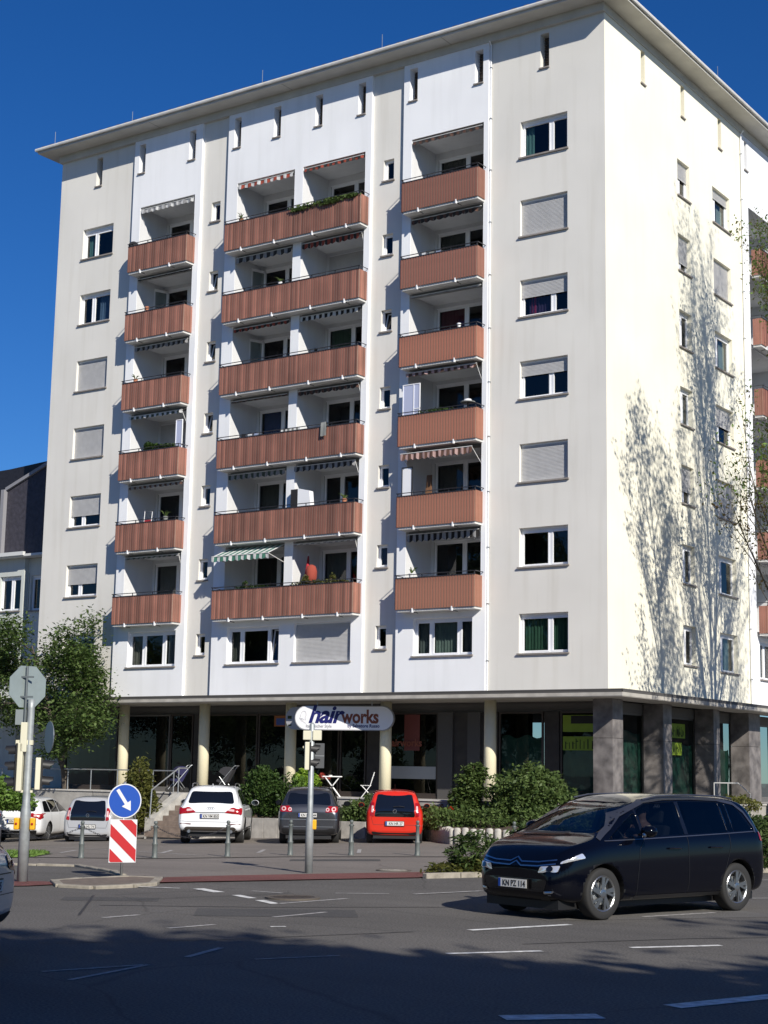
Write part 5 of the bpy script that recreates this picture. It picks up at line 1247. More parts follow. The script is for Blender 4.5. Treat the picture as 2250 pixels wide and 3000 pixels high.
def strip(name, bvh, pts, wd, proj, off, m, parent, mirror=False):
    P = [Vector(p) for p in pts]; L_, R_ = [], []
    fine = []
    for a, c in zip(P, P[1:]):
        k = max(1, int((c-a).length/.05)); fine += [a.lerp(c, i/k) for i in range(k)]
    fine.append(P[-1])
    for i, p in enumerate(fine):
        d = (fine[min(i+1, len(fine)-1)]-fine[max(0, i-1)]).normalized(); nn = Vector((-d.y, d.x))*wd/2; L_.append(tuple(p+nn)); R_.append(tuple(p-nn))
    return patch(name, bvh, L_+R_[::-1], proj, off, m, parent, cell=9, mirror=mirror)
def number_plate(parent, x, y, z, txt, face=-1, tilt=0, w_=.52, parent_m=None):
    q = MB(); q.box(-.01, .008, -w_/2-.012, w_/2+.012, -.067, .067); b_ = q.build('plate_holder', M_TRIM, parent); b_.location = (x, y, z); b_.rotation_euler = (0, tilt, 0 if face < 0 else math.pi)
    q = MB(); q.box(-.016, -.0105, -w_/2, w_/2, -.055, .055); p = q.build('number_plate', M_PLATE, b_)
    q = MB(); q.box(-.018, -.0165, w_/2-.045, w_/2-.002, -.053, .053); q.build('country_band', M_EU, p)
    me = text_mesh(txt, .105, .001, .002, sp if False else 0, 1.0, 'CENTER'); me.materials.append(M_PINK)
    linkmesh('plate_lettering', me, p, Matrix(((0, 0, -1, -.018), (-1, 0, 0, -.03), (0, 1, 0, -.037), (0, 0, 0, 1))) @ Matrix.Diagonal((.86, 1, 1, 1)))
    return p
def mirror_(parent, x, y, z, pm, s=1.0):
    for sd in (1, -1):
        q = MB(); q.tube([(0, 0, -.03), (.01, sd*.10, -.01)], .02, 6, m=1)
        pts = [(.5*math.cos(a), .5*math.sin(a)) for a in [2*math.pi*k/12 for k in range(12)]]
        rings = [(-.045, .9), (-.04, 1), (.0, 1.0), (.05, .82), (.08, .4)]; vs = []
        for dx, sc_ in rings: vs += [(dx*s, sd*(.17)+y_*.2*sc_*s, .02+z_*.145*sc_*s) for y_, z_ in pts]
        fs = [(i*12+k, i*12+(k+1) % 12, (i+1)*12+(k+1) % 12, (i+1)*12+k) for i in range(4) for k in range(12)]+[tuple(range(12)), tuple(range(48, 60))]
        q.add(vs, fs, 0); o = q.build('wing_mirror', [pm, M_TRIM], parent, smooth=True); o.location = (x, sd*y, z)
        q = MB(); q.prism([(y_*.17*s+sd*.17, .02+z_*.12*s) for y_, z_ in pts], -.0475*s, -.0455*s, 'YZ'); q.build('mirror_glass', M_CGL, o)
def make_car(name, label, pm, spec, x, y, az, z, group='cars parked nose in before the block', cat='car', scale=1.035):
    ro = tag(empty(name, (x, y, z), math.radians(90-az), scale), label, cat, group)
    body = car_body(spec, pm, 'body', ro); L_ = spec['tab'][-1][0]
    for wx in spec['wheels']:
        q = MB(); r_ = spec['r']+.045; q.lathe([(0, -1.3), (r_, -1.3), (r_, -spec['w']+.28), (0, -spec['w']+.28)], (wx, 0, spec['r']+.01), 32, 'Y'); q.lathe([(0, spec['w']-.28), (r_, spec['w']-.28), (r_, 1.3), (0, 1.3)], (wx, 0, spec['r']+.01), 32, 'Y')
        c = q.build('c', M_TRIM); bm = bmesh.new(); bm.from_mesh(c.data); bmesh.ops.recalc_face_normals(bm, faces=bm.faces[:]); bm.to_mesh(c.data); bm.free()
        me0 = len(body.data.polygons); cut(body, c)
        # arch liner faces: inside the wheel circle
        if len(body.data.materials) < 2: body.data.materials.append(M_TRIM)
        mi = []
        for p in body.data.polygons:
            c_ = p.center; d = math.hypot(c_.x-wx, c_.z-spec['r']-.01); mi.append(1 if (abs(d-r_) < .012 and abs(c_.y) < spec['w']-.012) or (d < r_ and abs(c_.y) < spec['w']-.2) else p.material_index)
        body.data.polygons.foreach_set('material_index', mi)
        body.data.update()
        for s in (1, -1): wheel(ro, wx, s*(spec['w']-.035), spec['r'], spec.get('tw', .2), spec['rr'], spec['style'], spec.get('n', 5), spec.get('rim'))
    bvh = BVHTree.FromPolygons([v.co.copy() for v in body.data.vertices], [tuple(p.vertices) for p in body.data.polygons])
    return ro, body, bvh
# ---- small city hatchback (one silver, one red)
UP = dict(tab=[(0.0, .36, .80, .90, .69, .58), (.03, .26, .86, .98, .745, .62), (.10, .22, .90, 1.10, .79, .63), (.24, .21, .93, 1.38, .81, .60), (.36, .21, .93, 1.44, .815, .59), (.9, .20, .93, 1.475, .82, .60), (1.6, .20, .93, 1.475, .82, .60), (2.15, .20, .93, 1.42, .82, .60), (2.55, .20, .94, 1.20, .82, .63), (2.85, .20, .92, .99, .815, .68), (3.2, .21, .82, .90, .80, .66), (3.42, .23, .70, .79, .74, .60), (3.52, .30, .56, .66, .62, .50), (3.54, .36, .50, .6, .56, .44)],
          xs=[0, .012, .05, .10, .17, .24, .32, .42, .6, .9, 1.3, 1.6, 1.9, 2.15, 2.35, 2.55, 2.7, 2.85, 3.0, 3.2, 3.35, 3.45, 3.51, 3.535, 3.54], w=.82, wheels=(.52, 2.94), r=.29, rr=.19, style='cover', n=8, tw=.17)
def build_up(label, pm, x, y, az, z, txt):
    ro, body, bvh = make_car('small_hatchback', label, pm, UP, x, y, az, z)
    g = rounded([(-.57, .74), (.57, .74), (.56, 1.02), (.49, 1.36), (-.49, 1.36), (-.56, 1.02)], .05); patch('rear_hatch_glass', bvh, g, 'B', .006, M_CGL, ro)
    for s in (1, -1):
        lp = rounded([(s*.585, .74), (s*.69, .76), (s*.675, 1.12), (s*.575, 1.14)], .03); patch('tail_light', bvh, lp, 'B', .012, M_TAIL, ro)
        t = patch('tail_light_lens', bvh, rounded([(s*.605, .86), (s*.655, .86), (s*.645, 1.04), (s*.6, 1.04)], .015), 'B', .016, M_TAILW, ro)
    sg = rounded([(.42, .97), (1.25, .96), (1.22, 1.38), (.52, 1.38)], .06); patch('side_window', bvh, sg, 'S', .005, M_CGL, ro, mirror=True)
    sg = rounded([(1.32, .96), (2.45, .97), (2.02, 1.37), (1.30, 1.39)], .05); patch('door_window', bvh, sg, 'S', .005, M_CGL, ro, mirror=True)
    patch('windscreen', bvh, rounded([(-.58, 1.04), (.58, 1.04), (.52, 1.37), (-.52, 1.37)], .05), 'F', .005, M_CGL, ro)
    patch('bumper_skirt', bvh, rounded([(-.60, .25), (.60, .25), (.66, .33), (-.66, .33)], .03), 'B', .006, M_TRIM, ro)
    strip('hatch_gap', bvh, [(-.66, .72), (-.6, .52), (.6, .52), (.66, .72)], .008, 'B', .003, M_TRIM, ro)
    strip('door_gap', bvh, [(1.27, .95), (1.27, .32), (2.3, .30), (2.42, .55), (2.45, .93)], .008, 'S', .003, M_TRIM, ro, mirror=True)
    patch('headlight', bvh, rounded([(.5, .68), (.70, .70), (.66, .86), (.50, .82)], .04), 'F', .01, M_HEADL, ro, mirror=True)
    number_plate(ro, -.035, 0, .56, txt, tilt=R(-4))
    q = MB(); q.lathe([(.055, -.012), (.055, -.0), (.045, -.0), (.045, -.012), (.055, -.012)], (0, 0, 0), 24, 'X'); q.tube([(-.008, -.035, .032), (-.008, -.016, -.034), (-.008, 0, .01), (-.008, .016, -.034), (-.008, .035, .032)], .006, 4); o = q.build('badge', M_CHR, ro)
    h = bvh.ray_cast(Vector((-3, 0, .90)), Vector((1, 0, 0)))[0]; o.location = (h.x-.012, 0, .90)
    q = MB(); q.tube([(0, .0, 0), (-.01, -.18, .02), (0, -.32, .0)], .009, 5); o = q.build('rear_wiper', M_TRIM, ro); h = bvh.ray_cast(Vector((-3, 0, 1.0)), Vector((1, 0, 0)))[0]; o.location = (h.x-.02, .05, 1.02)
    mirror_(ro, 2.28, .80, 1.0, pm, .9)
    q = MB(); q.tube([(.5, 0, 1.5), (.38, 0, 1.66)], .006, 5); q.build('aerial', M_TRIM, ro)
    q = MB(); q.box(.1, 3.3, -.6, .6, .14, .3); q.build('underbody', M_TRIM, ro)
    return ro
P_SIL = paint('paint silver', (.52, .53, .55), metal=.35, rough=.32); P_REDC = paint('paint red', (.55, .022, .008), rough=.25)
P_WHT = paint('paint white', (.74, .76, .78), rough=.3); P_GRY = paint('paint graphite', (.085, .088, .10), metal=.8, rough=.3); P_BLK = mat('paint blue black', (.0015, .002, .005), .12, spec=.22, coat=.3)
build_up('silver small hatchback with black tailgate glass behind the chained bollard', P_SIL, -15.14, -7.38, -28.5, gz(-15.14, -7.38)-.08, 'KN HU 74')
build_up('bright red small hatchback parked nose in by the palisade kerb', P_REDC, -3.76, -6.35, -34.5, -.12, 'KN HR 27')
# ---- white mid size SUV
Q5 = dict(tab=[(0.0, .46, .82, .90, .80, .66), (.03, .40, .92, 1.02, .87, .70), (.10, .36, 1.00, 1.12, .915, .72), (.26, .34, 1.04, 1.34, .935, .69), (.46, .33, 1.05, 1.55, .94, .66), (.62, .32, 1.05, 1.61, .94, .655), (1.2, .30, 1.04, 1.65, .94, .66), (2.2, .30, 1.03, 1.645, .94, .66), (2.7, .30, 1.02, 1.58, .94, .66), (3.15, .30, 1.01, 1.30, .94, .70), (3.5, .30, .99, 1.08, .935, .74), (4.1, .31, .92, 1.01, .92, .74), (4.42, .33, .80, .90, .87, .68), (4.58, .36, .62, .74, .76, .58), (4.63, .42, .54, .64, .64, .48)],
          xs=[0, .012, .05, .10, .18, .26, .36, .46, .6, .8, 1.2, 1.7, 2.2, 2.5, 2.75, 3.0, 3.2, 3.4, 3.6, 3.85, 4.1, 4.3, 4.45, 4.55, 4.61, 4.63], w=.94, wheels=(.93, 3.74), r=.365, rr=.245, style='twin', n=5, tw=.235)
P3W = P_WHT
ro, body, bvh = make_car('suv', 'white SUV with silver roof rails parked by the stairs', P_WHT, Q5, -8.65, -8.86, -35, -.27)
patch('rear_hatch_glass', bvh, rounded([(-.67, 1.15), (.67, 1.15), (.58, 1.49), (-.58, 1.49)], .08), 'B', .006, M_CGL, ro)
for s in (1, -1):
    patch('tail_light', bvh, rounded([(s*.40, .90), (s*.885, .84), (s*.895, 1.03), (s*.60, 1.045)], .035), 'B', .014, M_TAIL, ro)
    patch('tail_light_lens', bvh, rounded([(s*.5, .95), (s*.68, .93), (s*.68, .99), (s*.52, 1.0)], .02), 'B', .019, M_TAILW, ro)
    patch('reflector', bvh, rounded([(s*.55, .56), (s*.86, .57), (s*.86, .595), (s*.55, .59)], .01), 'B', .01, mat('reflector dark red', (.08, .004, .005), .3), ro)
patch('rear_diffuser', bvh, rounded([(-.80, .36), (.80, .36), (.70, .50), (-.70, .50)], .05), 'B', .008, mat('diffuser brown grey', (.05, .042, .035), .5), ro)
strip('hatch_gap', bvh, [(-.42, .905), (.42, .905)], .02, 'B', .004, M_TRIM, ro)
strip('bumper_gap', bvh, [(-.9, .66), (-.6, .64), (.6, .64), (.9, .66)], .008, 'B', .003, M_TRIM, ro)
strip('hatch_gap', bvh, [(-.72, 1.5), (-.80, 1.08), (-.86, .98), (-.84, .7)], .007, 'B', .003, M_TRIM, ro); strip('hatch_gap', bvh, [(.72, 1.5), (.80, 1.08), (.86, .98), (.84, .7)], .007, 'B', .003, M_TRIM, ro)
patch('side_window', bvh, rounded([(.50, 1.10), (1.10, 1.09), (1.08, 1.53), (.82, 1.50)], .05), 'S', .005, M_CGL, ro, mirror=True)
patch('side_window', bvh, rounded([(1.16, 1.09), (2.0, 1.08), (1.98, 1.55), (1.14, 1.54)], .04), 'S', .005, M_CGL, ro, mirror=True)
patch('side_window', bvh, rounded([(2.06, 1.08), (3.15, 1.06), (2.62, 1.48), (2.04, 1.55)], .04), 'S', .005, M_CGL, ro, mirror=True)
patch('windscreen', bvh, rounded([(-.64, 1.14), (.64, 1.14), (.56, 1.52), (-.56, 1.52)], .06), 'F', .005, M_CGL, ro)
for xx in (1.12, 2.03, 3.02): strip('door_gap', bvh, [(xx, 1.04), (xx-.02, .5)], .008, 'S', .003, M_TRIM, ro, mirror=True)
strip('sill_trim', bvh, [(1.35, .42), (3.3, .40)], .08, 'S', .006, M_TRIM, ro, mirror=True)
patch('headlight', bvh, rounded([(.5, .74), (.82, .78), (.80, .9), (.52, .86)], .03), 'F', .01, M_HEADL, ro, mirror=True)
for s in (1, -1):
    q = MB(); q.tube([(.75, s*.62, 1.63), (.9, s*.62, 1.70), (1.4, s*.62, 1.72), (2.2, s*.62, 1.71), (2.55, s*.62, 1.64)], .018, 6); q.build('roof_rail', M_CHR, ro)
    q = MB(); 
    for xx in (1.25, 2.12): q.tube([(xx, s*.945, .97), (xx+.08, s*.965, .975), (xx+.17, s*.945, .97)], .013, 6)
    q.build('door_handle', P_WHT, ro)
    q = MB(); q.lathe([(.035, -.05), (.045, -.05), (.045, .06), (.035, .06)], (.05, s*.6, .37), 14, 'X'); q.build('exhaust_tip', M_CHR, ro)
patch('roof_glass', bvh, rounded([(.95, -.48), (2.3, -.48), (2.3, .48), (.95, .48)], .08), 'T', .004, M_CGL, ro)
q = MB(); q.tube([(.6, 0, 1.64), (.5, 0, 1.70)], .012, 5); q.build('aerial', P_WHT, ro)
number_plate(ro, -.025, .02, .80, 'KN VM 850', tilt=R(-6)); mirror_(ro, 2.98, .90, 1.12, P_WHT, 1.15)
h = bvh.ray_cast(Vector((-3, 0, 1.0)), Vector((1, 0, 0)))[0]
for i in range(4): q = MB(); q.lathe([(.036, -.006), (.036, .0), (.028, .0), (.028, -.006), (.036, -.006)], (h.x-.003, -.08+.053*i, 1.02), 18, 'X'); q.build('badge_ring', M_CHR, ro)
q = MB(); q.box(.2, 4.4, -.7, .7, .22, .45); q.build('underbody', M_TRIM, ro)
# ---- graphite people carrier
GP = dict(tab=[(0.0, .42, .80, .88, .74, .64), (.03, .34, .90, 1.00, .80, .66), (.10, .27, .97, 1.10, .845, .67), (.24, .25, 1.00, 1.34, .87, .655), (.38, .24, 1.01, 1.50, .875, .635), (.6, .23, 1.01, 1.555, .88, .63), (1.2, .22, 1.0, 1.585, .88, .635), (2.0, .22, .99, 1.58, .88, .64), (2.5, .22, .98, 1.50, .88, .64), (3.0, .22, .97, 1.22, .88, .68), (3.3, .22, .95, 1.05, .875, .72), (3.75, .23, .86, .95, .86, .70), (4.02, .25, .74, .84, .80, .63), (4.16, .30, .6, .7, .7, .55), (4.2, .36, .52, .62, .6, .46)],
          xs=[0, .012, .05, .10, .17, .24, .31, .38, .5, .7, 1.2, 1.6, 2.0, 2.3, 2.55, 2.8, 3.0, 3.2, 3.4, 3.6, 3.8, 3.95, 4.07, 4.15, 4.19, 4.2], w=.88, wheels=(.78, 3.36), r=.315, rr=.205, style='spoke', n=7, tw=.2)
ro, body, bvh = make_car('people_carrier', 'graphite grey compact people carrier with round tail lamps', P_GRY, GP, -5.83, -7.77, -34.5, -.19)
patch('rear_hatch_glass', bvh, rounded([(-.63, 1.10), (.63, 1.10), (.56, 1.43), (-.56, 1.43)], .08), 'B', .006, M_CGL, ro)
for s in (1, -1):
    patch('tail_light', bvh, rounded([(s*.46, .90), (s*.80, .90), (s*.81, 1.06), (s*.55, 1.07)], .04), 'B', .012, M_TAIL, ro)
    for cy, cz, r_ in ((s*.53, .97, .052), (s*.70, .985, .062)):
        patch('tail_light_ring', bvh, [(cy+r_*math.cos(a), cz+r_*math.sin(a)) for a in [2*math.pi*k/18 for k in range(18)]], 'B', .017, M_TAILW, ro); patch('tail_light_core', bvh, [(cy+r_*.5*math.cos(a), cz+r_*.5*math.sin(a)) for a in [2*math.pi*k/14 for k in range(14)]], 'B', .021, M_TAIL, ro)
patch('bumper_skirt', bvh, rounded([(-.72, .30), (.72, .30), (.76, .45), (-.76, .45)], .04), 'B', .008, M_TRIM, ro)
strip('bumper_crease', bvh, [(-.8, .70), (.8, .70)], .02, 'B', .006, M_CHR, ro); strip('bumper_crease', bvh, [(-.7, .50), (.7, .50)], .015, 'B', .006, M_CHR, ro)
strip('hatch_gap', bvh, [(-.60, .88), (-.5, .72), (.5, .72), (.60, .88)], .008, 'B', .003, M_TRIM, ro)
patch('side_window', bvh, rounded([(.42, 1.06), (1.0, 1.05), (.98, 1.48), (.66, 1.46)], .05), 'S', .005, M_CGL, ro, mirror=True)
patch('side_window', bvh, rounded([(1.06, 1.05), (1.9, 1.04), (1.88, 1.50), (1.04, 1.49)], .04), 'S', .005, M_CGL, ro, mirror=True)
patch('side_window', bvh, rounded([(1.96, 1.04), (3.0, 1.02), (2.42, 1.42), (1.94, 1.50)], .04), 'S', .005, M_CGL, ro, mirror=True)
patch('windscreen', bvh, rounded([(-.60, 1.10), (.60, 1.10), (.54, 1.46), (-.54, 1.46)], .06), 'F', .005, M_CGL, ro)
patch('headlight', bvh, rounded([(.5, .70), (.76, .74), (.74, .86), (.52, .84)], .03), 'F', .01, M_HEADL, ro, mirror=True)
for s in (1, -1):
    q = MB(); q.tube([(.6, s*.6, 1.575), (.75, s*.6, 1.62), (1.6, s*.6, 1.635), (2.3, s*.6, 1.58)], .014, 6); q.build('roof_rail', M_DARKM, ro)
number_plate(ro, -.03, .03, .82, 'KN RD 744', tilt=R(-6)); mirror_(ro, 2.85, .85, 1.08, M_TRIM, 1.05)
h = bvh.ray_cast(Vector((-3, 0, 1.0)), Vector((1, 0, 0)))[0]; q = MB(); q.lathe([(.055, -.012), (.055, 0), (.044, 0), (.044, -.012), (.055, -.012)], (h.x-.003, 0, 1.0), 24, 'X'); q.tube([(h.x-.012, -.035, 1.03), (h.x-.012, -.016, .966), (h.x-.012, 0, 1.01), (h.x-.012, .016, .966), (h.x-.012, .035, 1.03)], .006, 4); q.build('badge', M_CHR, ro)
q = MB(); q.box(.15, 4.0, -.64, .64, .16, .36); q.build('underbody', M_TRIM, ro)
# ---- white estates at the left, and the silver one at the left edge of the road
ES = dict(tab=[(0.0, .44, .80, .88, .74, .64), (.03, .36, .88, .97, .80, .66), (.12, .28, .93, 1.06, .86, .665), (.32, .25, .95, 1.28, .885, .64), (.50, .24, .95, 1.41, .89, .62), (.8, .23, .95, 1.455, .895, .62), (1.6, .22, .94, 1.47, .90, .63), (2.3, .22, .93, 1.44, .90, .63), (2.8, .22, .93, 1.27, .90, .65), (3.25, .22, .92, 1.03, .895, .70), (3.7, .22, .88, .95, .885, .72), (4.2, .24, .78, .86, .84, .66), (4.5, .27, .64, .74, .76, .58), (4.63, .32, .54, .64, .64, .48), (4.66, .36, .5, .6, .58, .42)],
          xs=[0, .012, .05, .12, .22, .32, .41, .50, .65, .8, 1.2, 1.6, 2.0, 2.3, 2.6, 2.8, 3.0, 3.2, 3.4, 3.7, 3.95, 4.2, 4.4, 4.52, 4.6, 4.65, 4.66], w=.90, wheels=(.98, 3.66), r=.32, rr=.21, style='twin', n=5, tw=.205)
def build_es(label, pm, x, y, az, z, txt, group='cars parked nose in before the block', lens=True):
    ro, body, bvh = make_car('estate_car', label, pm, ES, x, y, az, z, group)
    patch('rear_hatch_glass', bvh, rounded([(-.64, 1.02), (.64, 1.02), (.56, 1.34), (-.56, 1.34)], .07), 'B', .006, M_CGL, ro)
    for s in (1, -1):
        patch('tail_light', bvh, rounded([(s*.50, .86), (s*.84, .76), (s*.86, .96), (s*.52, .97)], .03), 'B', .012, M_TAIL, ro)
        patch('tail_light_lens', bvh, rounded([(s*.62, .86), (s*.8, .84), (s*.8, .91), (s*.62, .92)], .015), 'B', .016, M_TAILW, ro)
    patch('tail_light', bvh, rounded([(.02, .76), (.28, .82), (.22, .94), (.04, .95)], .03), 'S', .010, M_TAIL, ro, mirror=True)
    strip('hatch_crease', bvh, [(-.62, .80), (.62, .80)], .012, 'B', .004, M_TRIM, ro); strip('bumper_gap', bvh, [(-.8, .60), (.8, .60)], .008, 'B', .003, M_TRIM, ro)
    patch('bumper_skirt', bvh, rounded([(-.70, .30), (.70, .30), (.74, .42), (-.74, .42)], .04), 'B', .008, M_TRIM, ro)
    patch('side_window', bvh, rounded([(.46, 1.00), (1.15, .99), (1.13, 1.36), (.72, 1.34)], .05), 'S', .005, M_CGL, ro, mirror=True)
    patch('side_window', bvh, rounded([(1.21, .99), (2.1, .98), (2.08, 1.39), (1.19, 1.38)], .04), 'S', .005, M_CGL, ro, mirror=True)
    patch('side_window', bvh, rounded([(2.16, .98), (3.2, .97), (2.68, 1.27), (2.14, 1.38)], .04), 'S', .005, M_CGL, ro, mirror=True)
    patch('windscreen', bvh, rounded([(-.60, 1.05), (.60, 1.05), (.54, 1.37), (-.54, 1.37)], .06), 'F', .005, M_CGL, ro)
    patch('headlight', bvh, rounded([(.5, .62), (.76, .66), (.74, .76), (.52, .74)], .03), 'F', .01, M_HEADL, ro, mirror=True)
    for xx in (1.17, 2.12): strip('door_gap', bvh, [(xx, .96), (xx, .34)], .008, 'S', .003, M_TRIM, ro, mirror=True)
    number_plate(ro, -.03, 0, .70, txt, tilt=R(-4)); mirror_(ro, 3.02, .86, .98, pm, 1)
    q = MB(); q.box(.15, 4.4, -.66, .66, .15, .36); q.build('underbody', M_TRIM, ro)
    return ro
build_es('white estate car with red tail lamps beside the silver hatchback', P_WHT, -18.97, -6.97, -29.5, -.66, 'KN AS 412')
build_es('white car cut off by the left edge of the photo behind the hedge bush', P_WHT, -22.3, -6.6, -29.5, -.76, 'KN LB 90')
# silver car leaving the picture at the left: its tail reaches in
c_ = st(-3.88, 16.2)
build_es('silver car leaving at the left edge with only its tail lamp corner in view', P_SIL, c_.x, c_.y, math.degrees(YAW)-84, 0, 'KN TE 55', group='cars driving on the road')

# ---- the dark people carrier turning into the road, with its driver
CI = dict(tab=[(0.0, .46, .86, .96, .76, .66), (.03, .36, .95, 1.08, .83, .69), (.10, .27, 1.03, 1.24, .875, .70), (.22, .24, 1.06, 1.43, .90, .68), (.36, .23, 1.07, 1.53, .905, .665), (.7, .22, 1.07, 1.58, .91, .66), (1.3, .20, 1.06, 1.60, .915, .665), (2.1, .20, 1.04, 1.60, .915, .67), (2.7, .20, 1.02, 1.535, .915, .67), (3.15, .20, 1.0, 1.34, .915, .69), (3.55, .20, .98, 1.13, .91, .73), (3.75, .20, .96, 1.05, .905, .76), (4.05, .20, .90, .98, .875, .75), (4.28, .22, .81, .89, .81, .68), (4.42, .25, .70, .78, .72, .58), (4.495, .30, .61, .69, .62, .49), (4.51, .36, .55, .63, .55, .42)],
          xs=[0, .012, .05, .10, .16, .22, .29, .36, .5, .7, 1.0, 1.3, 1.7, 2.1, 2.4, 2.7, 2.95, 3.15, 3.35, 3.55, 3.65, 3.75, 3.9, 4.05, 4.18, 4.28, 4.36, 4.43, 4.475, 4.502, 4.51], w=.915, wheels=(.82, 3.66), r=.335, rr=.232, style='swirl', n=5, tw=.22)
def _cx(x): return .12+x*.70/.82 if x < .82 else x if x < 3.66 else 3.66+(x-3.66)*.90
CI['tab'] = [(round(_cx(t[0]), 4),)+t[1:] for t in CI['tab']]; CI['xs'] = [round(_cx(x), 4) for x in CI['xs']]
hd = Vector((-.2616, -.965)); lf = Vector((.965, -.2616)); azc = math.degrees(math.atan2(hd.x, hd.y))
fw_ = Vector((12.52, -25.44)); org = fw_-lf*(.915-.03)*1.035-hd*3.66*1.035
ro, body, bvh = make_car('people_carrier', 'blue black people carrier with chrome nose lines driving along the road', P_BLK, CI, org.x, org.y, azc, .0, group='cars driving on the road')
CAR = ro
SW = {'front_quarter_window': [(2.86, 1.05), (3.50, 1.03), (3.04, 1.28), (2.86, 1.37)], 'door_window': [(1.98, 1.08), (2.80, 1.06), (2.80, 1.41), (2.60, 1.49), (1.98, 1.52)],
      'rear_door_window': [(1.02, 1.10), (1.90, 1.09), (1.90, 1.525), (1.02, 1.515)], 'rear_quarter_window': [(.42, 1.13), (.84, 1.11), (.84, 1.50), (.64, 1.465)], 'small_quarter_window': [(.87, 1.11), (.98, 1.11), (.98, 1.512), (.87, 1.505)]}
# hollow cabin and open the windows, then glaze them
cs = dict(CI); cab = car_body(dict(tab=[(x, .50, zw-.01, zt-.055, w_-.07, wr-.05) for (x, zb, zw, zt, w_, wr) in CI['tab']], xs=[.36, .48, .66, 1.0, 1.5, 2.1, 2.6, 2.9, 3.1, 3.3, 3.45]), M_TRIM, 'c', None)
bm = bmesh.new(); bm.from_mesh(cab.data); bmesh.ops.recalc_face_normals(bm, faces=bm.faces[:]); bm.to_mesh(cab.data); bm.free()
glz = []
for nm, pl in SW.items():
    glz.append((nm, rounded(pl, .04), 'S'))
WSCR = rounded([(-.66, 1.10), (.66, 1.10), (.60, 1.50), (-.60, 1.50)], .06)
nb0 = len(body.data.polygons)
cut(body, cab)
for nm, pl, pj_ in glz:
    for s in (1, -1):
        q = MB(); q.prism(pl, s*.40, s*1.2, 'XZ'); c = q.build('c', M_TRIM); bm = bmesh.new(); bm.from_mesh(c.data); bmesh.ops.recalc_face_normals(bm, faces=bm.faces[:]); bm.to_mesh(c.data); bm.free(); cut(body, c)
q = MB(); q.prism([(y_*1.0, z_) for y_, z_ in WSCR], 2.4, 4.2, 'YZ'); c = q.build('c', M_TRIM); bm = bmesh.new(); bm.from_mesh(c.data); bmesh.ops.recalc_face_normals(bm, faces=bm.faces[:]); bm.to_mesh(c.data); bm.free(); cut(body, c)
print('citroen polys', nb0, len(body.data.polygons))
M_CARG = glassmat('car side glass', (.06, .07, .09), ior=1.45); M_CARF = glassmat('car front glass', (.22, .25, .29), ior=1.45); M_WSG = glassmat('windscreen glass', (.5, .55, .55))
for nm, pl, pj_ in glz: patch(nm, bvh, rounded(SW[nm], .04), 'S', .001, M_CARG if 'rear' in nm or 'small' in nm else M_CARF, ro, mirror=True)
patch('windscreen', bvh, WSCR, 'F', .002, M_WSG, ro)
patch('rear_hatch_glass', bvh, rounded([(-.68, 1.15), (.68, 1.15), (.6, 1.5), (-.6, 1.5)], .07), 'B', .005, M_CGL, ro)
for x0, x1 in ((2.80, 2.86), (1.90, 1.98)): patch('window_pillar', bvh, [(x0, 1.08), (x1, 1.08), (x1, 1.42 if x0 > 2.5 else 1.52), (x0, 1.45 if x0 > 2.5 else 1.52)], 'S', .004, M_GLOSSB, ro, mirror=True)
# silvery arch line over the side glass and the A pillar
M_SAT = mat('satin metal line', (.20, .205, .22), .35, metal=.9)
strip('window_arch', bvh, [(3.68, 1.03), (3.40, 1.17), (3.12, 1.34), (2.86, 1.435), (2.6, 1.52), (2.2, 1.558), (1.6, 1.565), (1.0, 1.548), (.66, 1.495), (.48, 1.375), (.36, 1.17), (.38, 1.09)], .042, 'S', .010, M_SAT, ro, mirror=True)
for s in (1, -1): strip('window_line', bvh, [(.40, 1.105), (1.0, 1.085), (2.0, 1.055), (2.86, 1.03), (3.6, 1.01)], .012, 'S', .006, M_SAT, ro, mirror=(s == 1)) if s == 1 else None
for pts in ([(1.94, 1.05), (1.94, .40), (1.96, .26)], [(1.0, 1.08), (1.0, .9), (1.15, .55), (1.22, .26)], [(2.84, 1.03), (2.96, .9), (3.02, .5), (3.02, .28)]): strip('door_gap', bvh, pts, .008, 'S', .003, M_TRIM, ro, mirror=True)
strip('sill_line', bvh, [(1.2, .27), (3.05, .27)], .05, 'S', .006, M_TRIM, ro, mirror=True)
for s in (1, -1):
    for xx in (1.22, 2.12): q = MB(); q.tube([(xx, s*.925, .90), (xx+.06, s*.95, .905), (xx+.20, s*.95, .905), (xx+.26, s*.925, .90)], .014, 6); q.build('door_handle', M_GLOSSB, ro)
    q = MB(); q.tube([(.6, s*.62, 1.565), (.9, s*.62, 1.60), (1.6, s*.63, 1.615), (2.3, s*.63, 1.595), (2.6, s*.63, 1.55)], .014, 6); q.build('roof_rail', M_SAT, ro)
    patch('headlight', bvh, rounded([(s*.42, .60), (s*.70, .62), (s*.72, .70), (s*.46, .68)], .02), 'F', .012, M_HEADL, ro)
    patch('headlight_core', bvh, [(s*.60+.045*math.cos(a), .655+.035*math.sin(a)) for a in [2*math.pi*k/14 for k in range(14)]], 'F', .018, M_GLOSSB, ro)
    patch('fog_light', bvh, rounded([(s*.52, .34), (s*.64, .35), (s*.66, .38), (s*.52, .37)], .01), 'F', .012, M_CHR, ro)
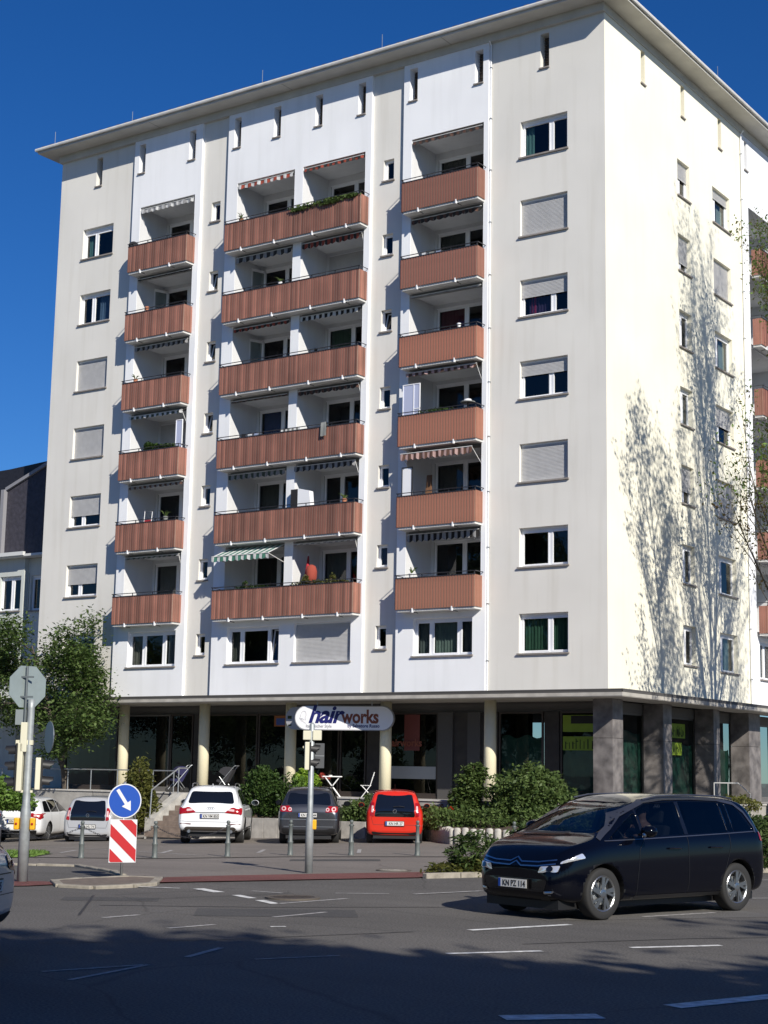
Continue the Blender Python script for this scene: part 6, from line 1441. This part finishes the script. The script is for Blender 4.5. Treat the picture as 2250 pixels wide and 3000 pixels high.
# day light strip wraps into the wing: side projected
patch('running_light', bvh, rounded([(4.00, .80), (4.32, .72), (4.29, .755), (4.04, .86)], .02), 'S', .012, M_HEADL, ro, mirror=True)
patch('grille', bvh, rounded([(-.52, .36), (.52, .36), (.58, .52), (-.58, .52)], .05), 'F', .006, M_GLOSSB, ro)
for z0 in (.735, .685):
    strip('chrome_line', bvh, [(-.66, z0+.035), (-.4, z0), (-.10, z0-.005), (0, z0+.048), (.10, z0-.005), (.4, z0), (.66, z0+.035)], .016, 'F', .010, M_CHR, ro)
patch('air_intake', bvh, rounded([(-.55, .25), (.55, .25), (.6, .31), (-.6, .31)], .02), 'F', .006, M_TRIM, ro)
patch('bumper_blade', bvh, rounded([(-.62, .32), (.62, .32), (.62, .335), (-.62, .335)], .004), 'F', .012, M_SAT, ro)
number_plate(ro, 4.465, .0, .45, 'KN PZ 114', face=1, tilt=0)
mirror_(ro, 2.98, .90, 1.12, P_BLK, 1.15)
for s in (1, -1): q = MB(); q.lathe([(.0, .06), (.03, .05), (.03, .03), (0, .02)], (3.03, s*1.07, 1.09), 10, 'X'); q.build('mirror_glint', M_CHR, ro)
strip('wiper', bvh, [(-.55, 1.07), (-.1, 1.075), (.3, 1.09)], .02, 'F', .02, M_TRIM, ro)
patch('tail_light', bvh, rounded([(.15, .95), (.30, .98), (.29, 1.10), (.20, 1.10)], .02), 'S', .01, M_TAIL, ro, mirror=True)
q = MB(); q.box(.2, 4.3, -.66, .66, .14, .34); q.build('underbody', M_TRIM, ro)
M_SEAT = mat('seat cloth', (.045, .043, .042), .9); M_DASH = mat('dashboard', (.05, .045, .04), .7)
for (sx, sy) in ((2.15, .38), (2.15, -.38), (1.25, .4), (1.25, -.4)):
    q = MB(); q.box(0, .52, -.24, .24, .42, .60); q.prism([(-.05, .55), (.10, .55), (-.08, 1.20), (-.20, 1.18)], -.23, .23, 'XZ'); q.prism([(-.16, 1.22), (-.08, 1.22), (-.11, 1.40), (-.19, 1.39)], -.13, .13, 'XZ'); o = q.build('seat', M_SEAT, ro, bevel=.03); o.location = (sx, sy, .0)
q = MB(); q.prism([(3.0, .55), (3.42, .55), (3.42, 1.0), (3.2, 1.02), (2.98, .92)], -.80, .80, 'XZ'); q.build('dashboard', M_DASH, ro, bevel=.03)
q = MB(); th = [2*math.pi*k/24 for k in range(25)]; q.tube([(2.88+.05*math.sin(a), .38+.18*math.cos(a), .98+.17*math.sin(a)) for a in th], .014, 6, caps=False); q.tube([(2.88, .22, .98), (2.88, .54, .98)], .012, 5); q.build('steering_wheel', M_TRIM, ro)
# ------------------------------------------------------------------ the driver
def skinned(name, joints, edges, m, parent=None, root=0, sub=2):
    me = bpy.data.meshes.new(name); me.from_pydata([j[:3] for j in joints], edges, []); o = bpy.data.objects.new(name, me); COL.objects.link(o)
    s = o.modifiers.new('skin', 'SKIN'); s.use_smooth_shade = True
    for i, v in enumerate(me.skin_vertices[0].data):
        r_ = joints[i][3]; v.radius = (r_, joints[i][4] if len(joints[i]) > 4 else r_); v.use_root = (i == root)
    sb = o.modifiers.new('s', 'SUBSURF'); sb.levels = sub; sb.render_levels = sub
    apply_mods(o); o.data.materials.clear(); o.data.materials.append(m)
    o.data.polygons.foreach_set('use_smooth', [True]*len(o.data.polygons))
    if parent: o.parent = parent
    return o
M_SKIN = mat('skin', (.45, .26, .19), .55); M_SHIRT = mat('shirt dark blue', (.018, .03, .07), .85, var=.15, vscale=10); M_HAIR = mat('grey hair', (.30, .29, .28), .8, var=.2, vscale=30); M_TROU = mat('trousers dark', (.02, .02, .025), .9)
DP = empty('person', (0, 0, 0)); tag(DP, 'grey haired driver in a dark blue top at the wheel of the black car', 'person')
mw = Matrix.Translation(CAR.location) @ Matrix.Rotation(CAR.rotation_euler.z, 4, 'Z') @ Matrix.Diagonal((1.035, 1.035, 1.035, 1))
seat = mw @ Vector((2.35, .38, .62)); DP.location = seat; DP.rotation_euler = CAR.rotation_euler; DP.scale = (1.035,)*3
J = [(0, 0, .10, .15, .17), (-.02, 0, .28, .13, .17), (-.05, 0, .45, .12, .19), (-.06, 0, .55, .07, .10), (-.04, 0, .63, .05, .055), (-.02, 0, .70, .085, .075), (-.01, 0, .78, .10, .082), (-.01, 0, .85, .075, .065),
     (-.05, .19, .50, .06), (.12, .26, .30, .045), (.36, .20, .36, .032), (.44, .17, .38, .03), (-.05, -.19, .50, .06), (.12, -.26, .30, .045), (.36, -.20, .36, .032), (.44, -.17, .38, .03),
     (.08, .10, .06, .095), (.48, .13, .10, .07), (.62, .13, -.22, .05), (.08, -.10, .06, .095), (.48, -.13, .10, .07), (.62, -.13, -.22, .05)]
E_ = [(0, 1), (1, 2), (2, 3), (3, 4), (4, 5), (5, 6), (6, 7), (3, 8), (8, 9), (9, 10), (10, 11), (3, 12), (12, 13), (13, 14), (14, 15), (0, 16), (16, 17), (17, 18), (0, 19), (19, 20), (20, 21)]
bod = skinned('body', J, E_, M_SKIN, DP)
for s in (1, -1):      # fingers closing on the wheel
    for k in range(4):
        q = MB(); z = .355+.018*k; q.tube([(.43, s*.17, z), (.49, s*(.16), z+.002), (.515, s*.15, z+.004), (.505, s*.13, z+.004)], [.011, .010, .009, .007], 6); q.build('finger', M_SKIN, DP, smooth=True)
    q = MB(); q.tube([(.42, s*.15, .40), (.47, s*.13, .42), (.50, s*.125, .43)], [.013, .011, .008], 6); q.build('thumb', M_SKIN, DP, smooth=True)
Js = [(0, 0, .10, .16, .18), (-.02, 0, .28, .14, .18), (-.05, 0, .45, .13, .20), (-.055, 0, .545, .10, .14), (-.05, .19, .505, .085), (.12, .26, .30, .062), (.32, .21, .35, .05), (-.05, -.19, .505, .085), (.12, -.26, .30, .062), (.32, -.21, .35, .05)]
skinned('shirt', Js, [(0, 1), (1, 2), (2, 3), (3, 4), (4, 5), (5, 6), (3, 7), (7, 8), (8, 9)], M_SHIRT, DP)
skinned('trousers', [(0, 0, .07, .17, .18), (.08, .10, .06, .105), (.48, .13, .10, .08), (.62, .13, -.22, .06), (.08, -.10, .06, .105), (.48, -.13, .10, .08), (.62, -.13, -.22, .06)], [(0, 1), (1, 2), (2, 3), (0, 4), (4, 5), (5, 6)], M_TROU, DP)
q = MB(); seg = 16; vs = []
for i in range(9):
    a = math.pi*.5*i/8
    for k in range(seg):
        t = 2*math.pi*k/seg; rr = 1.0
        vs.append((-.025+.115*math.cos(t)*math.cos(a)-.012, .098*math.sin(t)*math.cos(a), .80+.115*math.sin(a)-(.07*(1-math.cos(t))*.5 if i == 0 else 0)))
q.add(vs, [(i*seg+k, i*seg+(k+1) % seg, (i+1)*seg+(k+1) % seg, (i+1)*seg+k) for i in range(8) for k in range(seg)]); q.build('hair', M_HAIR, DP, smooth=True)
q = MB(); q.tube([(.085, 0, .80), (.115, 0, .755), (.088, 0, .75)], [.010, .016, .008], 6)
for s in (1, -1): q.tube([(-.01, s*.088, .80), (-.015, s*.10, .775), (-.005, s*.088, .745)], [.008, .014, .006], 6)
q.build('nose_and_ears', M_SKIN, DP, smooth=True)
for s in (1, -1):
    q = MB(); q.lathe([(.0, -.006), (.012, 0), (.0, .006)], (.083, s*.032, .785), 8, 'X'); q.build('eye', M_BLACK, DP)
q = MB(); q.tube([(.084, -.025, .715), (.094, 0, .713), (.084, .025, .715)], .005, 5); q.build('mouth', mat('lips', (.3, .12, .1), .6), DP)

# ------------------------------------------------------------------ things on the balconies
def F(k): return FLOOR[k]
M_CL = {n: mat('cloth '+n, c, .9, var=.1, vscale=6) for n, c in dict(white=(.68, .69, .7), red=(.38, .02, .03), grey=(.22, .23, .22), blue=(.30, .36, .52), orange=(.30, .055, .035), black=(.015, .015, .018), wood=(.20, .10, .05), green=(.05, .09, .04)).items()}
# wall ornament and little wall pieces
ro = tag(empty('wall_ornament', (-13.95-1.0, 1.99, F(5)+1.45)), 'round dark patterned disc on a loggia wall of the middle bay', 'wall ornament')
q = MB(); q.lathe([(.23, -.03), (.23, -.005), (.15, -.005), (.15, -.03)], n=28, axis='Y'); q.build('rim', M_CL['black'], ro); q = MB(); q.lathe([(.14, -.025), (.12, -.035), (0, -.035)], n=24, axis='Y'); q.build('centre', M_CL['wood'], ro)
for k in range(12): q = MB(); a = math.pi*k/6; q.lathe([(.022, -.04), (0, -.045)], (.19*math.cos(a), 0, .19*math.sin(a)), 8, 'Y'); q.build('knob', M_CL['orange'], ro)
ro.location = (-15.2+.0, 1.0, F(5)+1.45); ro.rotation_euler = (0, 0, R(90)); ro.location = (-15.80, .9, F(5)+1.4)
ro = tag(empty('wall_ornament', (-12.57, .9, F(4)+1.35), R(90)), 'three stacked dark wall pieces in the loggia four floors up, middle bay', 'wall ornament')
for i in range(3): q = MB(); q.box(-.07, .07, -.03, 0, -.18+.16*i, -.04+.16*i); q.build('panel', M_CL['black'], ro)
ro = tag(empty('wall_ornament', (-15.80, .9, F(3)+1.2), R(90)), 'small dark butterfly shape on the white loggia wall above the hanging towel row', 'wall ornament')
q = MB(); q.prism([(-.09, .1), (0, 0), (.09, .1), (.05, 0), (.07, -.1), (0, -.02), (-.07, -.1), (-.05, 0)], -.03, 0); q.build('wings', M_CL['black'], ro)
# towel over the rail, white cloths
ro = tag(empty('towel', (-10.92, -.66, F(3)+1.13)), 'grey and white towel hanging over the railing of the middle bay', 'towel')
q = MB(); vs = []; 
for i in range(7):
    for j, (y, z) in enumerate(((.05, -.25), (.035, 0), (0, .02), (-.035, 0), (-.045, -.25), (-.05, -.5))): vs.append((-.12+.04*i, y+.008*math.sin(i*1.4+j), z-.01*math.sin(i)))
q.add(vs, [(i*6+j, i*6+j+1, (i+1)*6+j+1, (i+1)*6+j) for i in range(6) for j in range(5)], 0); q.build('cloth', M_CL['grey'], ro, smooth=True)
ro = tag(empty('rug', (-12.55, -.55, F(3)+1.0)), 'pale patterned blanket airing on the rail beside the hanging towel', 'blanket')
q = MB()
for i in range(9): q.box(-.45+.1*i, -.45+.1*i+.085, .02, .04, -.35, .12+.02*math.sin(i*2), i % 2)
q.build('cloth', [M_CL['white'], M_CL['grey']], ro)
# screens
def screen(x, y, z, w_, h, m, fm, lab, rot=0, bars=()):
    ro = tag(empty('privacy_screen', (x, y, z), rot), lab, 'screen')
    q = MB(); q.box(-w_/2+.03, w_/2-.03, -.004, .004, .03, h-.03); q.build('panel', m, ro)
    q = MB(); t = .03; q.box(-w_/2, w_/2, -.02, .02, 0, t); q.box(-w_/2, w_/2, -.02, .02, h-t, h); q.box(-w_/2, -w_/2+t, -.02, .02, t, h-t); q.box(w_/2-t, w_/2, -.02, .02, t, h-t)
    for (kind, p) in bars:
        if kind == 'v': q.box(p-.015, p+.015, -.02, .02, t, h-t)
        else: q.box(.1, w_/2, -.019, .019, p-.015, p+.015)
    q.build('frame', fm, ro)
M_PALE = mat('screen cloth pale blue', (.42, .46, .62), .7)
screen(-7.32, -.42, F(3)+.1, .72, 2.05, M_PALE, M_FRAME, 'white framed pale screen at the left end of the right bay balcony', bars=(('v', .1), ('h', 1.15)))
screen(-7.45, -.42, F(2)+.1, .44, 1.95, M_FRAME, M_CL['black'], 'narrow white panel in a black frame on the right bay balcony')
screen(-18.1, -.42, F(3)+.1, .34, 2.0, M_PALE, M_FRAME, 'tall pale blue screen at the right end of the left bay balcony')
# folded parasols, boards, chairs, cabinet
ro = tag(empty('parasol', (-12.05, .1, F(1)+.05), 0), 'folded red and white parasol leaning in the lowest loggia of the middle bay', 'parasol')
q = MB(); q.tube([(.15, -.35, 0), (-.12, .15, 2.2)], .02, 8); q.build('pole', M_CL['white'], ro)
q = MB(); q.tube([(.10, -.25, .45), (.05, -.15, .9), (-.03, 0, 1.5), (-.10, .12, 2.1)], [.05, .13, .09, .03], 10); q.build('canopy', M_CL['red'], ro, smooth=True)
ro = tag(empty('garden_figure', (-11.75, -.1, F(1)+.1)), 'upright pack of rolled cushions with an orange red top in the lowest middle loggia', 'cushions')
q = MB(); q.lathe([(.12, .95), (.2, 1.2), (.21, 1.45), (.15, 1.62), (.04, 1.68)], (0, 0, 0), 16); q.build('orange_roll', M_CL['orange'], ro, smooth=True); q = MB(); q.tube([(0, 0, 0), (.05, 0, .6), (0, 0, 1.05)], [.16, .12, .13], 10); q.build('grey_roll', M_CL['grey'], ro, smooth=True)
ro = tag(empty('cabinet', (-12.2, -.3, F(2)+.0)), 'white curved topped cabinet with a dark side on the middle bay balcony', 'cabinet')
q = MB(); q.prism([(-.1, 0), (.45, 0), (.5, .95), (.42, 1.62), (.0, 1.72), (-.1, 1.72)], -.02, .22); q.build('white_front', M_FRAME, ro); q = MB(); q.box(-.42, -.105, -.02, .22, 0, 1.72); q.build('dark_side', M_CL['black'], ro)
def chair(x, y, z, lab, m, rot=0, arch=True):
    ro = tag(empty('garden_chair', (x, y, z), rot), lab, 'chair')
    for sx in (-.22, .22):
        for sy in (-.2, .22): q = MB(); q.tube([(sx, sy, 0), (sx, sy, .43)], .014, 6); q.build('leg', m, ro)
    q = MB(); q.box(-.24, .24, -.22, .24, .43, .46); q.build('seat', m, ro)
    q = MB(); q.tube([(-.22, .24, .45), (-.24, .3, .95), (-.12, .32, 1.08), (.12, .32, 1.08), (.24, .3, .95), (.22, .24, .45)], .016, 6); 
    for i in range(5): q.tube([(-.16+.08*i, .25, .46), (-.16+.08*i, .31, 1.05)], .008, 4)
    q.build('backrest', m, ro); return ro
chair(-6.55, -.1, F(2)+.0, 'dark arched garden chair behind the rail of the right bay, second balcony from below', M_CL['grey'], R(20))
chair(-5.7, -.15, F(2)+.0, 'dark red low chair on the right bay balcony beside the arched chair', M_CL['red'], R(-15))
chair(-5.6, -.15, F(3)+.05, 'black chair at the small table on the right bay balcony', M_CL['black'], R(160))
chair(-18.95, .1, F(6)+.02, 'dark chair on the top left balcony', M_CL['black'], R(15))
chair(-15.1, -.1, F(4)+.0, 'black chair just showing over the rail in the middle bay', M_CL['black'], R(5))
chair(-13.5, .2, F(1)+.1, 'dark chair in the shade below the green striped awning', M_CL['black'], R(10))
ro = tag(empty('folded_chair', (-20.05, .05, F(2)+.05)), 'folded white and red lounger leaning on the left bay loggia wall', 'chair')
q = MB(); q.tube([(-.2, 0, .1), (-.22, .12, 1.55), (.18, .12, 1.5), (.14, 0, .1)], .016, 6); q.build('frame', M_CL['white'], ro); q = MB(); q.box(-.2, .17, .08, .10, .75, 1.18); q.build('cloth', M_CL['red'], ro)
ro = tag(empty('side_table', (-5.15, -.2, F(3)+.05)), 'small round grill table with a white lid on the right bay balcony', 'table')
q = MB(); q.lathe([(.26, 1.22), (.26, 1.25), (0, 1.26)], n=20); q.build('top', M_CL['grey'], ro); q = MB(); q.lathe([(.15, 1.27), (.12, 1.34), (0, 1.37)], n=20); q.build('lid', M_CL['white'], ro); q = MB(); q.lathe([(.03, 0), (.03, 1.22)], n=8); q.build('stand', M_CL['black'], ro)
ro = tag(empty('board_pack', (-7.05, .1, F(2)+.05)), 'bundle of brown wooden boards leaning on the right bay loggia wall', 'boards')
for i in range(4): q = MB(); q.prism([(-.05+.08*i, 0), (.03+.08*i, 0), (.17+.04*i, 1.75), (.10+.04*i, 1.75)], -.04+.01*i, -.01+.01*i); q.build('board', M_CL['wood'], ro)
ro = tag(empty('satellite_dish', (-20.85, -.55, F(6)+1.15)), 'small black dish on the rail of the top left balcony', 'dish')
q = MB(); q.lathe([(.0, 0), (.08, .01), (.15, .04), (.19, .09)], n=18, axis='Y'); o = q.build('reflector', M_CL['black'], ro, smooth=True); o.rotation_euler = (R(-30), 0, R(40)); q = MB(); q.tube([(0, 0, -.1), (0, 0, .0)], .012, 5); q.build('mount', M_CL['black'], ro)
ro = tag(empty('flower_pot', (-20.0, -.5, F(5)+1.06)), 'small terracotta pot on the second balcony rail from the top of the left bay', 'pot')
q = MB(); q.lathe([(.06, 0), (.09, .14), (.075, .15), (0, .15)], n=14); q.build('pot', mat('terracotta', (.45, .18, .10), .8), ro); 
ro = tag(empty('flower_pot', (-5.35, -.5, F(4)+1.05)), 'small white pot on the right bay balcony rail in the middle floors', 'pot')
q = MB(); q.lathe([(.05, 0), (.08, .13), (.065, .14), (0, .14)], n=14); q.build('pot', M_FRAME, ro)
# climbing plants and window boxes
bush('balcony_plant', (-11.2, -.66, F(6)+.85), [(0, 0, .12, 1.6, .06, .10), (.3, -.02, .0, .35, .05, .14), (-1.2, 0, .02, .3, .05, .12), (1.3, 0, .12, .25, .05, .08)], 'trailing green plant hanging over the top middle balcony', L_MID, 750, .07, 51, cat='plant', stems=False)
bush('balcony_plant', (-19.3, -.5, F(3)+.95), [(0, 0, .15, .5, .12, .14), (-.3, 0, .25, .2, .12, .14), (.7, 0, .12, .4, .1, .1)], 'green window box plants on the left bay balcony with the pale screen', L_DARK, 900, .07, 52, cat='plant', stems=False)
bush('balcony_plant', (-11.0, -.5, F(1)+.95), [(0, 0, .1, 1.2, .12, .10), (-.7, 0, .2, .15, .1, .2), (.5, 0, .2, .12, .1, .2)], 'mixed pot plants along the rail of the lowest middle balcony', L_OLIVE, 700, .06, 53, cat='plant', stems=True)
bush('balcony_plant', (-14.2, -.5, F(1)+.95), [(0, 0, .08, .8, .12, .09), (-.3, 0, .2, .1, .1, .15)], 'low dark pot plants under the green striped awning', L_DARK, 350, .06, 54, cat='plant', stems=True)
bush('balcony_plant', (-6.3, -.45, F(3)+.95), [(0, 0, .1, .7, .12, .1)], 'dark foliage along the rail of the right bay balcony with the pale screen', L_DARK, 350, .06, 55, cat='plant', stems=False)
ro = tag(empty('red_cloth', (.42, 13.6, F(3)+1.0)), 'small bright red cloth on the flank balcony at the right edge', 'cloth')
q = MB(); q.box(0, .08, 0, .35, 0, .3); q.build('cloth', mat('cloth bright red', (.5, .01, .03), .8), ro)

def pot(x, k, lab, col, s_=1.0, y=-.45):
    ro = tag(empty('flower_pot', (x, y, F(k)+.99)), lab, 'pot')
    q = MB(); q.lathe([(.06*s_, 0), (.10*s_, .16*s_), (.085*s_, .17*s_), (0, .165*s_)], n=14); q.build('pot', col, ro)
    q = MB(); rr = random.Random(int(x*10)+k)
    for i in range(9): a = rr.uniform(0, 6.28); l_ = rr.uniform(.12, .26)*s_; q.tube([(0, 0, .15*s_), (l_*.5*math.cos(a), l_*.5*math.sin(a), .17*s_+l_*.7), (l_*math.cos(a), l_*math.sin(a), .17*s_+l_*.75)], [.012, .02, .004], 4)
    q.build('leaves', L_MID, ro)
pot(-15.3, 6, 'potted plant at the left end of the top middle balcony rail', M_CL['wood'])
pot(-13.3, 5, 'potted plant before the dividing wall, fifth balcony from below, middle bay', M_CL['white'], .9)
pot(-20.5, 4, 'potted plant at the left of the third balcony from the top, left bay', _mats['terracotta'])
pot(-18.6, 2, 'potted plant on the second balcony from below, left bay', M_CL['grey'], 1.1)
pot(-10.1, 2, 'potted plant at the right end of the second balcony from below, middle bay', _mats['terracotta'])
pot(-7.2, 1, 'potted plant at the left end of the lowest right bay balcony', M_CL['white'])
def airer(x, k, lab, cols, y=-.15):
    ro = tag(empty('clothes_airer', (x, y, F(k)+.05)), lab, 'clothes rack')
    q = MB()
    for s in (-.4, .4): q.tube([(s, -.25, 0), (s, .25, 1.12)], .010, 5); q.tube([(s, .25, 0), (s, -.25, 1.12)], .010, 5)
    for i in range(5): q.tube([(-.42, -.25+.125*i, 1.12), (.42, -.25+.125*i, 1.12)], .006, 4)
    q.build('rack', M_STEEL, ro)
    for i, c in enumerate(cols):
        q = MB(); x0 = -.38+.26*i; q.box(x0, x0+.2, -.256+.06*i, -.246+.06*i, .72+.08*(i % 2), 1.13); q.build('garment', M_CL[c], ro)
airer(-14.6, 3, 'clothes rack with dark and white garments on the middle bay loggia left of the blanket', ('black', 'white', 'blue'))
airer(-6.6, 5, 'clothes rack with pale garments on the second highest right bay balcony', ('white', 'grey', 'blue'))
chair(-10.7, -.05, F(1)+.05, 'red chair beside the orange topped cushions in the lowest middle loggia', M_CL['red'], R(-20))
chair(-15.3, -.1, F(2)+.02, 'grey chair in the left loggia next to the white cabinet', M_CL['grey'], R(12))
